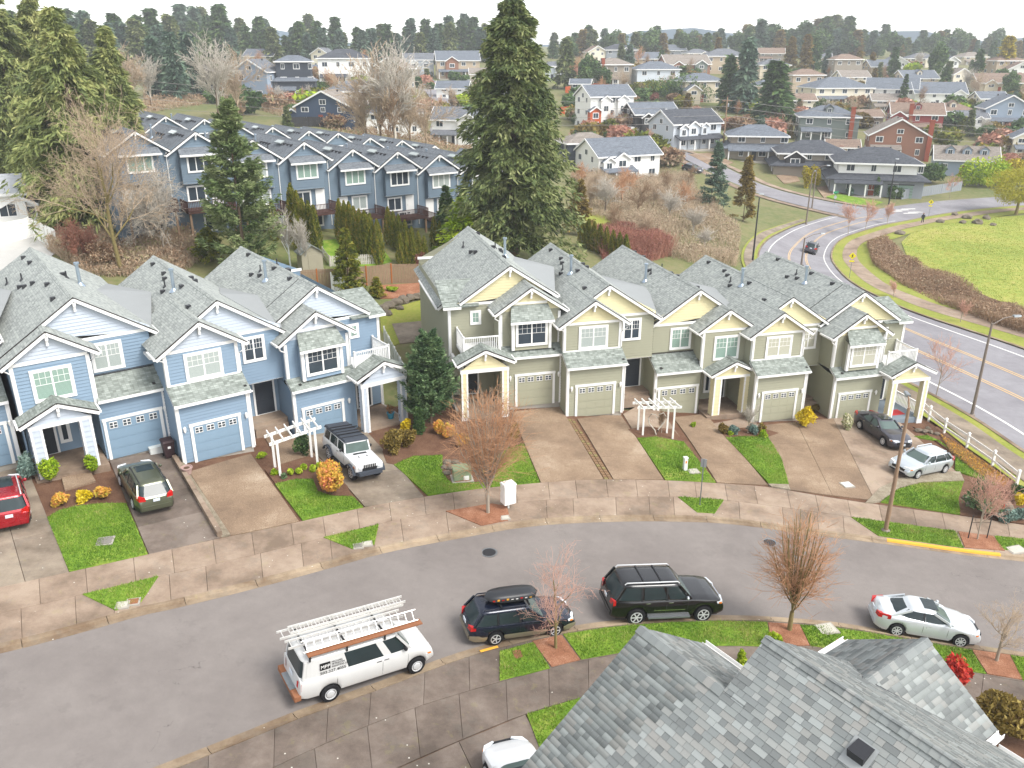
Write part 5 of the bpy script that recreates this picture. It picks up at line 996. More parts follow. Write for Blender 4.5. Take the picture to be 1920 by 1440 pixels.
def leafball_np(rx, ry, rz, n, s, seed, zc=None, shell=.55, lobes=5, thin=.55):
    g = RNG(seed); d = unit(g.normal(0, 1, (n, 3))); q = shell + (1 - shell) * g.random(n) ** .6
    lc = unit(g.normal(0, 1, (lobes, 3)) + [0, 0, .3]); lob = np.max(np.maximum(d @ lc.T, 0) ** 6 * g.uniform(.3, .7, lobes), 1)
    C = d * (q * (.66 + lob))[:, None] * np.array([rx, ry, rz]); zc = rz * .92 if zc is None else zc; C[:, 2] += zc; C[:, 2] = np.maximum(C[:, 2], .03)
    a = unit(g.normal(0, 1, (n, 3)) + d * .7); b_ = unit(np.cross(a, g.normal(0, 1, (n, 3)))); L = s * g.uniform(.6, 1.3, n)
    v, f = quads_np(C, a * L[:, None], b_ * (L * thin)[:, None]); cl = (np.argmax(d @ lc.T, 1) * .37) % 1
    return v, f, np.clip(.35 * cl + .65 * g.random(n), 0, 1)
def spindle_np(h, r, n, s, seed, flat=.0, p=.6):
    g = RNG(seed); z = g.random(n) ** .9; R = r * np.minimum(1, (1 - z) ** p * 1.25) * np.minimum(1, .55 + z * 3); a = g.random(n) * 6.283; lob = 1 + .14 * np.sin(a * 5 + z * 9) + .1 * np.sin(a * 9 - z * 17)
    q = (.72 + .28 * g.random(n)) * lob; C = np.stack([np.cos(a) * R * q, np.sin(a) * R * q, z * h], 1)
    d = unit(np.stack([np.cos(a) * .35, np.sin(a) * .35, np.ones(n)], 1) + g.normal(0, .28, (n, 3))); b_ = unit(np.cross(d, np.stack([np.cos(a), np.sin(a), np.zeros(n)], 1) + g.normal(0, .5, (n, 3)))); L = s * g.uniform(.6, 1.3, n)
    v, f = quads_np(C, d * L[:, None], b_ * (L * .4)[:, None]); return v, f, np.clip(.35 * (np.sin(a * 5 + z * 9) * .5 + .5) + .65 * g.random(n), 0, 1)
def bare_np(h, seed, spread=.6, levels=5, r0=.1, kids=(3, 4), upright=.35, first=.25, tip=.006, cont=.78, sparse=0.):
    """branch skeleton as lists of tapered segments"""
    g = RNG(seed); P, Q, A, B, LV = [], [], [], [], []
    def grow(p, d, L, r, lv):
        seg = 3 if lv else 4; q = p; rr = r
        for i in range(seg):
            d = unit((d + g.normal(0, .04 if lv == 0 else .1 + .03 * lv, 3) + np.array([0, 0, upright * .14 if lv else .6]))[None])[0]; n = q + d * L / seg; r2 = max(rr * (.86 if lv else .9), tip); P.append(q); Q.append(n); A.append(rr); B.append(r2); LV.append(lv); q = n; rr = r2
            if lv < levels and (i > 0 or lv > 0):
                for _ in range((int(g.integers(1, 3)) if lv < 3 else 1) if lv else int(g.integers(1, kids[1]))):
                    if lv > 1 and g.random() < sparse: continue
                    az = g.uniform(0, 6.283); u = unit(np.cross(d, [math.cos(az), math.sin(az), .3])[None])[0]; sp = spread * g.uniform(.6, 1.3); nd = unit((d + u * sp + np.array([0, 0, upright]))[None])[0]; grow(q, nd, L * cont * g.uniform(.6, .95), rr * g.uniform(.45, .65), lv + 1)
        if lv < levels: grow(q, d, L * cont * .9, rr * .8, lv + 1)
    grow(np.zeros(3), np.array([0, 0, 1.]), h * first, r0, 0)
    P, Q = np.array(P), np.array(Q); k = h / max(Q[:, 2].max(), .1); P *= k; Q *= k
    return P, Q, np.array(A), np.array(B), np.array(LV)
def vase_np(h, rtop, seed, n1=26, n2=9, n3=4, r0=.09, z0=.16, flare=1.5):
    """upright many-stemmed street tree: arching stems that rise from one short bole"""
    g = RNG(seed); P, Q, A, B = [np.zeros(3)], [np.array([0, 0, h * z0])], [r0 * 1.25], [r0]; LV = [0]
    def path(p0, p1, bow, k, ra, rb, lv):
        pts = []
        for i in range(k + 1): t = i / k; q = p0 * (1 - t) + p1 * t; q = q + bow * (t * (1 - t)) + (g.normal(0, .02 * h / 6, 3) if 0 < i < k else 0); pts.append(q)
        for i in range(k): P.append(pts[i]); Q.append(pts[i + 1]); A.append(ra + (rb - ra) * i / k); B.append(ra + (rb - ra) * (i + 1) / k); LV.append(lv)
        return pts
    for i in range(n1):
        a = i * 2.399 + g.uniform(-.3, .3); R = rtop * math.sqrt((i + .5) / n1) * g.uniform(.85, 1.1); zt = h * (1 - .34 * (R / rtop) ** flare) * g.uniform(.9, 1.02)
        p0 = np.array([0, 0, h * (z0 + g.uniform(-.03, .12))]); p1 = np.array([math.cos(a) * R, math.sin(a) * R, zt]); out = np.array([math.cos(a), math.sin(a), 0]); pts = path(p0, p1, out * R * .35 - np.array([0, 0, .3 * h * .2]), 6, r0 * .42, .009, 1)
        for j in range(n2):
            k = int(g.integers(1, 6)); q = pts[k]; dd = unit((np.array([out[0], out[1], 1.5]) * .6 + g.normal(0, .55, 3))[None])[0]; dd[2] = abs(dd[2]); L = h * g.uniform(.1, .26) * (1.15 - .1 * k); e = q + dd * L; pp = path(q, e, g.normal(0, .06 * h, 3), 3, .013, .005, 2)
            for _ in range(n3): k2 = int(g.integers(1, 4)); e2 = pp[k2] + unit((dd + g.normal(0, .5, 3))[None])[0] * L * g.uniform(.25, .6); path(pp[k2], e2, np.zeros(3), 1, .007, .004, 3)
    return np.array(P), np.array(Q), np.array(A), np.array(B), np.array(LV)
def bare_obj(name, sk, loc, mats, label, cat='tree', group=None, rot=0, sc=1, split=1, rmin=0.):
    P, Q, A, B, LV = sk; r = empty(name, loc, rot); r.scale = (sc,) * 3
    for nm, sel, mt, n in (('trunk', LV <= split, mats[0], 6), ('crown', LV > split, mats[1], 3)):
        if sel.any(): v, f = tubes_np(P[sel], Q[sel], np.maximum(A[sel], rmin), np.maximum(B[sel], rmin), n); obj(nm, mesh_np(nm, v, f, mt, True), r)
    return tag(r, label, cat, group)
def green_obj(name, np3, mat, trunk, loc, label, cat='tree', group=None, rot=0, sc=(1, 1, 1)):
    r = empty(name, loc, rot); r.scale = sc; cr = np3 if isinstance(np3, bpy.types.Mesh) else mesh_np('crown', np3[0], np3[1], mat, False, np3[2])
    obj('crown', cr, r)
    if trunk is not None: obj('trunk', trunk, r)
    return tag(r, label, cat, group)
def shrub(name, u, v, w_px, h_px, mat, label, n=900, s=.07, group=None, seed=0, lobes=6, loc=None, thin=.55, cat='shrub'):
    p = loc or W(u, v); d = DIST(p); r = w_px * d / FPX / 2; h = h_px * d / FPX / .93
    v_, f, t = leafball_np(r, r, h * .52, n, s, seed + int(u), h * .5, .5, lobes, thin); m = mesh_np('foliage', v_, f, mat, False, t)
    root = empty(name, (p.x, p.y, p.z)); obj('foliage', m, root); b = MB(); g = random.Random(seed + int(u))
    for k in range(5): a = k * 1.3; b.tube([(0, 0, -.1), (math.cos(a) * r * .35, math.sin(a) * r * .35, h * .45)], [.02, .01], 5)
    b.build('stem', 'trunk_brown', root); return tag(root, label, cat, group)
def hgt(p, px): return px * DIST(p) / FPX / .95
ORD = ['first', 'second', 'third', 'fourth', 'fifth', 'sixth', 'seventh', 'eighth', 'ninth']
# --- the tall fir behind the olive row
p = at_depth(962, 480, 88); loc = (p[0], p[1], T(p[0], p[1])); H_ = 28.5 - loc[2]
g_ = RNG(3); tv = conifer_np(H_, 7.4, 520, 40, .36, 11, .5, .05, .42, .12, 4, .3, .03, jit=(.45, 1.15))
green_obj('fir_tree', tv, 'fir', trunk_me(H_, .55, 'trunk_brown'), loc, 'very tall shaggy fir towering behind the olive townhouses')
# --- pine left of centre
p = W(462, 512); H_ = hgt(p, 290); green_obj('pine_tree', conifer_np(H_, 4.0, 230, 40, .24, 5, .62, .04, -.1, .3, 4, .3, .04, jit=(.45, 1.15)), 'pine', trunk_me(H_, .2, 'trunk_brown'), p, 'fluffy green pine in front of the slate blue terrace')
# --- drooping cedars at the left edge
for i, (u, v, tp, rr) in enumerate([(172, 425, 70, 8.2), (50, 338, 20, 9.5), (246, 380, 95, 5.4), (-35, 345, 20, 9), (118, 330, 40, 8.5)]):
    p = W(u, v); H_ = hgt(p, v - tp); green_obj('cedar_tree', conifer_np(H_, rr, 230, 44, .46, 20 + i, .75, .04, .5, .18, 4, .24, .03, jit=(.45, 1.2)), 'cedar', trunk_me(H_, .4, 'trunk_brown'), p, ['tall drooping yellow-green cedar behind the bare maple', 'broad drooping cedar beside the white buildings', 'slender cedar overlapping the slate blue terrace end', 'drooping cedar cut by the left picture edge', 'pale cedar rising behind the two broad cedars'][i])
# --- big bare tree on the left, and two smaller bare trees near it
p = W(228, 512); bare_obj('bare_maple_tree', bare_np(hgt(p, 318), 8, .95, 5, .2, (3, 5), .16, .26, .008, .76), p, ('trunk_moss', 'twig_tan'), 'large bare spreading tree behind the blue roofs', rmin=.01)
p = W(310, 480); bare_obj('bare_tree', bare_np(hgt(p, 170), 18, 1.0, 5, .11, (3, 5), .16, .24, .008, .76), p, ('trunk_grey', 'twig_grey'), 'grey bare tree between the big bare tree and the pine', rmin=.013)
p = W(152, 500); bare_obj('bare_tree', bare_np(hgt(p, 95), 28, 1.1, 5, .08, (3, 5), .15, .22, .008, .76), p, ('trunk_brown', 'twig_red'), 'low reddish bare tree by the white fence', rmin=.012)
for i, (u, v, h) in enumerate([(545, 502, 120), (572, 512, 105)]): p = W(u, v); bare_obj('birch_tree', bare_np(hgt(p, h), 40 + i, .45, 4, .09, (3, 4), .45, .28, .008), p, ('pedestal', 'twig_grey'), ['white bare birch beside the garden shed', 'thin white birch leaning over the shed roof'][i], rmin=.01)
# --- street trees
TP = [((915, 962), 268, 'vase', 1.95, 'pinkish vase-shaped bare street tree beside the white cabinet', 30, 11, 5, ('trunk_grey', 'twig_rust')), ((1480, 1182), 252, 'vase', 1.3, 'dense vase-shaped bare tree in front of the grey rooftops', 26, 10, 4, ('trunk_moss', 'twig_rust')),
      ((1042, 1216), 228, 'bare', 0, 'spreading bare tree with pink twigs between dark wagon and black car', 0, 0, 0, ('trunk_moss', 'twig_pink')), ((1868, 1240), 158, 'bare', 0, 'slim bare tree in mulch at right, near the white sedan', 0, 0, 0, ('trunk_grey', 'twig_tan'))]
for i, (px, h, kd, rt, lab, a, b, c, ms) in enumerate(TP):
    p = W(*px); H_ = hgt(p, h)
    bare_obj('street_tree', vase_np(H_, rt, 60 + i, a + 8, b + 3, c + 1) if kd == 'vase' else bare_np(H_, 71 + i, 1.0, 5, .075, (3, 5), .2, .25, .0035, .77, .42), p, ms, lab, 'tree', 'bare street trees', 0, 1, 1, .0038)
for i, (px, h, lab) in enumerate([((1755, 742), 118, 'slender pinkish bare tree on the verge of the wide road'), ((1832, 1012), 150, 'young staked tree in orange bark mulch'), ((1590, 440), 62, 'bare sapling at the bend of the wide road'), ((1622, 432), 58, 'second bare sapling past the bend'), ((1663, 420), 42, 'small bare sapling near the crossing'), ((1800, 606), 46, 'bare sapling on the path verge left of the lamp'), ((1675, 560), 34, 'tiny bare sapling beside the footpath'), ((1780, 372), 46, 'bare tree in front of the grey fence')]):
    p = W(*px); bare_obj('young_tree', bare_np(hgt(p, h), 90 + i, .7, 4, .045, (3, 4), .3, .28, .005), p, ('trunk_grey', 'twig_pink'), lab, 'tree', 'young bare trees', 0, 1, 1, .006 if DIST(p) < 70 else .012)
# --- evergreen between the two terraces, garden conifers
p = W(808, 792); v_, f, t = conifer_np(hgt(p, 165), 2.0, 300, 46, .13, 33, .55, .02, -.35, .35, 4, .3, .06); green_obj('conifer_shrub', (v_, f, t), 'juniper', trunk_me(3.5, .12, 'trunk_brown'), p, 'dark green bushy conifer between the blue and olive townhouses')
for i, (u, v, h, r, mt, lab) in enumerate([(655, 554, 118, 1.6, 'arbor', 'golden spire conifer behind the plank fence'), (707, 556, 34, .8, 'arbor', 'low green conifer at the corner of the bark bed'), (838, 448, 92, 1.5, 'evergreen', 'small spire-shaped conifer in front of the slate terrace'), (866, 500, 120, 3.4, 'lime', 'broad yellow-green conifer below the tall fir'), (786, 812, 48, .32, 'evergreen', 'narrow dark conifer beside the lamp-post statue'), (1338, 392, 115, 2.7, 'fir_blue', 'dark green fir in the brush field'), (1393, 415, 112, 2.3, 'bronze', 'bronze-green cypress beside the dark fir'), (395, 490, 60, 2.2, 'arbor', 'rounded green conifer left of the pine base'), (1085, 440, 95, 2.3, 'bronze', 'bronze conifer at the right foot of the tall fir'), (1690, 205, 58, 2.2, 'evergreen', 'narrow conifer below the white gable house')]):
    p = W(u, v); H_ = hgt(p, h); green_obj('conifer', conifer_np(H_, r, 150, 20, .1 + .05 * H_ / 3, 50 + i, .75, .03, .12, .2, 3, .32, .04), mt, trunk_me(H_ * .9, .07, 'trunk_brown'), p, lab)
# --- clipped columns of the hedges
AB = [(553, 446, 95), (563, 452, 88), (573, 458, 80), (584, 464, 82), (594, 470, 80), (560, 470, 70), (516, 450, 70), (640, 452, 74), (650, 458, 76), (659, 464, 80), (668, 470, 78), (678, 477, 80), (688, 484, 84), (698, 492, 86), (711, 496, 80), (730, 458, 66), (740, 466, 66), (750, 472, 66), (762, 478, 62), (774, 484, 56), (786, 488, 52), (752, 496, 58), (764, 496, 56), (775, 497, 58), (787, 497, 56), (797, 498, 54), (815, 470, 60), (826, 474, 56)]
abm = [mesh_np('crown', *spindle_np(4.2, .62, 1900, .13, 140 + i)[:2], 'arbor', False, spindle_np(4.2, .62, 1900, .13, 140 + i)[2]) for i in range(3)]; abt = trunk_me(2, .06, 'trunk_brown')
for i, (u, v, h) in enumerate(AB):
    p = W(u, v); k = hgt(p, h) / 4.2; grp = 'first' if i < 7 else ('second' if i < 15 else ('third' if i < 21 else 'fourth'))
    green_obj('arborvitae', abm[i % 3], None, abt, p, f'{ORD[i - {"first": 0, "second": 7, "third": 15, "fourth": 21}[grp]]} ' + {'first': 'arborvitae from the left in the clump beside the garden shed', 'second': 'arborvitae from the left in the diagonal row behind the picket fence', 'third': 'arborvitae from the left in the row below the brown decks', 'fourth': 'arborvitae from the left in the low row along the plank fence'}[grp], 'shrub', f'{grp} arborvitae row', i * 1.1, (k, k, k))
for i, (u, v) in enumerate([(1092, 462), (1102, 466), (1113, 470), (1124, 475), (1136, 480), (1148, 486), (1160, 490), (1172, 494)]):
    p = W(u, v); k = hgt(p, 52) / 4.2; green_obj('arborvitae', abm[i % 3], None, abt, p, f'{ORD[i]} yellow-green arborvitae from the left in the hedge behind the olive roofs', 'shrub', 'hedge behind the olive roofs', i * .8, (k * 1.2, k * 1.2, k))
# --- garden shrubs
SH = [('yellow_shrub', 112, 948, 30, 26, 'flame', 'small golden shrub left in the row below the blue porch'), ('yellow_shrub', 158, 940, 30, 24, 'yellow_leaf', 'bright yellow shrub in the middle of the row below the blue porch'), ('orange_shrub', 194, 934, 28, 24, 'flame', 'orange-yellow shrub beside the green wagon'),
      ('spurge_plant', 96, 905, 38, 48, 'lime', 'lime-headed spurge beside the left blue porch post'), ('spurge_plant', 177, 888, 26, 40, 'lime', 'lime-headed spurge beside the right blue porch post'), ('spurge_plant', 54, 900, 36, 48, 'blue_shrub', 'blue-green spurge by the red car'),
      ('orange_shrub', 612, 905, 40, 42, 'flame', 'upper orange shrub near the white jeep'), ('orange_shrub', 622, 926, 60, 50, 'flame', 'large golden-orange shrub in front of the white jeep'), ('grass_clump', 738, 850, 44, 46, 'bronze', 'tan grass clump beside the jeep'), ('grass_clump', 763, 836, 34, 36, 'bronze', 'smaller tan clump by the narrow conifer'),
      ('yellow_shrub', 762, 810, 24, 26, 'yellow_leaf', 'yellow shrub beside the blue porch slab'), ('orange_shrub', 823, 812, 26, 24, 'flame', 'first orange shrub along the bark slope'), ('orange_shrub', 842, 820, 28, 26, 'flame', 'middle orange shrub along the bark slope'), ('orange_shrub', 866, 836, 30, 24, 'flame', 'lowest orange shrub above the green utility box'), ('round_bush', 965, 828, 26, 36, 'bronze', 'rounded bronze bush left of the first olive driveway'),
      ('round_bush', 1508, 798, 36, 38, 'yellow_leaf', 'round yellow bush in front of the olive garages'), ('white_bush', 1588, 804, 26, 28, 'white_bloom', 'white-flowering bush beside the grey sedan'), ('low_shrub', 1354, 812, 22, 18, 'bronze', 'brown shrub left of the pale bed plants'), ('blue_shrub', 1374, 814, 22, 18, 'blue_shrub', 'left silvery blue bed plant'), ('blue_shrub', 1411, 813, 20, 18, 'blue_shrub', 'right silvery blue bed plant'), ('low_shrub', 1426, 810, 18, 16, 'bronze', 'brown shrub beside the right blue plant'), ('lime_shrub', 1430, 820, 16, 14, 'lime', 'small yellow-green shrub at the lawn corner'), ('lime_shrub', 1370, 816, 12, 8, 'lime', 'tiny lime plant between the blue plants'),
      ('laurel_bush', 1382, 758, 26, 30, 'evergreen', 'potted green laurel in the cream porch'), ('low_shrub', 1530, 770, 18, 12, 'bronze', 'russet shrub by the dark entry'), ('low_shrub', 1300, 800, 10, 8, 'lime', 'green tuft beside the pergola'),
      ('juniper_bush', 1842, 962, 70, 64, 'juniper', 'large green juniper behind the staked tree'), ('red_shrub', 1864, 962, 24, 28, 'red_leaf', 'red-orange shrub in the corner bed'), ('blue_shrub', 1884, 978, 40, 22, 'blue_shrub', 'grey-green cushion plant in the corner bed'), ('blue_shrub', 1914, 974, 26, 22, 'blue_shrub', 'second cushion plant at the right edge'), ('yellow_shrub', 1912, 945, 26, 18, 'yellow_leaf', 'golden shrub at the right edge of the bed'), ('conifer_shrub', 1906, 930, 24, 24, 'evergreen', 'small dark shrub under the rail fence end'),
      ('red_shrub', 1782, 1292, 66, 62, 'red_leaf', 'red-leaved shrub beside the grey rooftop'), ('brown_shrub', 1880, 1372, 120, 70, 'bronze', 'brown-green shrub mass at the bottom right corner'), ('lime_shrub', 1452, 1212, 36, 28, 'lime', 'bright green sprig at the foot of the vase tree'), ('lime_shrub', 1388, 1248, 18, 34, 'lime', 'green sprig between the two rooftops'), ('red_shrub', 1575, 1222, 36, 18, 'pinkish', 'pinkish sprigs above the small gable'),
      ('low_shrub', 491, 857, 18, 10, 'lime', 'lime tuft beside the left pergola post'), ('low_shrub', 545, 890, 14, 12, 'lime', 'first green cushion in the row under the pergola'), ('low_shrub', 560, 888, 14, 12, 'lime', 'second green cushion in the row under the pergola'), ('low_shrub', 571, 880, 14, 10, 'lime', 'third green cushion in the row under the pergola'), ('low_shrub', 587, 884, 14, 12, 'lime', 'fourth green cushion in the row under the pergola'), ('low_shrub', 599, 879, 13, 11, 'lime', 'last green cushion beside the orange shrub'), ('low_shrub', 533, 897, 13, 11, 'juniper', 'dark green cushion at the pergola foot'), ('rose_bush', 568, 852, 30, 44, 'evergreen', 'leafy green bush behind the pergola post'), ('low_shrub', 515, 890, 16, 10, 'lime', 'pale cushion left of the pergola post'),
      ('low_shrub', 735, 546, 22, 8, 'lime', 'yellow-green mound on the bark bed'), ('golden_conifer', 1512, 352, 22, 40, 'golden', 'left of the two golden conifers by the garage'), ('golden_conifer', 1528, 352, 22, 40, 'golden', 'right of the two golden conifers by the garage'), ('blue_shrub', 1592, 366, 14, 14, 'blue_shrub', 'blue-grey bush at the corner house'), ('clipped_column', 1642, 370, 10, 42, 'evergreen', 'narrow dark column in front of the corner house'), ('round_bush', 1675, 372, 30, 22, 'evergreen', 'round bush by the street sign'), ('bramble_bush', 210, 500, 80, 46, 'bramble', 'brown thicket behind the blue valley roof'), ('thicket', 790, 520, 24, 44, 'rose_bramble', 'reddish twiggy shrub against the plank fence')]
for i, q in enumerate(SH):
    p = W(q[1], q[2]); d = DIST(p); big = q[3] * d / FPX; shrub(q[0], *q[1:6], q[6], int(min(2600, 500 + 700 * big)), .055 + .03 * min(big, 2) if d < 90 else .16, None, i)
# --- golden willow, laurel hedges and the evergreens among the hill houses
p = W(1905, 402); v_, f, t = leafball_np(5.2, 5.2, 4.6, 9000, .34, 77, 5.2, .35, 8, .16); green_obj('willow_tree', (v_, f, t), 'willow', trunk_me(6, .3, 'trunk_moss'), p, 'golden weeping willow at the right edge of the meadow')
for i, (u, v, w_, h, mt, lab) in enumerate([(1840, 350, 130, 48, 'lime', 'bright yellow-green laurel hedge right of the grey fence'), (1885, 345, 90, 44, 'golden', 'golden end of the laurel hedge beside the willow'), (1740, 342, 60, 34, 'evergreen', 'dark clipped hedge behind the grey fence'), (1275, 190, 150, 42, 'evergreen', 'broad evergreen hedge above the charcoal house'), (1210, 178, 60, 26, 'arbor', 'olive clipped hedge beside the evergreen hedge'), (1225, 190, 22, 14, 'rose_bramble', 'plum-red bush in front of the olive hedge'), (1680, 205, 70, 18, 'lime', 'yellow clipped hedge beside the beige house'), (600, 170, 50, 16, 'evergreen', 'green bushes along the retaining wall'), (540, 178, 22, 18, 'red_leaf', 'pink-red shrub below the dark three-storey house'), (695, 102, 46, 26, 'golden', 'yellow-green tree beside the broad white house'), (860, 262, 60, 30, 'flame', 'orange thicket behind the second terrace end'), (1880, 318, 60, 30, 'pinkish', 'pink flowering shrub by the bungalow'), (1845, 262, 40, 24, 'evergreen', 'dark hedge below the grey-blue house'), (1700, 262, 30, 18, 'pinkish', 'pale flowering tree between the brown and green houses')]):
    p = W(u, v); d = DIST(p); wr = w_ * d / FPX; hr = h * d / FPX; v_, f, t = leafball_np(wr / 2, min(wr / 2, 3), hr * .55, 2600, .34, 170 + i, hr * .5, .45, 9, .5); root = empty('hedge', p); obj('foliage', mesh_np('foliage', v_, f, mt, False, t), root); tag(root, lab, 'hedge')
var = {}
for nm, mt, r, p_, dr, h in (('a', 'evergreen', .24, .75, .3, 1), ('b', 'fir_blue', .22, .8, .35, 1), ('c', 'fir', .26, .7, .3, 1), ('d', 'bronze', .22, .7, .1, 1), ('e', 'golden', .25, .8, .1, 1)):
    for k in range(2): q = conifer_np(10, r * 10, 120, 13, .62, 200 + k + ord(nm), p_, .05, dr, .15, 2, .34, .04); var[nm + str(k)] = mesh_np('crown', *q[:2], mt, False, q[2])
for k in range(2): q = leafball_np(3.4, 3.4, 4.6, 2600, .5, 230 + k, 5.2, .45, 9, .5); var['r' + str(k)] = mesh_np('crown', *q[:2], 'evergreen', False, q[2])
tr10 = trunk_me(9, .22, 'trunk_brown')
def far_conifer(u, v, h, kd, lab, grp=None, wide=1):
    p = W(u, v); k = hgt(p, h) / 10; green_obj('conifer', var[kd], None, tr10, p, lab, 'tree', grp, u * .7, (k * wide, k * wide, k))
for q in [(1100, 168, 58, 'r0', 'round dark evergreen right of the tall fir'), (1060, 165, 82, 'c0', 'tall conifer behind the round evergreen'), (1344, 122, 44, 'd0', 'bronze cone-shaped cypress on the ridge'), (1362, 205, 88, 'a0', 'left of the pair of big dark conifers'), (1392, 212, 120, 'b1', 'tallest dark conifer beside the utility pole'), (1446, 240, 108, 'a1', 'broad dark conifer above the taupe house', 1.5), (1508, 135, 60, 'd1', 'golden-brown conifer behind the tan house'), (1480, 130, 52, 'd0', 'bronze conifer left of the tan house'), (1525, 132, 56, 'a0', 'dark conifer above the tan hipped house'), (1548, 142, 42, 'b0', 'blue-grey spruce beside the brown hip roof'),
          (1608, 136, 36, 'd1', 'russet conifer in front of the brown hip roof'), (1632, 140, 36, 'd0', 'bronze conifer between the ridge houses'), (1672, 145, 48, 'a1', 'green conifer in front of the white skyline gable'), (1682, 146, 26, 'a0', 'small conifer at its right foot'), (1752, 145, 54, 'r1', 'round dark evergreen on the right ridge', ), (1829, 152, 52, 'a0', 'cone-shaped conifer left of the golden one'), (1880, 140, 62, 'e0', 'golden-green conifer on the right ridge', None, 1.3), (1890, 180, 42, 'r0', 'spreading evergreen above the grey-blue house'), (1828, 110, 30, 'b0', 'spruce at the gap in the skyline'), (1858, 115, 34, 'a1', 'conifer beside the distant hills'), (1662, 190, 34, 'r1', 'small evergreen beside the white gable house'), (1815, 255, 44, 'c1', 'loose green conifer by the red house'),
          (335, 190, 110, 'b0', 'tall bare-stemmed fir left of the black house'), (365, 185, 105, 'b1', 'tall fir in front of the black house'), (395, 150, 80, 'a0', 'dark fir behind the black house'), (300, 185, 100, 'b1', 'hazy fir above the cedar tops'), (610, 160, 20, 'd0', 'small golden conifer beside the white house'), (1258, 158, 18, 'a1', 'small conifer by the pale pyramid-roofed house'), (1140, 160, 24, 'c0', 'left small fir below the taupe house'), (1155, 160, 26, 'c1', 'right small fir below the taupe house'), (540, 245, 40, 'c1', 'blue-green young fir left of the navy house')]:
    far_conifer(*q[:5], None, q[6] if len(q) > 6 else (q[5] if len(q) == 6 and not isinstance(q[5], str) and q[5] else 1))
g_ = RNG(98); k_ = 0
while k_ < 44:
    u, v = g_.uniform(430, 1910), g_.uniform(120, 262)
    if any(h_[0] - 2 < u < h_[1] + 2 and h_[3] - 30 < v < h_[3] + 1 for h_ in HH) or 900 < u < 1050 or (u < 900 and v > 190): continue
    far_conifer(u, v, g_.uniform(16, 40), ('a0', 'r0', 'c1', 'd1', 'r1', 'b0')[k_ % 6], ['dark green garden conifer among the hillside houses', 'round garden evergreen among the hillside houses', 'olive garden conifer among the hillside houses', 'bronze garden conifer among the hillside houses', 'round garden evergreen among the hillside houses', 'blue-green garden conifer among the hillside houses'][k_ % 6], f'garden conifers {("dark", "round", "olive", "bronze", "round", "blue")[k_ % 6]}', 1.25); k_ += 1
g_ = RNG(99)
for i in range(76):
    u = -60 + i * 13.2 + g_.uniform(-8, 8); v = 110 + g_.uniform(-8, 14) + (14 if u < 330 else 0); far_conifer(u, v, g_.uniform(40, 62) * (1.5 if u < 430 else 1.15), ('a0', 'b0', 'a1', 'b1', 'c0')[i % 5], 'dark conifer in the wood along the skyline', 'skyline wood', 1.25)
for i in range(90):
    u = 1035 + i * 10.4 + g_.uniform(-8, 8); v = 104 + g_.uniform(-5, 6); far_conifer(u, v, g_.uniform(24, 44) * (1.45 if 1380 < u < 1600 else 1.05), ('a0', 'c0', 'b1', 'r1', 'a1', 'r0', 'd0')[i % 7], 'dark conifer in the wood along the skyline', 'skyline wood', 1.4)
bv = []
for k in range(4):
    sk = bare_np(8, 300 + k, .75, 4, .12, (3, 5), .26, .26, .012); v_, f = tubes_np(sk[0], sk[1], np.maximum(sk[2], .018), np.maximum(sk[3], .015), 3); bv.append(mesh_np('crown', v_, f, ('twig_tan', 'twig_grey', 'twig_brown', 'twig_rust')[k], True))
def far_bare(u, v, h, k, lab, grp=None, wd=1):
    p = W(u, v); s_ = hgt(p, h) / 8; r = empty('bare_tree', p, u); r.scale = (s_ * wd, s_ * wd, s_); obj('crown', bv[k], r); m_ = tr10; t_ = obj('trunk', m_, r); t_.scale = (.55, .55, .45); tag(r, lab, 'tree', grp)
for q in [(412, 235, 160, 1, 'tall pale bare tree left of the blue-grey house'), (448, 225, 130, 0, 'bare tree in front of the blue-grey house'), (715, 285, 190, 0, 'tallest bare alder behind the slate terraces'), (742, 290, 205, 1, 'bare alder right of the tallest one'), (688, 280, 150, 0, 'bare alder left of the tallest one'), (770, 285, 140, 0, 'slender bare alder by the white house'), (730, 290, 120, 2, 'short bare alder in the clump'), (250, 210, 120, 0, 'tan bare tree above the cedars'), (285, 205, 100, 1, 'grey bare tree above the cedars'), (800, 285, 110, 0, 'bare tree at the foot of the upper road'), (1695, 190, 36, 3, 'pink bare cherry left of the paired gables'), (1745, 190, 40, 2, 'brown bare cherry in the middle'), (1765, 195, 42, 3, 'pinkish bare cherry by the paired gables'), (1590, 185, 40, 0, 'bare tree in front of the cream house'), (1830, 190, 55, 0, 'bare tree left of the grey-blue house'), (1660, 240, 40, 2, 'brown bare tree beside the red house'), (1250, 250, 26, 3, 'small bare tree by the charcoal house'), (1480, 235, 30, 3, 'pinkish bare tree below the dark conifer')]: far_bare(*q)
for i, (u, v, h) in enumerate([(1105, 392, 62), (1135, 400, 70), (1165, 385, 64), (1195, 405, 66), (1225, 390, 58), (1255, 415, 62), (1285, 395, 56), (1150, 440, 60), (1210, 450, 58), (1300, 440, 54), (1180, 360, 50), (1250, 365, 48), (1120, 365, 50), (1320, 470, 46), (1090, 350, 46), (1290, 350, 40)]): far_bare(u, v, h, (0, 1, 3, 2)[i % 4], 'bare thicket tree in the brush field', 'brush field trees', 1.5)
g_ = RNG(5); gb = ['bramble', 'evergreen', 'arbor', 'bronze', 'pinkish', 'lime']; fb = []
for k in range(6): q = leafball_np(1.6, 1.6, 1.2, 700, .3, 400 + k, 1.1, .45, 6, .5); fb.append(mesh_np('foliage', *q[:2], gb[k], False, q[2]))
boxes = [(h_[0] - 3, h_[1] + 3, h_[3] - 24, h_[3] + 1) for h_ in HH]; n_ = 0
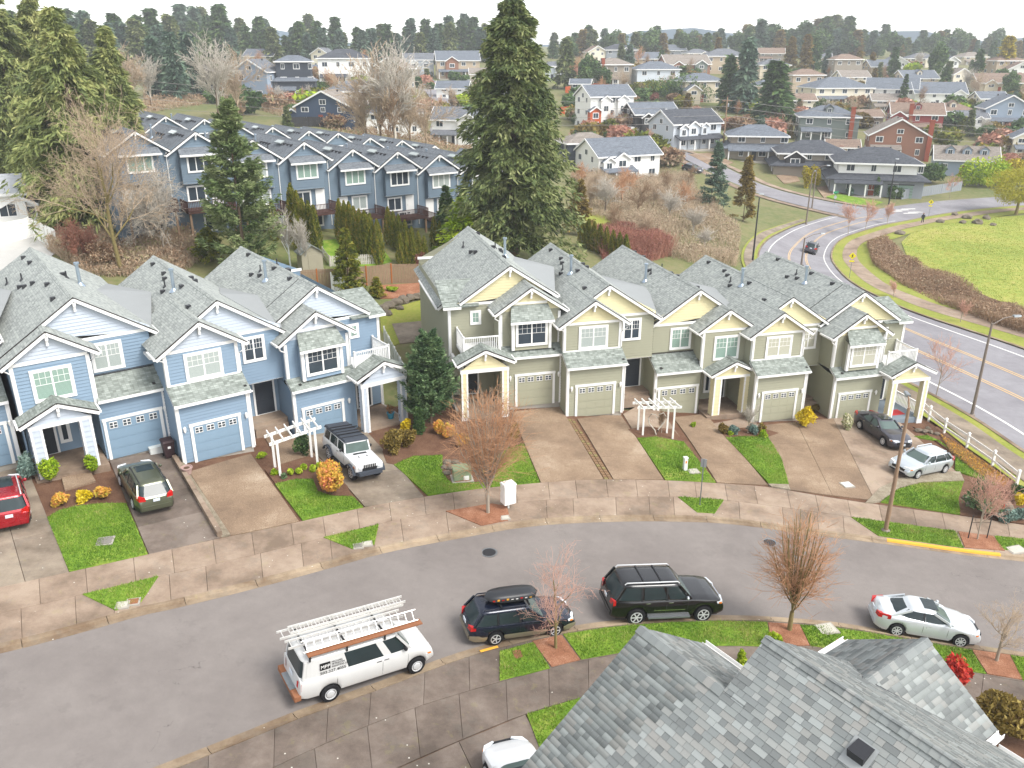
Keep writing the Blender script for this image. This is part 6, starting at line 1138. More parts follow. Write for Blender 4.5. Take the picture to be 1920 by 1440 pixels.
while n_ < 330:
    u, v = g_.uniform(400, 1915), g_.uniform(125, 330)
    if any(a < u < b and c < v < d for a, b, c, d in boxes): continue
    if u > 1290 and v > 262 + abs(u - 1480) * .14: continue
    if u < 900 and v > 215 + (u - 400) * .12: continue
    if 900 < u < 1060: continue
    p = W(u, v); k = int(g_.choice([0, 1, 2, 3, 4, 5, 1, 1, 2, 0], 1)[0]); s_ = g_.uniform(.7, 2.4); n_ += 1
    if g_.random() < .3: far_bare(u, v, g_.uniform(18, 46), int(g_.integers(0, 4)), 'bare garden tree among the hillside houses', 'hillside bare trees'); continue
    r = empty('hill_shrub', p, u); r.scale = (s_ * 1.2, s_ * 1.2, s_); obj('foliage', fb[k], r); tag(r, ['brown twiggy shrub among the hillside houses', 'dark evergreen shrub among the hillside houses', 'olive green shrub among the hillside houses', 'bronze shrub among the hillside houses', 'pinkish flowering shrub among the hillside houses', 'lime green shrub among the hillside houses'][k], 'shrub', 'hillside shrubs ' + gb[k])
# --- thickets nobody could count: brambles, brush field, lawn grass
def in_poly(px, n, seed):
    P = np.array([tuple(q)[:2] for q in WL(px)]); g = RNG(seed); lo, hi = P.min(0), P.max(0); out = []
    while len(out) < n:
        c = g.uniform(lo, hi, (n * 2, 2)); x, y = c[:, 0], c[:, 1]; ins = np.zeros(len(c), bool); j = len(P) - 1
        for i in range(len(P)):
            a, b = P[i], P[j]; cond = ((a[1] > y) != (b[1] > y)); xx = (b[0] - a[0]) * (y - a[1]) / (b[1] - a[1] + 1e-12) + a[0]; ins ^= cond & (x < xx); j = i
        out += list(c[ins])
    c = np.array(out[:n]); return np.column_stack([c, TT(c)])
def thicket(name, px, n, hmax, mat, tw, label, seed, s=.14, sticks=.5):
    C = in_poly(px, n, seed); g = RNG(seed + 1); hh = hmax * (.12 + .88 * np.clip(np.array([mnoise.noise(Vector((c[0] * .13, c[1] * .13, seed))) for c in C]) * 1.2 + .5, 0, 1))
    z = g.random(n) ** .6 * hh; L = C.copy(); L[:, 2] += z; a = unit(g.normal(0, 1, (n, 3))); b_ = unit(np.cross(a, g.normal(0, 1, (n, 3)))); sz = s * g.uniform(.6, 1.5, n)
    v, f = quads_np(L, a * sz[:, None], b_ * (sz * .35)[:, None]); root = tag(empty(name), label, 'thicket', None, 'stuff')
    cl = np.array([mnoise.noise(Vector((c[0] * .3, c[1] * .3, 3 + seed))) for c in C]) * .6 + .5
    o = obj('leaves', mesh_np('leaves', v, f, mat, False, np.clip(.5 * cl + .5 * g.random(n), 0, 1)), root); o['kind'] = 'stuff'
    m = int(n * sticks); P = C[:m]; d = g.normal(0, .35, (m, 3)); d[:, 2] = 1; Q = P + unit(d) * (hh[:m] * g.uniform(.7, 1.25, m))[:, None]; v, f = tubes_np(P, Q, np.full(m, .022), np.full(m, .01), 3); o = obj('twigs', mesh_np('twigs', v, f, tw), root); o['kind'] = 'stuff'
thicket('bramble_bank', [(1625, 460), (1660, 448), (1690, 478), (1760, 522), (1860, 562), (1960, 598), (1960, 640), (1860, 610), (1760, 570), (1690, 535), (1640, 500)], 26000, 1.5, 'bramble', 'twig_brown', 'brown bramble bank between the footpath and the meadow', 1)
thicket('brush_field', [(1070, 330), (1180, 318), (1290, 325), (1330, 380), (1390, 440), (1380, 500), (1300, 495), (1210, 470), (1150, 420), (1080, 395)], 30000, 1.9, 'brush', 'twig_tan', 'brown brush field behind the olive townhouses', 2, .17, .9)
thicket('red_brush', [(1115, 440), (1165, 425), (1230, 440), (1260, 480), (1190, 500), (1130, 490)], 9000, 2.4, 'rose_bramble', 'twig_red', 'reddish twiggy brush right of the tall fir', 3, .16, .9)
thicket('groundcover', [(1762, 815), (1800, 838), (1850, 872), (1893, 903), (1880, 916), (1830, 888), (1780, 848)], 5000, .45, 'flame', 'twig_brown', 'golden groundcover along the white rail fence', 6, .05, .3)
thicket('left_brush', [(90, 470), (150, 440), (350, 430), (390, 480), (330, 520), (160, 520)], 12000, 1.6, 'bramble', 'twig_tan', 'tangled brown undergrowth behind the blue terrace', 4, .16, .6)
thicket('hill_brush', [(270, 215), (420, 190), (560, 230), (700, 270), (890, 290), (880, 262), (700, 240), (560, 200), (430, 165), (270, 160)], 16000, 2.2, 'bramble', 'twig_tan', 'brown brush on the bank above the slate terraces', 5, .3, .6)
def grass(px, n, hh, mat, label, seed, w_=.016):
    C = in_poly(px, n, seed); g = RNG(seed); C[:, 2] += .03; cl = np.array([mnoise.noise(Vector((c[0] * 1.1, c[1] * 1.1, 9))) for c in C]); h = hh * (.6 + .6 * g.random(n)) * (1 + cl * .7); a = g.random(n) * 6.283; sd = np.stack([np.cos(a), np.sin(a), np.zeros(n)], 1) * w_; tip = C + np.stack([g.normal(0, .45, n) * h, g.normal(0, .45, n) * h, h], 1)
    v = np.stack([C - sd, C + sd, tip], 1).reshape(-1, 3); return v, np.arange(n * 3).reshape(-1, 3), np.clip(.5 + cl * .35 + .5 * np.array([mnoise.noise(Vector((c[0] * .35, c[1] * .35, 4))) for c in C]) + g.normal(0, .17, n), 0, 1)
gv, gf, gt = [], [], []; b_ = 0
for i, px in enumerate(LAWNS):
    P = [q.xy for q in WL(px)]; ar = abs(sum(P[k - 1].x * P[k].y - P[k].x * P[k - 1].y for k in range(len(P)))) / 2; n = int(ar * 520); v, f, t = grass(px, n, .1, '', '', 500 + i); gv.append(v); gf.append(f + b_); gt.append(t); b_ += len(v)
o = obj('grass', mesh_np('grass', np.concatenate(gv), np.concatenate(gf), 'grass_blade', False, np.concatenate(gt))); tag(o, 'green grass blades on the front lawns and verges', 'grass', None, 'stuff')
v, f, t = grass([(1700, 480), (1690, 455), (1720, 428), (1790, 412), (1960, 402), (1960, 598), (1860, 560), (1760, 520)], 40000, .12, '', '', 900, .04); o = obj('grass', mesh_np('grass', v, f, 'meadow_blade', False, t)); tag(o, 'bright yellow-green meadow grass at the right', 'grass', None, 'stuff')
# ------------------------------------------------------------------ vehicles (x forward, y to the left, origin on the ground)
for n, c, m_, r_ in (('p_white', 'D0D1D1', .05, .3), ('p_silver', 'C4CBD0', .5, .3), ('p_pale', 'C9CED1', .3, .28), ('p_black', '0D0D10', .2, .22), ('p_navy', '141C2E', .3, .24), ('p_gold', '8E8672', .4, .4), ('p_green', '575B48', .5, .3), ('p_red', '9B1420', .4, .25), ('p_grey', '44444C', .5, .28), ('p_vanwhite', 'C8C8C6', 0, .42)): carpaint(n, c, m_, r_)
def wheel(root, x, y, r, wd, spokes, side, rimm='rim', hub=False):
    t = MB(); t.lathe([(r * .6, -wd / 2), (r * .92, -wd / 2), (r, -wd / 2 + .03), (r, wd / 2 - .03), (r * .92, wd / 2), (r * .6, wd / 2)], (0, 0, 0), 24, 'y'); w_ = empty('wheel', (x, y, r), 0, root); t.build('tyre', 'rubber', w_, 40)
    m = MB(); o = side * (wd / 2 + .014)
    if hub: m.lathe([(r * .62, o - side * .02), (r * .6, o + side * .005), (r * .45, o - side * .02), (r * .4, o + side * .01), (r * .14, o + side * .03)], (0, 0, 0), 20, 'y')
    else:
        m.lathe([(r * .66, o - side * .05), (r * .66, o), (r * .58, o), (r * .56, o - side * .06)], (0, 0, 0), 24, 'y'); m.lathe([(r * .16, o - side * .06), (r * .15, o - side * .005), (r * .08, o)], (0, 0, 0), 12, 'y')
        for k in range(spokes):
            a = 2 * math.pi * k / spokes; ca, sa = math.cos(a), math.sin(a); m.bar((ca * r * .1, o - side * .02, sa * r * .1), (ca * r * .6, o - side * .015, sa * r * .6), r * .13, .03, (0, 1, 0))
    m.build('rim', rimm, w_, 40); d = MB(); d.lathe([(r * .6, 0), (r * .6, side * .03)], (0, 0, 0), 16, 'y'); d.build('brake_disc', 'plastic_black', w_)
def vehicle(name, sp, label, loc=(0, 0, 0), rz=0, cat='car', group=None):
    L, Wd, H, wb, fo, wr = sp['L'], sp['W'], sp['H'], sp['wb'], sp['fo'], sp['wr']; paint = sp['paint']; r = empty(name, loc, rz); F, Rr = L / 2, -L / 2; fx = F - fo; rx = fx - wb; Ra = wr * 1.14
    px, pz = zip(*sp['prof']); z0 = sp.get('z0', .24)
    xs = set(np.linspace(Rr, F, 37).round(3)) | {Rr + .03, F - .03, Rr + .1, F - .1}
    for c in (fx, rx):
        for k in range(13): xs.add(round(c + Ra * math.cos(math.pi * k / 12), 3))
    xs = sorted(xs); taper = sp.get('tap', .16)
    def hw(x): t = abs(x) / F; return Wd / 2 * (1 - taper * max(0, (t - .62) / .38) ** 2.2)
    def zt(x): return float(np.interp(x, px, pz))
    def zl(x):
        z = z0 + .1 * max(0, (abs(x) / F - .9) / .1)
        for c in (fx, rx):
            if abs(x - c) < Ra: z = max(z, wr + math.sqrt(max(Ra ** 2 - (x - c) ** 2, 0)))
        return z
    belt = sp['belt']; rows = []
    for x in xs:
        w_ = hw(x); t = zt(x); lo = min(zl(x), t - .1); sh = min(t - .045, belt); mid = lo + (sh - lo) * .55; e = .93 if abs(x) > F - .02 else 1
        half = [(w_ * .93 * e, lo), (w_ * .985 * e, lo + (sh - lo) * .2), (w_ * e, mid), (w_ * .985 * e, sh - .05), (w_ * .955 * e, sh), (w_ * .86 * e, sh + (t - sh) * .75), (w_ * .55 * e, t), (0, t + .012)]
        rows.append([(x, y, z) for y, z in half] + [(x, -y, z) for y, z in half[-2::-1]])
    b = MB(); b.loft(rows); n = len(rows[0]); b.f += [tuple(range(n)), tuple(range(len(b.v) - n, len(b.v)))[::-1]]; body = b.build('body', paint, r, 38)
    u = MB(); u.box(Rr + .25, F - .25, -Wd * .42, Wd * .42, z0 - .06, z0 + .32); u.build('underbody', 'plastic_black', r)
    for c in (fx, rx):
        for s_ in (-1, 1): wheel(r, c, s_ * (Wd / 2 - sp.get('wd', .22) / 2 - .005), wr, sp.get('wd', .22), sp.get('spokes', 7), s_, 'rim', sp.get('hub', False))
    # cabin rings
    f0, f1, r0, r1, wb_, wr_ = *sp['cab'], Wd / 2 * .93, Wd / 2 * sp.get('rw', .76); K = 76; ex_ = sp.get('sq', 7)
    def ring(t, inset=0, z=None):
        cf, cr, hw_ = f0 + (f1 - f0) * t - inset, r0 + (r1 - r0) * t + inset, wb_ + (wr_ - wb_) * (max(t, 0) ** 1.3) - inset; cx, a_ = (cf + cr) / 2, (cf - cr) / 2; zz = z if z is not None else belt - .03 + (H - .1 - belt + .03) * t
        p_ = 2 / ex_; th = 2 * np.pi * np.arange(400) / 400; c_, s_ = np.cos(th), np.sin(th); X = np.sign(c_) * np.abs(c_) ** p_ * a_; Y = np.sign(s_) * np.abs(s_) ** p_ * hw_
        ds = np.concatenate([[0], np.cumsum(np.hypot(np.diff(np.append(X, X[0])), np.diff(np.append(Y, Y[0]))))]); q = (np.arange(K) + .5) / K * ds[-1]
        xx, yy = np.interp(q, ds, np.append(X, X[0])), np.interp(q, ds, np.append(Y, Y[0])); return [(float(cx + a), float(b), zz) for a, b in zip(xx, yy)]
    lo, hi = ring(.04), ring(.93); m1 = ring(.5); rt = MB(); rt.loft([hi, ring(1.0), ring(1, .05, H - .045), ring(1, .16, H - .012), ring(1, .42, H)], True); k = len(rt.v); rt.f.append(tuple(range(k - K, k))); roof = rt.build('roof', paint, r, 45)
    sk = MB(); sk.loft([ring(-.12), lo], True); sk.build('window_sill', sp.get('sill', paint), r, 40)
    grp = {'windshield': MB(), 'rear_window': MB(), 'side_window': [], 'panel': MB()}; cells = {}
    for k in range(K):
        j = (k + 1) % K; a, b2 = Vector(lo[k]), Vector(lo[j]); q = [lo[k], lo[j], m1[j], m1[k]], [m1[k], m1[j], hi[j], hi[k]]; nrm = (b2 - a).cross(Vector(hi[k]) - a).normalized(); xm = (a.x + b2.x + hi[k][0] + hi[j][0]) / 4
        dirx = (b2 - a); isside = abs(dirx.x) > abs(dirx.y)
        if not isside: key = 'windshield' if xm > (f0 + r0) / 2 else ('rear_window' if sp.get('rglass', 1) else 'panel')
        else:
            key = ('panel', 1 if a.y > 0 else -1, sum(1 for s0, s1 in sp['side'] if xm > s1))
            for i, (s0, s1) in enumerate(sp['side']):
                if s0 <= xm <= s1: key = ('side_window', 1 if a.y > 0 else -1, i)
        cells.setdefault(key, MB())
        for f_ in q: cells[key].poly([Vector(p) for p in f_])
    for key, mb in cells.items():
        nm = key if isinstance(key, str) else key[0]
        if nm == 'panel': mb.build('pillar_panel', paint, r, 40)
        else: mb.build(nm, sp.get('glass', 'car_glass') if nm != 'windshield' else 'car_glass_light', r, 60)
    def onring(x, s_, t):
        R_ = ring(t); c = [p for p in R_ if p[1] * s_ > 0]; return Vector(min(c, key=lambda p: abs(p[0] - x)))
    pl = MB()
    for s_ in (-1, 1):
        for xt in sp.get('pillars', []):
            y0, y1 = wb_ * s_ * .998, (wb_ + (wr_ - wb_) * .9) * s_; q = MB(); q.bar((xt, y0 + s_ * .006, belt - .02), (xt - .02, y1 + s_ * .004, H - .12), .075, .03, (0, 1, 0)); q.build('pillar', sp.get('pil', 'plastic_black'), r)
        for (xa, xb, nmx) in ((f0 - .1, f1 - .1, 'a'), (r0 + .1, r1 + .1, 'c')):
            if nmx == 'c' and sp.get('noc'): continue
            q = MB(); q.bar((xa, s_ * (wb_ - .035), belt - .02), (xb, s_ * (wr_ + .0), H - .1), .09, .08, (0, 1, 0)); q.build('pillar', paint, r)
        m = MB(); y = s_ * (wb_ + .12); m.lathe([(.03, -.07), (.085, -.03), (.09, .03), (.04, .07)], (f0 - .35, y, belt + .12), 8, 'x'); m.bar((f0 - .36, s_ * wb_ * .97, belt + .08), (f0 - .36, y, belt + .1), .05, .05); m.build('mirror', sp.get('mir', paint), r, 40)
        for xt in sp.get('doors', []):
            q = MB(); zz = [(z0 + .12) + (belt - .06 - z0 - .12) * i / 4 for i in range(5)]; w_ = hw(xt)
            q.tube([(xt, s_ * (w_ * (.972, .99, 1.0, .99, .962)[i] + .001), zz[i]) for i in range(5)], .007, 4); q.build('door_seam', 'plastic_black', r)
        for xt in sp.get('handles', []):
            q = MB(); q.box(xt - .1, xt + .1, s_ * hw(xt) * .975 - .02, s_ * hw(xt) * .975 + .02, belt - .17, belt - .135); q.build('door_handle', sp.get('hm', paint), r)
        # lamps wrapped round the corners
        zf = sp.get('zf', .68); q = MB(); w_ = hw(F - .05); q.hexa([(F - .02, s_ * w_ * .45, zf - .05), (F + .012, s_ * w_ * .45, zf - .05), (F - .12, s_ * (w_ + .004), zf - .02), (F - .38, s_ * (hw(F - .38) + .004), zf + .0), (F - .09, s_ * w_ * .45, zf + .1), (F - .03, s_ * w_ * .5, zf + .1), (F - .15, s_ * (w_ + .0), zf + .11), (F - .42, s_ * (hw(F - .42) * .985 + .01), zf + .1)]); q.build('headlight', 'light_lens', r)
        q = MB(); q.hexa([(F - .16, s_ * w_ * .99, zf - .03), (F - .14, s_ * (w_ + .012), zf - .03), (F - .3, s_ * (hw(F - .3) + .012), zf - .0), (F - .3, s_ * (hw(F - .3) - .03), zf), (F - .18, s_ * w_ * .99, zf + .05), (F - .16, s_ * (w_ + .01), zf + .05), (F - .32, s_ * (hw(F - .32) + .01), zf + .06), (F - .32, s_ * (hw(F - .32) - .03), zf + .06)]); q.build('turn_signal', 'light_amber', r)
        zt0, zt1 = sp.get('tail', (.75, .98)); w2 = hw(Rr + .05); q = MB(); tl = sp.get('tlen', .3); q.hexa([(Rr - .012, s_ * w2 * .62, zt0), (Rr + .05, s_ * (w2 + .012), zt0), (Rr + tl, s_ * (hw(Rr + tl) + .008), zt0 + .04), (Rr + tl, s_ * (hw(Rr + tl) - .05), zt0 + .04), (Rr + .0, s_ * w2 * .66, zt1), (Rr + .06, s_ * (w2 + .0), zt1), (Rr + tl, s_ * (hw(Rr + tl) * .98 + .012), zt1 + .02), (Rr + tl, s_ * (hw(Rr + tl) - .06), zt1 + .02)]); q.build('tail_light', 'light_red', r)
        if sp.get('clad'):
            q = MB(); rows2 = []
            for x in xs:
                w_ = hw(x); l_ = zl(x); top = z0 + .26 + (.06 if abs(x) > F - .5 else 0)
                if l_ < top - .02: rows2.append([(x, s_ * (w_ * .935 + .012), l_), (x, s_ * (w_ * .995 + .01), (l_ + top) / 2), (x, s_ * (w_ + .004), top)])
                elif len(rows2) > 1: q.loft(rows2); rows2 = []
                else: rows2 = []
            if len(rows2) > 1: q.loft(rows2)
            q.build('lower_cladding', sp['clad'], r, 40)
        if sp.get('rails'):
            q = MB(); y = s_ * (wr_ - .1); a, b2 = sp['rails']; q.tube([(a, y, H - .03), (a - .08, y, H + .05), (b2 + .08, y, H + .05), (b2, y, H - .03)], .028, 6); q.build('roof_rail', sp.get('railm', 'plastic_black'), r, 40)
    q = MB(); q.box(F - .06, F + .02, -Wd * .26, Wd * .26, sp.get('zg', .5), sp.get('zg', .5) + .16); q.build('grille', sp.get('gm', 'plastic_black'), r); q = MB(); q.box(F - .08, F + .025, -Wd * .33, Wd * .33, z0 + .06, z0 + .16); q.build('front_intake', 'plastic_black', r)
    for x, zz in ((F + .024, .42), (Rr - .02, sp.get('zp', .8))): q = MB(); q.box(x - .012, x + .012, -.16, .16, zz, zz + .15); q.build('number_plate', 'plate', r)
    if sp.get('sun'): q = MB(); a, b2 = sp['sun']; q.box(b2, a, -.42, .42, H - .02, H + .008); q.build('sunroof', 'car_glass', r)
    q = MB(); q.box(Rr - .03, Rr + .2, -hw(Rr) * .9, hw(Rr) * .9, sp.get('zrb', .36), sp.get('zrb', .36) + .2); q.build('rear_bumper', sp.get('bm', paint), r)
    return tag(r, label, cat, group)
def park(rear, front, side, sp):
    a, b = W(*rear), W(*front); d = (b - a); d.z = 0; d.normalize(); left = Vector((-d.y, d.x, 0)); c = (a + b) / 2 + left * (sp['W'] / 2 - .06) * (1 if side == 'R' else -1); off = sp['L'] / 2 - sp['fo'] - sp['wb'] / 2; c = c - d * off
    return pose(c, math.atan2(d.y, d.x), sp)
def pose(c, rz, sp):
    d = Vector((math.cos(rz), math.sin(rz), 0)); n = Vector((-d.y, d.x, 0)); h = sp['wb'] / 2; e = sp['W'] / 2; gz = lambda p: T(p.x, p.y) + (-.1 if sp.get('road') else .004) + sp.get('dz', 0)
    zf, zr_, zl_, zq = gz(c + d * h), gz(c - d * h), gz(c + n * e), gz(c - n * e); z = (zf + zr_ + zl_ + zq) / 4; rot = Matrix.Rotation(rz, 3, 'Z') @ Matrix.Rotation(-math.atan2(zf - zr_, 2 * h), 3, 'Y') @ Matrix.Rotation(math.atan2(zl_ - zq, 2 * e), 3, 'X')
    return Vector((c.x, c.y, z)), rot.to_euler()
def place(o, ps): o.location, o.rotation_euler = ps; return o
def P_(L, *q): return [(-L / 2 + a * L, z) for a, z in q]
CAR = {}
CAR['sedan_w'] = dict(L=4.53, W=1.78, H=1.44, wb=2.7, fo=.9, wr=.33, paint='p_pale', belt=.97, prof=P_(4.53, (0, .62), (.01, .86), (.05, 1.06), (.2, 1.09), (.5, 1.0), (.72, 1.0), (.85, .9), (.95, .76), (.99, .64), (1, .55)), cab=(1.05, .2, -1.85, -.95), side=[(-1.2, -.35), (-.25, .8)], pillars=[-.3], doors=[.75, -.3, -1.2], handles=[-.05, -.95], sun=(.3, -.3), glass='car_glass', road=1, tail=(.8, 1.0), tlen=.55, rw=.72, sq=4.5, spokes=8, tap=.24, zf=.66)
CAR['sedan_g'] = dict(CAR['sedan_w'], L=4.85, W=1.85, H=1.46, wb=2.78, fo=.95, paint='p_grey', prof=P_(4.85, (0, .6), (.01, .9), (.04, 1.05), (.18, 1.08), (.5, 1.0), (.7, 1.0), (.85, .93), (.95, .8), (.99, .66), (1, .55)), cab=(1.05, .25, -1.8, -1.0), sun=(.25, -.35), road=0, spokes=10, hm='chrome', glass='car_glass_light')
CAR['hatch'] = dict(L=4.46, W=1.78, H=1.48, wb=2.67, fo=.92, wr=.32, paint='p_silver', belt=.98, prof=P_(4.46, (0, .55), (.01, .85), (.06, .98), (.2, 1.0), (.7, 1.0), (.84, .93), (.95, .8), (.99, .66), (1, .55)), cab=(1.0, .3, -2.12, -1.6), side=[(-1.85, -1.2), (-1.15, -.25), (-.15, .8)], pillars=[-.2, -1.17], doors=[.75, -.2, -1.15], handles=[0, -.95], tail=(.85, 1.05), tlen=.35, rails=(.1, -1.4), railm='p_silver', rw=.74, sq=5, spokes=10, zf=.7)
CAR['wagon_g'] = dict(L=4.82, W=1.84, H=1.62, wb=2.745, fo=.93, wr=.35, paint='p_green', belt=1.06, prof=P_(4.82, (0, .6), (.01, .95), (.05, 1.05), (.2, 1.07), (.68, 1.07), (.84, 1.0), (.95, .86), (.99, .7), (1, .58)), cab=(1.0, .35, -2.3, -1.85), side=[(-2.0, -1.3), (-1.25, -.3), (-.2, .8)], pillars=[-.25, -1.28], doors=[.75, -.25, -1.2], handles=[0, -1], tail=(.9, 1.12), tlen=.35, rails=(.2, -1.9), clad='plastic_black', bm='p_green', sun=(.2, -.5), zf=.75, zrb=.4, zp=.82)
CAR['suv_r'] = dict(CAR['wagon_g'], L=4.7, W=1.88, H=1.72, wb=2.7, paint='p_red', belt=1.1, cab=(.95, .3, -2.25, -1.9), bm='p_red', sun=(.25, -.9), railm='rim')
CAR['wagon_n'] = dict(L=4.72, W=1.74, H=1.58, wb=2.65, fo=.95, wr=.33, paint='p_navy', belt=.98, prof=P_(4.72, (0, .55), (.01, .9), (.04, .98), (.2, .99), (.7, .99), (.85, .93), (.96, .82), (.99, .68), (1, .55)), cab=(.95, .25, -2.28, -1.9), side=[(-2.0, -1.2), (-1.12, -.25), (-.15, .75)], pillars=[-.2, -1.16], doors=[.7, -.2, -1.15], handles=[0, -.9], tail=(.78, .98), tlen=.25, clad='p_gold', bm='p_gold', rails=(.1, -1.8), railm='p_navy', zf=.7, road=1, spokes=5, rw=.77, zrb=.38)
CAR['suv_b'] = dict(L=5.27, W=2.0, H=1.95, wb=3.13, fo=.97, wr=.41, wd=.27, paint='p_black', belt=1.25, prof=P_(5.27, (0, .7), (.005, 1.15), (.03, 1.24), (.2, 1.25), (.72, 1.25), (.86, 1.2), (.96, 1.12), (.99, .95), (1, .7)), cab=(1.1, .5, -2.55, -2.2), side=[(-2.35, -1.35), (-1.25, -.2), (-.1, .9)], pillars=[-.15, -1.3], doors=[.85, -.15, -1.2], handles=[.05, -1.0], tail=(1.0, 1.24), tlen=.16, rails=(.4, -2.1), railm='rim', zf=.95, zg=.75, gm='chrome', mir='chrome', hm='chrome', road=1, spokes=6, z0=.36, zrb=.5, zp=.95, rw=.8, tap=.1)
CAR['jeep'] = dict(L=4.6, W=1.72, H=1.85, wb=3.0, fo=.62, wr=.42, wd=.27, paint='p_white', belt=1.22, prof=P_(4.6, (0, .75), (.005, 1.2), (.1, 1.22), (.66, 1.22), (.7, 1.2), (.97, 1.12), (1, 1.08)), cab=(.82, .58, -2.25, -2.12), side=[(-2.1, -1.3), (-1.22, -.3), (-.2, .75)], pillars=[-.25, -1.26], doors=[.75, -.25, -1.2], handles=[-.1, -1.05], tail=(.85, 1.1), tlen=.06, z0=.5, zf=.9, zg=.72, spokes=7, rw=.82, tap=.03, sq=12, pil='p_white', mir='plastic_black', hm='plastic_black')
CAR['van'] = dict(L=5.4, W=2.02, H=2.08, wb=3.505, fo=.75, wr=.37, wd=.24, paint='p_vanwhite', belt=1.3, prof=P_(5.4, (0, .7), (.004, 1.28), (.05, 1.32), (.8, 1.32), (.87, 1.22), (.96, 1.08), (.99, .95), (1, .6)), cab=(1.75, 1.2, -2.66, -2.56), side=[(.62, 1.5), (-.95, .4)], pillars=[], doors=[1.55, .5, -1.3], handles=[.65, .35], tail=(.85, 1.15), tlen=.05, rglass=1, hub=True, rw=.84, tap=.06, sq=9, z0=.42, zf=.8, zg=.62, road=1, mir='plastic_black', bm='rust', zrb=.45, zp=1.0, hm='plastic_black')
def put(key, name, label, rear=None, front=None, side=None, pos=None, group='parked cars', cat='car'):
    sp = CAR[key]; o = vehicle(name, sp, label, cat=cat, group=group); ps = park(rear, front, side, sp) if rear else pose(Vector((pos[0].x, pos[0].y, 0)), pos[1], sp); return place(o, ps), sp
put('sedan_w', 'sedan', 'pearl white sedan with red tail lights parked at the kerb by the grey rooftops', (1675, 1189), (1801, 1211), 'R')
put('sedan_g', 'sedan', 'dark grey sedan in front of the last olive garage', (1607, 802), (1657, 838), 'R')
put('hatch', 'hatchback', 'silver hatchback turned sideways across the corner driveway', (1777, 886), (1710, 900), 'L')
gw, spg = put('wagon_g', 'station_wagon', 'olive green wagon nosed up to the blue garage', (255, 962), (224, 906), 'L')
a, b = W(255, 962), W(224, 906); put('suv_r', 'suv', 'red compact suv at the left edge', pos=(W(12, 958), math.atan2(b.y - a.y, b.x - a.x) - .02))
wn, _ = put('wagon_n', 'station_wagon', 'dark navy wagon with gold cladding and a black roof box', (925, 1206), (1042, 1189), 'R')
put('suv_b', 'suv', 'large black suv with chrome roof rails parked at the kerb', (1190, 1168), (1316, 1162), 'R')
jp, spj = put('jeep', 'jeep', 'white off-roader with black soft top beside the blue porch', (612, 857), (665, 906), 'R')
vn, spv = put('van', 'van', 'white painter van carrying aluminium ladders on its roof', (612, 1313), (786, 1256), 'R', cat='van')
CAR['sedan_far'] = dict(CAR['hatch'], paint='p_grey', H=1.6, road=0, dz=.07); pa, pb = W(1519, 474), W(1534, 440); put('sedan_far', 'hatchback', 'dark hatchback driving up the wide road', pos=(pa, math.atan2(pb.y - pa.y, pb.x - pa.x)), group='moving cars')
CAR['sedan_b'] = dict(CAR['sedan_w'], paint='p_white', road=0); pa = W(985, 1512); put('sedan_b', 'sedan', 'white car at the bottom edge beside the lawn', pos=(pa, rd(112)))
CAR['van_far'] = dict(CAR['van'], road=0, dz=.1, bm='p_white'); pa = W(1172, 255); put('van_far', 'van', 'white delivery van on the hillside driveway', pos=(pa, rd(-150)), group='cars on the hillside', cat='van')
CAR['suv_far'] = dict(CAR['suv_b'], road=0, dz=.1, paint='p_pale'); pa = W(1110, 252); put('suv_far', 'suv', 'pale suv beside the white delivery van', pos=(pa, rd(-140)), group='cars on the hillside')
CAR['hatch2'] = dict(CAR['hatch'], dz=.1, paint='p_white'); put('hatch2', 'hatchback', 'white car on the upper road left of the fir', pos=(W(878, 158), rd(170)), group='cars on the hillside'); CAR['hatch3'] = dict(CAR['hatch'], dz=.1, paint='p_navy'); put('hatch3', 'hatchback', 'dark car by the pale twin-gabled house', pos=(W(808, 142), rd(-100)), group='cars on the hillside'); CAR['hatch4'] = dict(CAR['hatch'], dz=.1, paint='p_grey'); put('hatch4', 'hatchback', 'grey car parked at the hill bend', pos=(W(1298, 322), rd(-40)), group='cars on the hillside')
# --- jeep: black top, fenders, round lamps, slotted nose, spare
F = spj['L'] / 2; t = MB(); t.hexa([(-2.27, -.74, 1.74), (.62, -.74, 1.8), (.62, .74, 1.8), (-2.27, .74, 1.74), (-2.22, -.68, 1.87), (.5, -.68, 1.9), (.5, .68, 1.9), (-2.22, .68, 1.87)]); t.build('soft_top', 'seat_fabric', jp, 30)
for x in (.1, -.75, -1.55): q = MB(); q.box(x - .02, x + .02, -.7, .7, 1.86, 1.925); q.build('roof_bow', 'plastic_black', jp)
for x in (-.3, -1.1): q = MB(); q.box(x - .03, x + .03, -.82, .82, 1.93, 1.97); q.build('roof_bar', 'plastic_black', jp)
for s_ in (-1, 1):
    for c in (F - spj['fo'], F - spj['fo'] - spj['wb']):
        q = MB(); rows = []
        for k in range(9): an = math.pi * (.08 + .84 * k / 8); rows.append([(c + .6 * math.cos(an), s_ * .8, .42 + .52 * math.sin(an) - .04), (c + .6 * math.cos(an), s_ * .8, .42 + .52 * math.sin(an) + .03), (c + .6 * math.cos(an), s_ * .99, .42 + .52 * math.sin(an)), (c + .6 * math.cos(an), s_ * .99, .42 + .52 * math.sin(an) - .06)])
        q.loft(rows, True); q.build('fender_flare', 'seat_fabric', jp, 40)
    q = MB(); q.lathe([(.12, F - .02), (.12, F + .03), (.1, F + .045), (.03, F + .05)], (0, s_ * .56, .92), 14, 'x'); q.build('round_lamp', 'light_lens', jp, 40)
    q = MB(); q.box(-.6, .85, s_ * .86 - .08, s_ * .86 + .08, .42, .5); q.build('side_step', 'plastic_black', jp)
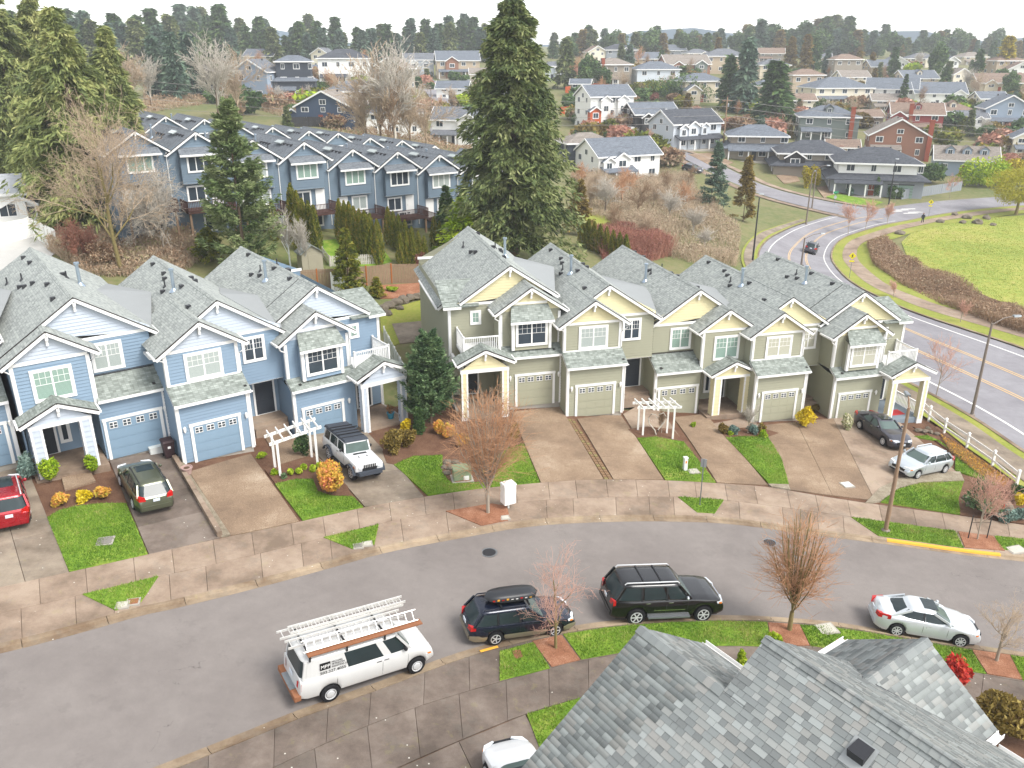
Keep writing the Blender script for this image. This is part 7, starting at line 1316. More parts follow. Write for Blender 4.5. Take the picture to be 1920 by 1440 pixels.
for k in range(7): q = MB(); y = -.33 + .11 * k; q.box(F - .02, F + .03, y - .03, y + .03, .78, 1.06); q.build('grille_slot', 'plastic_black', jp)
q = MB(); q.hexa([(F - .1, -.85, .5), (F + .22, -.7, .5), (F + .22, .7, .5), (F - .1, .85, .5), (F - .1, -.85, .72), (F + .2, -.7, .7), (F + .2, .7, .7), (F - .1, .85, .72)]); q.build('front_bumper', 'seat_fabric', jp, 30); q = MB(); q.lathe([(.2, -2.5), (.4, -2.5), (.42, -2.44), (.42, -2.34), (.2, -2.3)], (0, 0, 1.0), 18, 'x'); q.build('spare_wheel', 'rubber', jp, 40)
for s_ in (-.25, .25): q = MB(); q.box(1.35, 1.5, s_ - .02, s_ + .02, 1.17, 1.2); q.build('bonnet_latch', 'plastic_black', jp)
q = MB(); q.box(.95, 1.1, -.4, .4, 1.19, 1.22); q.build('cowl_vent', 'plastic_black', jp)
# --- black suv running boards, roof bars; navy wagon roof box
bs = [o for o in S.objects if o.get('label', '').startswith('large black suv')][0]
for s_ in (-1, 1): q = MB(); q.box(-.95, 1.0, s_ * .98 - .12, s_ * .98 + .12, .38, .44); q.build('running_board', 'galv', bs); q = MB(); q.box(-.7, .75, s_ * .985 - .012, s_ * .985 + .025, .72, .76); q.build('side_strip', 'chrome', bs)
for x in (-.4, -1.2): q = MB(); q.box(x - .03, x + .03, -.75, .75, 1.955, 1.985); q.build('roof_bar', 'plastic_black', bs)
bx_ = MB(); rows = []
for k in range(13):
    t_ = k / 12; x = .75 - 2.35 * t_; s_ = (1 - abs(2 * t_ - 1) ** 3.4) ** .5 * .98 + .06; rows.append([(x, .42 * s_ * c_, 1.86 + .17 * s_ * h_) for c_, h_ in ((-1, -.6), (-1, .2), (-.75, .9), (0, 1), (.75, .9), (1, .2), (1, -.6), (0, -.8))])
bx_.loft(rows, True); bx_.f += [tuple(range(8)), tuple(range(len(bx_.v) - 8, len(bx_.v)))]; rb = empty('roof_box', wn.location); rb.rotation_euler = wn.rotation_euler; bx_.build('box_shell', 'roofbox', rb, 50); tag(rb, 'black roof box on top of the navy wagon', 'roof box')
for x in (.2, -1.0): q = MB(); q.box(x - .03, x + .03, -.62, .62, 1.63, 1.68); q.build('cross_bar', 'plastic_black', rb)
g = random.Random(4)
for k in range(9): q = MB(); x = .3 - k * .2; q.box(x - .05, x + .05, -.437, -.428, 1.86, 1.86 + g.choice((.04, .06, .08))); q.build('sticker', g.choice(('trim', 'light_red', 'paint_yellow', 'trim')), rb)
# --- van: rack, ladders, lettering
def text(par, s_, size, loc, rot, mat='sign_black', name='lettering', sx=1):
    c = bpy.data.curves.new(name, 'FONT'); c.body = s_; c.size = size; c.extrude = .002; c.materials.append(MAT(mat)); o = obj(name, c, par); o.location = loc; o.rotation_euler = rot; o.scale = (sx, 1, 1); bpy.context.view_layer.update(); me = bpy.data.meshes.new_from_object(o.evaluated_get(bpy.context.evaluated_depsgraph_get())); q = obj(name, me, par); q.location = loc; q.rotation_euler = rot; q.scale = (sx, 1, 1); bpy.data.objects.remove(o); return q
R_ = (rd(86), 0, 0)
yv = -spv['W'] / 2 * 1.0 - .004
pn = empty('sign_panel', (0, -.948, 1.3), 0, vn); pn.rotation_euler = (-rd(6.4), 0, 0)
lp = MB(); lp.box(-1.95, -1.55, -.012, .0, .2, .48); lp.build('logo_panel', 'sign_black', pn); text(pn, 'MPP', .2, (-1.925, -.02, .26), (rd(90), 0, 0), 'trim')
for i, s_ in enumerate(('MICHAEL', 'PETERSON', 'PAINTING LLC')): text(pn, s_, .105, (-1.5, -.014, .4 - .1 * i), (rd(90), 0, 0))
text(pn, '503.327.4055', .16, (-1.95, -.014, .03), (rd(90), 0, 0), sx=1.15)
rk = MB()
for x in (-2.3, -.9, .6):
    q = MB(); q.box(x - .03, x + .03, -.88, .88, 2.2, 2.26); q.build('rack_bar', 'plastic_black', vn)
    for s_ in (-1, 1): q = MB(); q.box(x - .03, x + .03, s_ * .86 - .03, s_ * .86 + .03, 1.98, 2.24); q.build('rack_foot', 'plastic_black', vn)
def ladder(x0, x1, y, z, w_, tilt, mat, label, loc, rot, n):
    r = empty('ladder', loc); r.rotation_euler = rot
    for s_ in (-1, 1): q = MB(); yy = y + s_ * w_ / 2 * math.cos(tilt); zz = z + s_ * w_ / 2 * math.sin(tilt); q.bar((x0, yy, zz), (x1, yy, zz), .035, .09, (0, -math.sin(tilt), math.cos(tilt))); q.build('stile', mat, r)
    for k in range(n): x = x0 + .15 + (x1 - x0 - .3) * k / (n - 1); q = MB(); q.tube([(x, y - w_ / 2 * math.cos(tilt), z - w_ / 2 * math.sin(tilt)), (x, y + w_ / 2 * math.cos(tilt), z + w_ / 2 * math.sin(tilt))], .018, 6); q.build('rung', mat, r)
    return tag(r, label, 'ladder', 'ladders on the van roof')
lr = (tuple(vn.location), tuple(vn.rotation_euler))
ladder(-3.0, 1.9, .55, 2.36, .42, 0, 'alu', 'far aluminium extension ladder on the van roof, lower section', *lr, 17); ladder(-2.6, 2.0, .55, 2.47, .36, 0, 'alu', 'far aluminium extension ladder on the van roof, upper section', *lr, 16)
ladder(-2.9, 1.6, -.1, 2.36, .42, 0, 'alu', 'middle aluminium ladder on the van roof', *lr, 16); ladder(-2.5, 2.0, -.62, 2.5, .4, .75, 'alu', 'tilted aluminium ladder along the near edge of the van roof', *lr, 15)
pk = MB(); pk.box(-2.4, 2.1, -.98, -.66, 2.27, 2.32); o = pk.build('plank', 'rust'); o.location, o.rotation_euler = vn.location, vn.rotation_euler; tag(o, 'weathered rust-brown plank strapped beside the ladders', 'plank')
q = MB(); q.box(-2.9, -2.66, -.98, .98, .48, .68); q.build('step_bumper', 'rust', vn); q = MB(); q.box(-2.92, -2.7, -.5, .5, .665, .7); q.build('bumper_tread', 'galv', vn)
q = MB(); q.tube([(-2.6, -.7, .38), (-2.75, -.78, .36)], .04, 8); q.build('exhaust_pipe', 'galv', vn)
# ------------------------------------------------------------------ street furniture, fences, garden things
def lamp(u, v, h, arm, ang, label, r=.11, mat='pole_metal'):
    p = W(u, v); o = empty('street_lamp', p, ang); m = MB(); m.tube([(0, 0, -.3), (0, 0, h)], [r, r * .6], 12); m.build('pole', mat, o, 50); m = MB(); m.lathe([(r * 1.9, -.05), (r * 1.9, .08), (r * 1.2, .14)], (0, 0, 0), 12); m.build('base_plate', 'pole_metal', o)
    if arm: m = MB(); m.tube([(0, 0, h - .15), (arm * .5, 0, h + .35), (arm, 0, h + .5)], [.05, .045, .04], 8); m.build('arm', mat, o, 50)
    m = MB(); m.hexa([(arm - .1, -.14, h + .42), (arm + .55, -.11, h + .46), (arm + .55, .11, h + .46), (arm - .1, .14, h + .42), (arm - .1, -.1, h + .56), (arm + .5, -.07, h + .55), (arm + .5, .07, h + .55), (arm - .1, .1, h + .56)]); hd = m.build('lamp_head', 'galv', o); m = MB(); m.box(arm + .05, arm + .5, -.09, .09, h + .4, h + .44); m.build('lens', 'lamp_glass', hd); return tag(o, label, 'lamp', 'street lamps')
lamp(1660, 996, hgt(W(1660, 996), 240), .5, rd(80), 'brown lamp post leaning over the verge by the silver hatchback', .13, 'wood_pole'); lamp(1822, 779, hgt(W(1822, 779), 172), 1.7, rd(8), 'brown street lamp with long arm beside the wide road', .13, 'pole_metal')
lamp(1502, 500, hgt(W(1502, 500), 52), 2.2, rd(10), 'street lamp at the bend beside the dark hatchback', .14, 'pole_metal'); lamp(1411, 490, hgt(W(1411, 490), 112), 0, 0, 'dark pole at the start of the footpath', .13, 'dark_metal'); lamp(1511, 421, hgt(W(1511, 421), 86), 1.5, rd(60), 'lamp post on the corner by the side street', .14, 'pole_metal'); lamp(1522, 391, hgt(W(1522, 391), 70), 1.8, rd(5), 'lamp post behind it on the side street', .13, 'pole_metal'); lamp(1666, 385, hgt(W(1666, 385), 76), 0, 0, 'tall dark pole in front of the corner house', .14, 'dark_metal'); lamp(810, 236, 9, 1.6, rd(150), 'lamp post beside the upper road', .12)
# utility poles and wires
pp = W(1355, 284); H_ = hgt(pp, 92); o = empty('utility_pole', pp); m = MB(); m.tube([(0, 0, -.5), (0, 0, H_)], [.2, .14], 10); m.build('pole', 'wood_pole', o, 50); m = MB(); m.box(-1.2, 1.2, -.06, .06, H_ - .9, H_ - .75); m.build('crossarm', 'wood_pole', o); m = MB(); m.lathe([(.2, 0), (.22, .1), (.22, .7), (.15, .8)], (.32, 0, H_ - 2.2), 12); m.build('transformer_can', 'galv', o); tag(o, 'wooden utility pole above the side street', 'pole')
pz = pp + Vector((0, 0, H_ - .6)); ends = [(at_depth(2350, 260, 215), 'right'), (at_depth(250, 150, 185), 'left')]
for k, (e, nm) in enumerate(ends):
    for j, dz in enumerate((0, -1.5, -3.4, -5.0)):
        a, b = pz + Vector((0, 0, dz)), Vector(e) + Vector((0, 0, dz * 1.1)); m = MB(); m.tube([a.lerp(b, t / 14) - Vector((0, 0, 4 * 2.0 * (t / 14) * (1 - t / 14))) for t in range(15)], .035, 4); tag(m.build('power_line', 'wire', None, 60), f'overhead wire running {nm} from the utility pole, {("top", "second", "third", "lowest")[j]} one', 'wire', 'overhead wires')
def sign(u, v, h, kind, label, rz=0):
    p = W(u, v); o = empty('road_sign', p, rz); m = MB(); m.box(-.03, .03, -.03, .03, -.2, h); m.build('post', 'galv', o)
    if kind == 'ped':
        for zz, s_ in ((h - .45, .45), (h - 1.02, .2)):
            m = MB(); m.ext([(-s_ if zz > h - .9 else -.3, -.045, zz), (0 if zz > h - .9 else -.3, -.045, zz - s_), (s_ if zz > h - .9 else .3, -.045, zz - (0 if zz > h - .9 else s_)), (0 if zz > h - .9 else .3, -.045, zz + (s_ if zz > h - .9 else 0))], (0, .012, 0)); m.build('sign_plate', 'sign_yellow', o)
        m = MB(); z = h - .45; m.lathe([(.05, -.056), (.05, -.05)], (0, 0, z + .2), 10, 'y')
        for a, b, w_ in (((0, z + .13), (0, z - .02), .09), ((0, z), (-.1, z - .22), .05), ((0, z), (.09, z - .22), .05), ((0, z + .1), (.12, z - .02), .04), ((0, z + .1), (-.11, z), .04)): m.bar((a[0], -.052, a[1]), (b[0], -.052, b[1]), .01, w_, (1, 0, 0) if abs(a[0] - b[0]) < .01 else (0, 0, 1))
        m.build('walking_figure', 'sign_black', o)
    elif kind == 'street': m = MB(); m.box(-.55, .55, -.05, -.04, h - .3, h - .05); m.build('name_plate', 'sign_green', o); m = MB(); m.box(-.045, -.03, -.5, .5, h - .55, h - .33); m.build('name_plate', 'sign_green', o); m = MB(); m.lathe([(.35, -.06), (.35, -.05)], (0, 0, h - 1.1), 8, 'y'); m.build('stop_plate_back', 'sign_back', o)
    elif kind == 'edge': m = MB(); m.box(-.015, .015, -.16, .16, h - .5, h - .02); m.build('sign_plate', 'sign_back', o); m = MB(); m.lathe([(.09, -.05), (.06, .06)], (0, 0, 0), 8); m.build('base_plate', 'galv', o)
    else: m = MB(); m.ext([(-.38, -.045, h - .38), (0, -.045, h - .76), (.38, -.045, h - .38), (0, -.045, h)], (0, .012, 0)); m.build('sign_plate', 'sign_back', o)
    return tag(o, label, 'sign', 'road signs')
sign(1592, 523, hgt(W(1592, 523), 48), 'ped', 'yellow pedestrian sign beside the curving footpath', rd(-18)); sign(1741, 406, hgt(W(1741, 406), 30), 'ped', 'yellow pedestrian sign at the far crossing', rd(-24)); sign(1564, 384, hgt(W(1564, 384), 24), 'street', 'green street name sign at the side street corner', rd(15)); sign(1312, 947, hgt(W(1312, 947), 92), 'edge', 'narrow metal sign seen edge-on beside the kerb', rd(75)); sign(1678, 378, hgt(W(1678, 378), 22), 'back', 'back of a diamond road sign by the corner fence', rd(-20))
# boxes, covers and manholes
def boxthing(name, u, v, w_, d, h, mat, label, rz=0, lid=None, cat='box', top=None, off=.03):
    p = W(u, v, off); o = empty(name, p, rz); m = MB(); m.hexa([(-w_ / 2, -d / 2, -.1), (w_ / 2, -d / 2, -.1), (w_ / 2, d / 2, -.1), (-w_ / 2, d / 2, -.1), (-w_ / 2 * .97, -d / 2 * .97, h), (w_ / 2 * .97, -d / 2 * .97, h), (w_ / 2 * .97, d / 2 * .97, h), (-w_ / 2 * .97, d / 2 * .97, h)]); m.build('body', mat, o)
    if lid: m = MB(); m.box(-w_ / 2 - .02, w_ / 2 + .02, -d / 2 - .02, d / 2 + .02, h, h + lid); m.build('lid', top or mat, o)
    return tag(o, label, cat)
cb = boxthing('mailbox_cabinet', 953, 952, .1, .1, .35, 'pedestal', 'white cluster mailbox on a short pedestal by the sidewalk', rd(28), cat='mailbox'); m = MB(); m.box(-.34, .34, -.26, .26, .3, 1.42); m.build('cabinet', 'white_paint', cb); m = MB(); m.hexa([(-.37, -.29, 1.42), (.37, -.29, 1.42), (.37, .29, 1.42), (-.37, .29, 1.42), (-.34, -.26, 1.5), (.34, -.26, 1.5), (.34, .26, 1.5), (-.34, .26, 1.5)]); m.build('roof', 'white_paint', cb); m = MB(); m.box(-.3, .3, -.272, -.26, .4, 1.34); m.build('door_panel', 'trim', cb)
tb = boxthing('transformer_box', 866, 898, 1.0, .8, .62, 'box_green', 'green electrical transformer box among rocks', rd(12), .12); m = MB(); m.box(-.62, .62, -.52, .52, -.15, .04); m.build('pad', 'foundation', tb); m = MB(); m.box(.05, .35, -.43, -.4, .1, .35); m.build('warning_label', 'trim', tb); m = MB(); m.box(-.44, .44, -.41, -.405, .02, .09); m.build('rust_band', 'rust', tb)
pd = boxthing('cable_pedestal', 1284, 882, .22, .22, .8, 'pedestal', 'pale utility pedestal standing on the pergola lawn', rd(15), .07, 'pedestal'); m = MB(); m.box(-.05, .05, -.115, -.108, .5, .66); m.build('warning_label', 'light_amber', pd)
for i, (u, v, w_, d, mt, lab) in enumerate([(1299, 885, .62, .5, 'utility_cover', 'pale vault cover beside the utility pedestal'), (196, 1016, .68, .6, 'meter_cover', 'grey vault cover in the lawn left of the green wagon'), (230, 1136, .4, .36, 'utility_cover', 'white meter cover in the left grass triangle'), (250, 1130, .42, .36, 'rust', 'rusty meter cover in the left grass triangle'), (688, 1021, .4, .32, 'utility_cover', 'white meter cover in the middle grass triangle'), (672, 1025, .36, .32, 'meter_cover', 'dark meter cover in the middle grass triangle'), (947, 972, .36, .3, 'utility_cover', 'pale meter cover beside the bark triangle'), (1588, 910, .55, .55, 'pedestal', 'white square cover in the corner driveway'), (1549, 1181, .8, .62, 'utility_cover', 'concrete cover in the south verge'), (1905, 1032, .9, .6, 'utility_cover', 'drain lid at the yellow kerb end'), (1415, 968, .0, 0, '', '')]):
    if w_: o = boxthing('vault_cover', u, v, w_, d, .035, mt, lab, rd(14), None, 'cover', None, .05); m = MB(); m.box(-w_ / 2 - .07, w_ / 2 + .07, -d / 2 - .07, d / 2 + .07, -.1, .012); m.build('collar', 'foundation', o)
for u, v, lab in ((917, 1033, 'manhole cover in the street left of the pink tree'), (1443, 1015, 'manhole cover beside the vase-shaped tree')):
    p = W(u, v, -.085); o = empty('manhole', p); m = MB(); m.lathe([(.42, 0), (.42, .008), (.34, .008), (.34, .004)], (0, 0, 0), 24); m.build('ring', 'galv', o); m = MB(); m.lathe([(.33, 0), (.33, .009), (.05, .011)], (0, 0, 0), 20); m.build('lid', 'dark_metal', o); tag(o, lab, 'manhole')
# yellow kerb paint
def kerb_paint(line, side, u0, u1, lab):
    P = resample(line, st=.4); sel = []
    for p in P:
        d = np.array([p.x, p.y, T(p.x, p.y) - CAMZ]); dp = d[1] * cP - d[2] * sP; u = 960 + FPX * d[0] / dp
        if u0 < u < u1: sel.append(p)
    rows = []
    for i, p in enumerate(sel): t = sel[min(i + 1, len(sel) - 1)] - sel[max(i - 1, 0)]; t.normalize(); n = Vector((t.y, -t.x, 0)) * side; rows.append([(q.x, q.y, T(q.x, q.y) + z) for q, z in ((p + n * .005, .018), (p + n * .128, .018), (p + n * .17, -.005), (p + n * .206, -.1))])
    m = MB(); m.loft(rows); struct(m.build('kerb_paint', 'paint_yellow'))
kerb_paint(kn, 1, 1648, 1886, ''); kerb_paint(ks, -1, 893, 938, '')
# pergolas
def pergola(px, h, label):
    A, B, C, D = [Vector((q.x, q.y, 0)) for q in WL(px)]; z0 = min(T(q.x, q.y) for q in (A, B, C, D)) - .1; c = (A + B + C + D) / 4; o = empty('pergola', (c.x, c.y, z0)); zz = h + .1
    L = [q - c for q in (A, B, C, D)]
    for q in L: m = MB(); m.box(q.x - .055, q.x + .055, q.y - .055, q.y + .055, -.2, zz); m.build('post', 'white_paint', o)
    ax = (L[2] - L[0]).normalized(); ay = (L[0] - L[1]).normalized()
    for a, b in ((L[0], L[2]), (L[1], L[3])): m = MB(); m.bar(a - ax * .45 + UZ * (zz + .07), b + ax * .45 + UZ * (zz + .07), .07, .16); m.build('beam', 'white_paint', o)
    for k in range(6):
        t = (k + .1) / 5.2; a, b = L[0].lerp(L[2], t) + ax * (t - .5) * .5, L[1].lerp(L[3], t) + ax * (t - .5) * .5; m = MB(); p, q = a + ay * .35 + UZ * (zz + .2), b - ay * .35 + UZ * (zz + .2); m.bar(p, q, .05, .13); m.build('rafter', 'white_paint', o)
    return tag(o, label, 'pergola')
pergola([(516, 876), (526, 892), (585, 857), (596, 873)], 2.25, 'white pergola arch in front of the blue townhouses'); pergola([(1196, 806), (1205, 816), (1250, 812), (1261, 823)], 2.2, 'white pergola arch in front of the olive townhouses')
p = W(1230, 815); o = empty('heart_tree', p, rd(12)); m = MB()
for s_ in (-1, 1): m.tube([(0, 0, 0), (s_ * .12, 0, .35), (s_ * .52, .02, .85), (s_ * .62, 0, 1.25), (s_ * .42, 0, 1.55), (s_ * .12, 0, 1.45), (0, 0, 1.2)], [.05, .045, .04, .035, .03, .025, .02], 7)
m.build('branches', 'twig_grey', o, 60); tag(o, 'bare pale tree trained into a heart shape under the pergola', 'tree'); p = W(1402, 812); bare_obj('bare_shrub', bare_np(hgt(p, 62), 610, .7, 4, .05, (3, 4), .3, .25, .006), p, ('trunk_grey', 'twig_grey'), 'pale bare shrub in the bed between the olive garages', 'shrub', None, 0, 1, 1, .006)
p = W(1240, 812); bare_obj('bare_shrub', bare_np(hgt(p, 50), 611, .6, 4, .03, (3, 4), .3, .25, .006), p, ('trunk_grey', 'dead_leaf' if 0 else 'twig_brown'), 'brown twiggy vine beside the heart-shaped tree', 'shrub', None, 0, 1, 1, .006)
# bins and pots
p = W(318, 856); o = empty('wheelie_bin', p, rd(35)); m = MB(); m.hexa([(-.24, -.26, .05), (.24, -.26, .05), (.24, .26, .05), (-.24, .26, .05), (-.31, -.34, 1.0), (.31, -.34, 1.0), (.31, .34, 1.0), (-.31, .34, 1.0)]); m.build('body', 'bin_brown', o); m = MB(); m.hexa([(-.34, -.38, 1.0), (.34, -.38, 1.0), (.34, .38, 1.0), (-.34, .38, 1.0), (-.28, -.3, 1.09), (.28, -.3, 1.09), (.28, .34, 1.09), (-.28, .34, 1.09)]); m.build('lid', 'bin_brown', o); m = MB(); m.box(-.08, .08, -.332, -.3, .62, .76); m.build('label', 'trim', o)
for s_ in (-1, 1): m = MB(); m.lathe([(.1, -.03), (.1, .03)], (s_ * .27, .26, .1), 12, 'x'); m.build('wheel', 'rubber', o)
tag(o, 'dark brown wheeled bin between two blue garages', 'bin'); boxthing('storage_tote', 293, 848, .7, .45, .32, 'pedestal', 'clear storage tote in front of the blue garage', rd(35), .05, 'tote')
def pot(u, v, r, h, mat, label, plant=None):
    p = W(u, v, .05); o = empty('plant_pot', p); m = MB(); m.lathe([(r * .65, 0), (r * .95, h * .85), (r * 1.05, h * .86), (r * 1.05, h), (r * .9, h), (r * .88, h * .9)], (0, 0, 0), 16); m.build('pot', mat, o, 50); m = MB(); m.lathe([(r * .88, h * .88), (.02, h * .93)], (0, 0, 0), 12); m.build('soil', 'soil', o)
    if plant: v_, f, t = leafball_np(r * 1.3, r * 1.3, r * 1.2, 250, .06, int(u), h + r); obj('foliage', mesh_np('foliage', v_, f, plant, False, t), o)
    return tag(o, label, 'pot')
pot(352, 890, .3, .42, 'terracotta', 'pale clay pot at the corner of the blue garage'); pot(733, 786, .26, .45, 'teal_pot', 'teal glazed pot beside the blue porch post', 'dead_leaf'); pot(1524, 762, .2, .3, 'dark_metal', 'dark pot with small shrub in the olive entry', 'evergreen')
# low beam wall between the first blue driveways
a, b = W(328, 862), W(413, 1007); o = empty('retaining_beam', (0, 0, 0)); N = 6
for k in range(N): p, q = a.lerp(b, k / N), a.lerp(b, (k + .985) / N); p.z, q.z = T(p.x, p.y) + .1, T(q.x, q.y) + .1; m = MB(); m.bar(p, q, .24, .4); m.build('beam_section', 'concrete_tan', o)
tag(o, 'low concrete beam edging between two blue driveways', 'edging')
# white rail fence along the corner path
FP = WL([(1728, 776), (1741, 788), (1770, 812), (1812, 840), (1860, 874), (1905, 912)]); o = empty('rail_fence')
for p in FP: m = MB(); m.box(p.x - .07, p.x + .07, p.y - .07, p.y + .07, p.z - .2, p.z + 1.15); q = m.build('post', 'white_paint', o); m = MB(); m.hexa([(p.x - .1, p.y - .1, p.z + 1.15), (p.x + .1, p.y - .1, p.z + 1.15), (p.x + .1, p.y + .1, p.z + 1.15), (p.x - .1, p.y + .1, p.z + 1.15), (p.x - .02, p.y - .02, p.z + 1.24), (p.x + .02, p.y - .02, p.z + 1.24), (p.x + .02, p.y + .02, p.z + 1.24), (p.x - .02, p.y + .02, p.z + 1.24)]); m.build('post_cap', 'white_paint', q)
for a, b in zip(FP, FP[1:]):
    for z in (.42, .92): m = MB(); m.bar(a + UZ * z, b + UZ * z, .04, .15); m.build('rail', 'white_paint', o)
tag(o, 'white two-rail fence between the corner garden and the wide road', 'fence')
def plank_fence(px, h, label, mat='fence_wood', post='cedar_post', bay=2.4, bw=.15, cap=False, name='plank_fence', gap=.02, pw=.05):
    P = WL(px); o = empty(name); k = 0
    for a, b in zip(P, P[1:]):
        L = (b - a).length; n = max(1, round(L / bay))
        for i in range(n):
            p, q = a.lerp(b, i / n), a.lerp(b, (i + 1) / n); p.z, q.z = T(p.x, p.y), T(q.x, q.y); d = (q - p); d.z = 0; Lb = d.length; d.normalize(); nn = Vector((-d.y, d.x, 0)) * .02; m = MB(); nb = max(2, int(Lb / bw))
            for j in range(nb):
                s_ = p.lerp(q, j / nb) + d * gap; e = p.lerp(q, (j + 1) / nb) - d * gap * .2; zt = h + ((j * 7) % 3) * .008; off = nn * (1 if j % 2 else -.4); m.hexa([s_ - nn * .3 + off - UZ * .05, e - nn * .3 + off - UZ * .05, e + nn * .3 + off - UZ * .05, s_ + nn * .3 + off - UZ * .05, s_ - nn * .3 + off + UZ * zt, e - nn * .3 + off + UZ * zt, e + nn * .3 + off + UZ * zt, s_ + nn * .3 + off + UZ * zt])
            x = m.build('boards', mat, o); x['kind'] = 'stuff'
            m = MB(); m.box(p.x - pw, p.x + pw, p.y - pw, p.y + pw, p.z - .2, p.z + h + .08); m.build('post', post, o)
            for z in (.3, h - .25): m = MB(); m.bar(p + UZ * z + nn * 2, q + UZ * z + nn * 2, .04, .09); m.build('rail', mat, o)
    return tag(o, label, 'fence')
plank_fence([(552, 545), (640, 540), (735, 531), (802, 530)], 1.85, 'weathered brown plank fence behind the two terraces'); plank_fence([(606, 482), (619, 499), (703, 495)], 1.0, 'low pale picket fence around the back lawn', 'utility_cover', 'utility_cover', 2.2, .19, False, 'picket_fence', .05); plank_fence([(623, 548), (648, 560)], 1.8, 'white vinyl fence end beside the golden conifer', 'white_paint', 'white_paint', 2, .3); plank_fence([(722, 652), (764, 734)], 1.75, 'long white vinyl fence at the side of the blue end house', 'white_paint', 'white_paint', 2.2, .3, True)
plank_fence([(1690, 374), (1745, 366), (1802, 357)], 1.9, 'grey board fence beside the corner house', 'w_grey', 'w_grey', 3, .3); plank_fence([(-40, 408), (70, 418)], 2.2, 'upper white fence at the left edge', 'white_paint', 'white_paint', 3, .4); plank_fence([(-40, 470), (60, 446), (110, 470)], 2.0, 'lower white fence at the left edge', 'white_paint', 'white_paint', 3, .4); plank_fence([(1060, 175), (1110, 168), (1165, 172)], 2.0, 'orange cedar fence right of the tall fir', 'orange_panel', 'orange_panel', 4, .4); plank_fence([(1050, 215), (1085, 212)], 2.0, 'lower cedar fence beside the tall fir', 'orange_panel', 'orange_panel', 4, .4); plank_fence([(440, 205), (560, 192), (600, 196)], 2.2, 'grey retaining fence below the dark houses', 'stone', 'stone', 5, .5); plank_fence([(545, 238), (680, 240)], 2.0, 'dark fence below the navy house', 'w_char', 'w_char', 4, .4)
# garden shed
p = W(583, 508); o = empty('garden_shed', p, rd(30)); m = MB(); m.box(-1.0, 1.0, -.8, .8, -.2, 1.9); m.ext([(-1.0, -.8, 1.9), (1.0, -.8, 1.9), (0, -.8, 2.6)], (0, 1.6, 0)); m.build('wall', 'shed_wood', o)
for s_ in (-1, 1): m = MB(); m.ext([(0, -1, 2.68), (s_ * 1.2, -1, 1.84), (s_ * 1.2, 1, 1.84), (0, 1, 2.68)], (0, 0, -.05)); m.build('roof', 'roof_low', o, 0, True)
m = MB(); m.box(-.4, .4, -.83, -.8, 0, 1.7); m.build('door', 'shed_wood', o); tag(o, 'small grey garden shed behind the plank fence', 'shed')
# rocks
ORD = ['first', 'second', 'third', 'fourth', 'fifth', 'sixth', 'seventh', 'eighth', 'ninth']
def rock(u, v, s_, label, sd, grp, off=0.):
    bm = bmesh.new(); bmesh.ops.create_icosphere(bm, subdivisions=2, radius=1); g = random.Random(sd); o_ = Vector((g.uniform(0, 99), sd, 0))
    for q in bm.verts: q.co *= 1 + .45 * mnoise.noise(q.co * 1.3 + o_); q.co.z *= .7
    me = bpy.data.meshes.new('rock'); bm.to_mesh(me); bm.free(); me.materials.append(MAT('rock')); p = W(u, v, s_ * .3 + off); o = obj('rock', me, None, p, sd); o.scale = (s_, s_ * g.uniform(.7, 1), s_ * g.uniform(.7, 1)); tag(o, label, 'rock', grp)
for i, (u, v, s_) in enumerate([(838, 868, .26), (846, 880, .28), (838, 888, .24), (853, 868, .22), (862, 872, .2), (832, 878, .2)]): rock(u, v, s_, f'{ORD[i]} rock of the ring around the green transformer box', i, 'transformer rocks')
for i, (u, v, s_) in enumerate([(718, 582, .55), (730, 576, .6), (743, 570, .65), (757, 566, .6), (770, 562, .62), (783, 560, .6), (796, 558, .6), (728, 590, .4), (750, 580, .4)]): rock(u, v, s_, f'{ORD[i]} boulder from the left in the low wall below the bark bed', 20 + i, 'boulder wall')
for i, (u, v, s_) in enumerate([(1722, 808, .26), (1733, 810, .28), (1745, 812, .26), (1756, 815, .24), (1740, 804, .2), (1812, 936, .3), (1816, 948, .26)]): rock(u, v, s_, 'stone edging the corner garden', 40 + i, 'corner garden stones')
for i, (u, v, s_) in enumerate([(1813, 410, .9), (1850, 411, .8), (1833, 420, .9), (1805, 419, .6), (1862, 423, .6), (1762, 418, .7), (1688, 440, .8), (1790, 404, .6)]): rock(u, v, s_, f'{ORD[i]} of the dark boulders at the meadow edge', 60 + i, 'meadow boulders')
rock(1886, 958, .6, 'flat pale boulder in the corner bed', 80, None)
# stakes of the young tree, doormat, porch details
for i, (u, v) in enumerate(((1815, 1010), (1850, 1010))): p = W(u, v); m = MB(); m.tube([(0, 0, -.2), (0, 0, 1.5)], .03, 6); o = m.build('tree_stake', 'dark_metal'); o.location = p; tag(o, ['left stake of the young tree', 'right stake of the young tree'][i], 'stake')
a, b = W(1815, 1010), W(1850, 1010); m = MB(); m.tube([a + UZ * 1.05, b + UZ * 1.05], .012, 5); tag(m.build('stake_tie', 'rubber'), 'dark strap tying the young tree to its stakes', 'strap')
r8 = TH[8]; m = MB(); m.box(5.2, 6.3, -.4, .5, .175, .19); o = m.build('doormat', 'red_mat'); o.matrix_world = Matrix.Translation(r8.location) @ Matrix.Rotation(rd(OYAW), 4, 'Z'); tag(o, 'red mat on the porch of the olive end house', 'mat')
m = MB()
for k in range(22): x = 4.3 + 0; y = -.9 + 3.1 * k / 21; m.box(7.05, 7.1, y - .03, y + .03, .2, 1.1)
m.box(7.02, 7.13, -.9, 2.3, 1.08, 1.16); o = m.build('porch_railing', 'white_paint', r8)
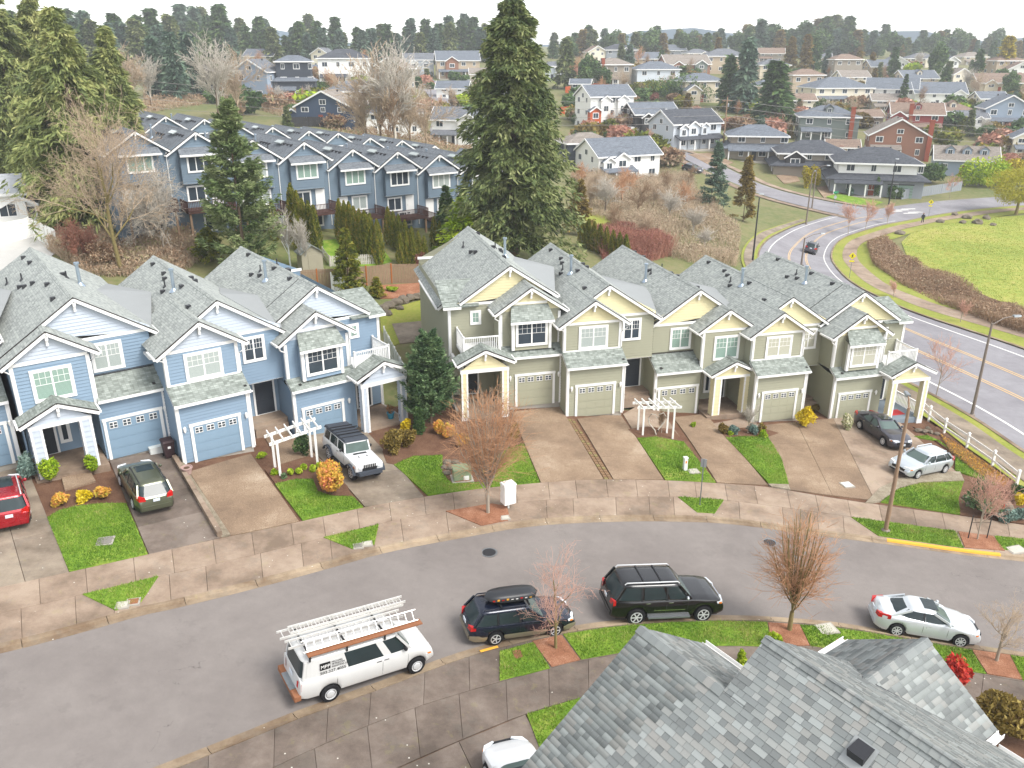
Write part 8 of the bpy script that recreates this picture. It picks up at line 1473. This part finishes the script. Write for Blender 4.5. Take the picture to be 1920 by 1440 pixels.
# person walking by the far crossing
p = W(1729, 419); o = empty('person', p, rd(150)); me = bpy.data.meshes.new('body')
J = [(0, 0, .95, .15), (0, 0, 1.2, .17), (0, .0, 1.42, .19), (0, .0, 1.52, .07), (0, .02, 1.66, .11), (0, .02, 1.76, .08), (.1, .02, .9, .11), (.12, .14, .5, .075), (.12, .02, .1, .05), (.12, .16, .04, .04), (-.1, .0, .9, .11), (-.12, -.06, .5, .075), (-.12, -.3, .12, .05), (-.12, -.18, .04, .04), (.2, 0, 1.4, .075), (.28, -.08, 1.12, .055), (.26, .08, .9, .045), (-.2, 0, 1.4, .075), (-.28, .08, 1.12, .055), (-.26, .22, .95, .045)]
E_ = [(0, 1), (1, 2), (2, 3), (3, 4), (4, 5), (0, 6), (6, 7), (7, 8), (8, 9), (0, 10), (10, 11), (11, 12), (12, 13), (2, 14), (14, 15), (15, 16), (2, 17), (17, 18), (18, 19)]
me.from_pydata([j[:3] for j in J], E_, []); bo = obj('body', me, o); sm = bo.modifiers.new('skin', 'SKIN'); bo.modifiers.new('sub', 'SUBSURF').render_levels = 1
for sv, j in zip(me.skin_vertices[0].data, J): sv.radius = (j[3], j[3])
me.skin_vertices[0].data[0].use_root = True; me.materials.append(MAT('cloth_dark')); m = MB(); m.lathe([(.02, 1.58), (.09, 1.62), (.105, 1.7), (.08, 1.79), (.02, 1.81)], (0, .03, 0), 10); m.build('head', 'skin', o, 60); m = MB(); m.lathe([(.115, 1.68), (.11, 1.76), (.06, 1.83), (.01, 1.84)], (0, .01, 0), 10); m.build('hair', 'trunk_brown', o, 60); m = MB(); m.box(-.16, .16, -.34, -.12, 1.05, 1.48); m.build('backpack', 'cloth_blue', o, 0); tag(o, 'person in dark clothes walking along the path by the far crossing', 'person')
p = W(755, 790); o = empty('yard_sign', p, rd(30)); m = MB(); m.box(-.22, .22, -.01, .01, .3, .55); m.build('board', 'sign_black', o)
for x in (-.1, .1): m = MB(); m.tube([(x, 0, -.1), (x, 0, .32)], .008, 5); m.build('leg', 'galv', o)
m = MB(); m.box(-.17, .17, -.014, -.01, .38, .47); m.build('print', 'trim', o); tag(o, 'small black yard sign beside the blue porch post', 'sign')
# vase tree bark chips: scattered curls on the bark squares
# ------------------------------------------------------------------ the house below the camera: only its roofs show
leafy('shingle_tab', [(.0, '6F7271'), (.3, '7B7F7E'), (.55, '858987'), (.75, '8B8A86'), (1.0, '939795')], .92, 0.0)
def hr(u, v, z): r = ray(u, v); return np.array([0, 0, CAMZ]) + r * ((CAMZ - z) / -r[2])
Z2 = 12.0; A2 = hr(1437, 1195, Z2); fw = np.array([-.575, .818, 0]); rt_ = np.array([.818, .575, 0]); SL = .667
FH = empty('house', (A2[0], A2[1], T(A2[0], A2[1])), math.atan2(rt_[1], rt_[0])); tag(FH, 'near house whose grey shingled roofs fill the bottom right corner', 'house')
zb = FH.location.z; Zr = Z2 - zb                 # local: x to the right, y toward the street
S_ = 1.25; Z1 = Zr - SL * S_; Z3 = 10.35 - zb; YB = -9.5
planes = {}
def rplane(nm, pts, mat='roof_near'):
    q = [Vector(p) for p in pts]; n = (q[1] - q[0]).cross(q[2] - q[0]).normalized(); n = n if n.z > 0 else -n; m = MB(); m.ext(q, -n * .12); o = m.build(nm, mat, FH, 0, True); return o, q, n
# big gable, its left slope shared with the smaller front gable
roofA = rplane('roof', [(0, 0, Zr), (0, YB, Zr), (-7, YB, Zr - 7 * SL), (-7, 2.6, Zr - 7 * SL), (-S_, 2.6, Z1), (-S_, 0, Z1)]); roofB = rplane('roof', [(0, 0, Zr), (4.6, 0, Zr - 4.6 * SL), (4.6, YB, Zr - 4.6 * SL), (0, YB, Zr)]); roofC = rplane('roof', [(-S_, 2.6, Z1), (1.0, 2.6, Z1 - (1 + S_) * SL), (1.0, -.6, Z1 - (1 + S_) * SL), (-S_, -.6, Z1)])
AX, AY = 4.75, -1.1; hw3 = 2.0
roofD = rplane('roof', [(2.2, AY, Z3), (AX + .3, AY, Z3), (AX + .3, AY + hw3, Z3 - hw3 * SL), (1.0, AY + hw3, Z3 - hw3 * SL)]); roofE = rplane('roof', [(2.2, AY, Z3), (AX + .3, AY, Z3), (AX + .3, AY - hw3, Z3 - hw3 * SL), (1.0, AY - hw3, Z3 - hw3 * SL)])
wl = MB(); wl.box(-6.6, 4.3, YB + .4, -.4, -2, Zr - 7 * SL + .1); wl.build('wall', 'siding_olive', FH); wl = MB(); wl.box(-6.5, 3.9, YB + .45, -.45, Zr - 7 * SL, Zr - 4.4 * SL - .25); wl.build('upper_wall', 'siding_olive', FH); wl = MB(); wl.box(-3.3, .7, -.5, 2.2, -2, Z1 - 2.3 * SL - .1); wl.ext([(-3.3, 2.18, Z1 - 2.3 * SL - .1), (.7, 2.18, Z1 - 2.3 * SL - .1), (-S_, 2.18, Z1 - .3)], (0, .02, 0)); wl.build('front_wall', 'siding_olive', FH); wl = MB(); wl.box(2.0, AX, AY - hw3 + .35, AY + hw3 - .35, -2, Z3 - hw3 * SL); wl.ext([(AX - .02, AY - hw3 + .35, Z3 - hw3 * SL), (AX - .02, AY + hw3 - .35, Z3 - hw3 * SL), (AX - .02, AY, Z3 - .25)], (.02, 0, 0)); wl.build('side_wall', 'siding_olive', FH)
def gutter(a, b):
    a, b = Vector(a), Vector(b); m = MB(); m.bar(a, b, .14, .03); d = (b - a).normalized(); n = d.cross(UZ) * .07
    for s_ in (-1, 1): m.bar(a + n * s_ + UZ * .05, b + n * s_ + UZ * .05, .015, .12)
    m.build('gutter', 'trim', FH)
gutter((1.12, -.6, Z1 - (1 + S_) * SL - .1), (1.12, 2.6, Z1 - (1 + S_) * SL - .1)); gutter((1.9, AY + hw3 + .1, Z3 - hw3 * SL - .1), (AX + .3, AY + hw3 + .1, Z3 - hw3 * SL - .1)); gutter((2.2, AY - hw3 - .1, Z3 - hw3 * SL - .1), (AX + .3, AY - hw3 - .1, Z3 - hw3 * SL - .1)); gutter((4.72, YB, Zr - 4.7 * SL - .08), (4.72, AY - hw3 - .2, Zr - 4.7 * SL - .08)); gutter((-5.0, 2.62, Z1 - 2.6), (-3.5, 2.75, Z1 - 2.6))
lr = MB(); lr.ext([(-5.0, 2.6, Z1 - 2.6), (-3.4, 2.6, Z1 - 2.6), (-3.4, 1.0, Z1 - 2.0), (-5.0, 1.0, Z1 - 2.0)], (0, 0, -.1)); lr.build('porch_roof', 'roof_low', FH, 0, True)
# individually laid shingles
tabm = []
for k in range(7):
    me = MB(); me.hexa([(-.5, 0, -.004), (.5, 0, -.004), (.5, 1.15, -.006), (-.5, 1.15, -.006), (-.5, 0, .012), (.5, 0, .012), (.5, 1.15, .0), (-.5, 1.15, .0)]); me = me.mesh('shingle', 'shingle_tab'); at = me.attributes.new('tint', 'FLOAT', 'FACE'); at.data.foreach_set('value', [k / 6] * len(me.polygons)); tabm.append(me)
def inside(poly, x, y):
    c = False; j = len(poly) - 1
    for i in range(len(poly)):
        a, b = poly[i], poly[j]
        if (a[1] > y) != (b[1] > y) and x < (b[0] - a[0]) * (y - a[1]) / (b[1] - a[1] + 1e-12) + a[0]: c = not c
        j = i
    return c
cand = []
camL = Matrix.Rotation(-FH.rotation_euler.z, 3, 'Z') @ (Vector((0, 0, CAMZ)) - FH.location)
for oi, (o, q, n) in enumerate((roofA, roofB, roofC, roofD, roofE)):
    u = UZ.cross(n).normalized(); v = n.cross(u); P2 = [((p - q[0]).dot(u), (p - q[0]).dot(v)) for p in q]; x0, x1 = min(p[0] for p in P2), max(p[0] for p in P2); y0, y1 = min(p[1] for p in P2), max(p[1] for p in P2); g = random.Random(oi + 5); y = y0
    while y < y1 - .02:
        x = x0 - g.uniform(0, .3)
        while x < x1:
            w_ = g.choice((.16, .2, .24, .3, .34)); cx, cy = x + w_ / 2, y + .07
            xs_ = sorted((P2[j][0] - P2[j - 1][0]) * (cy - P2[j - 1][1]) / (P2[j][1] - P2[j - 1][1]) + P2[j - 1][0] for j in range(len(P2)) if (P2[j][1] > cy) != (P2[j - 1][1] > cy)); seg = [(max(x, p0), min(x + w_, p1)) for p0, p1 in zip(xs_[::2], xs_[1::2]) if min(x + w_, p1) - max(x, p0) > .03]; x_n = x + w_
            if seg: cx, w_ = sum(seg[0]) / 2, seg[0][1] - seg[0][0] + .002
            if seg: cand.append((q[0] + u * cx + v * y + n * (.004 + g.uniform(0, .004)), u, v, n, w_ - .008, oi, o, g.randrange(7)))
            x = x_n
        y += .143
def seen(c):
    p = FH.matrix_basis @ c[0]; d = np.array(p) - np.array([0, 0, CAMZ]); dp = d[1] * cP - d[2] * sP; uu = 960 + FPX * d[0] / dp; vv = 720 + FPX * (-d[1] * sP - d[2] * cP) / dp
    return dp if (-20 < uu < 1940 and vv < 1450 and (camL - c[0]).dot(c[3]) > 0) else None
vis = sorted([(s_, i) for i, c in enumerate(cand) if (s_ := seen(c)) is not None and c[5] in (0, 1, 4)]); top = {i for _, i in vis if _ < 1e9}
top = set([i for _, i in vis if cand[i][5] == 0][:300]); rest = {}
for i, c in enumerate(cand):
    M_ = Matrix((c[1] * c[4], c[2] * .143, c[3])).transposed().to_4x4(); M_.translation = c[0]
    if i in top: o = obj('shingle', tabm[c[7]], c[6]); o.matrix_basis = M_
    else: rest.setdefault(c[5], []).append((c, M_))
base = np.array([(-.5, 0, .012), (.5, 0, .012), (.5, 1.15, 0), (-.5, 1.15, 0), (-.5, 0, -.004), (.5, 0, -.004)]); fb_ = np.array([(0, 1, 2, 3), (4, 5, 1, 0)])
for oi, L in rest.items():
    vs = np.concatenate([base @ np.array(M_.to_3x3()).T + np.array(M_.translation) for c, M_ in L]); fs = np.concatenate([fb_ + 6 * k for k in range(len(L))]); tt = np.repeat([c[7] / 6 for c, _ in L], 2); o = obj('shingles', mesh_np('shingles', vs, fs, 'shingle_tab', False, tt), L[0][0][6]); o['kind'] = 'stuff'
def caps(a, b, pl, side):
    a, b = Vector(a), Vector(b); L = (b - a).length; d = (b - a).normalized(); n = int(L / .2); s_ = d.cross(UZ).normalized(); par = empty('ridge_cap', (0, 0, 0), 0, FH); g = random.Random(3)
    for i in range(n):
        p = a + d * (L * i / n); q = p + d * (L / n * 1.25); m = MB()
        for sg in (-1, 1): m.ext([p + UZ * .055, p + s_ * sg * .16 + UZ * (.055 - .16 * SL), q + s_ * sg * .16 + UZ * (.035 - .16 * SL), q + UZ * .035], (0, 0, -.02))
        me = m.mesh('cap_shingle', 'shingle_tab'); at = me.attributes.new('tint', 'FLOAT', 'FACE'); at.data.foreach_set('value', [g.random() * .8] * len(me.polygons)); obj('cap_shingle', me, par)
caps((0, 0.02, Zr), (0, YB, Zr), 0, 0); caps((-S_, 2.62, Z1), (-S_, .05, Z1), 0, 0); caps((AX + .3, AY, Z3), (2.5, AY, Z3), 0, 0)
m = MB(); m.bar((2.55, AY - .02, Z3 - .02), (4.25, AY - 1.9, Z3 - 1.27 + .03), .16, .03); m.build('valley_flashing', 'dark_metal', FH); m = MB(); m.bar((2.5, AY + .1, Z3 - .02), (2.75 - 1.2, AY + 1.7, Z3 - 1.1), .12, .03); m.build('valley_flashing', 'dark_metal', FH)
vx, vy = -.75, -2.9; vz = Zr + vx * SL; m = MB(); m.hexa([(vx - .16, vy - .16, vz - .15), (vx + .16, vy - .16, vz - .02), (vx + .16, vy + .16, vz - .02), (vx - .16, vy + .16, vz - .15), (vx - .18, vy - .18, vz + .1), (vx + .18, vy - .18, vz + .16), (vx + .18, vy + .18, vz + .16), (vx - .18, vy + .18, vz + .1)]); m.build('roof_vent', 'dark_metal', FH); m = MB(); m.ext([(vx - .3, vy - .26, vz - .17), (vx + .2, vy - .26, vz + .163), (vx + .2, vy + .26, vz + .163), (vx - .3, vy + .26, vz - .17)], (0, 0, .012)); m.build('vent_flashing', 'membrane', FH)
for a, b in (((0, 0, Zr), (-S_, 0, Z1)), ((0, 0, Zr), (1.2, 0, Zr - 1.2 * SL)), ((-S_, 2.6, Z1), (-7, 2.6, Zr - 7 * SL)), ((-S_, 2.6, Z1), (1.0, 2.6, Z1 - (1 + S_) * SL)), ((AX + .3, AY, Z3), (AX + .3, AY + hw3, Z3 - hw3 * SL)), ((AX + .3, AY, Z3), (AX + .3, AY - hw3, Z3 - hw3 * SL))): m = MB(); m.bar(Vector(a) - UZ * .16, Vector(b) - UZ * .16, .04, .2); m.build('rake_board', 'trim', FH)
# ------------------------------------------------------------------ thin damp air between the camera and the far hillside
def _hz(n):
    m = bpy.data.materials.new(n); m.use_nodes = True; t = m.node_tree; t.nodes.remove(t.nodes['Principled BSDF']); v = t.nodes.new('ShaderNodeVolumePrincipled')
    v.inputs['Color'].default_value = (.93, .95, .97, 1); v.inputs['Density'].default_value = .00042; v.inputs['Anisotropy'].default_value = .2; t.links.new(v.outputs[0], t.nodes['Material Output'].inputs['Volume']); return m
_DEF['haze'] = _hz
m = MB(); m.box(-700, 700, -60, 900, -12, 60); o = m.build('haze', 'haze'); o['kind'] = 'stuff'; o['label'] = 'thin pale haze over the neighbourhood'; o['category'] = 'haze'
S.cycles.volume_bounces = 0
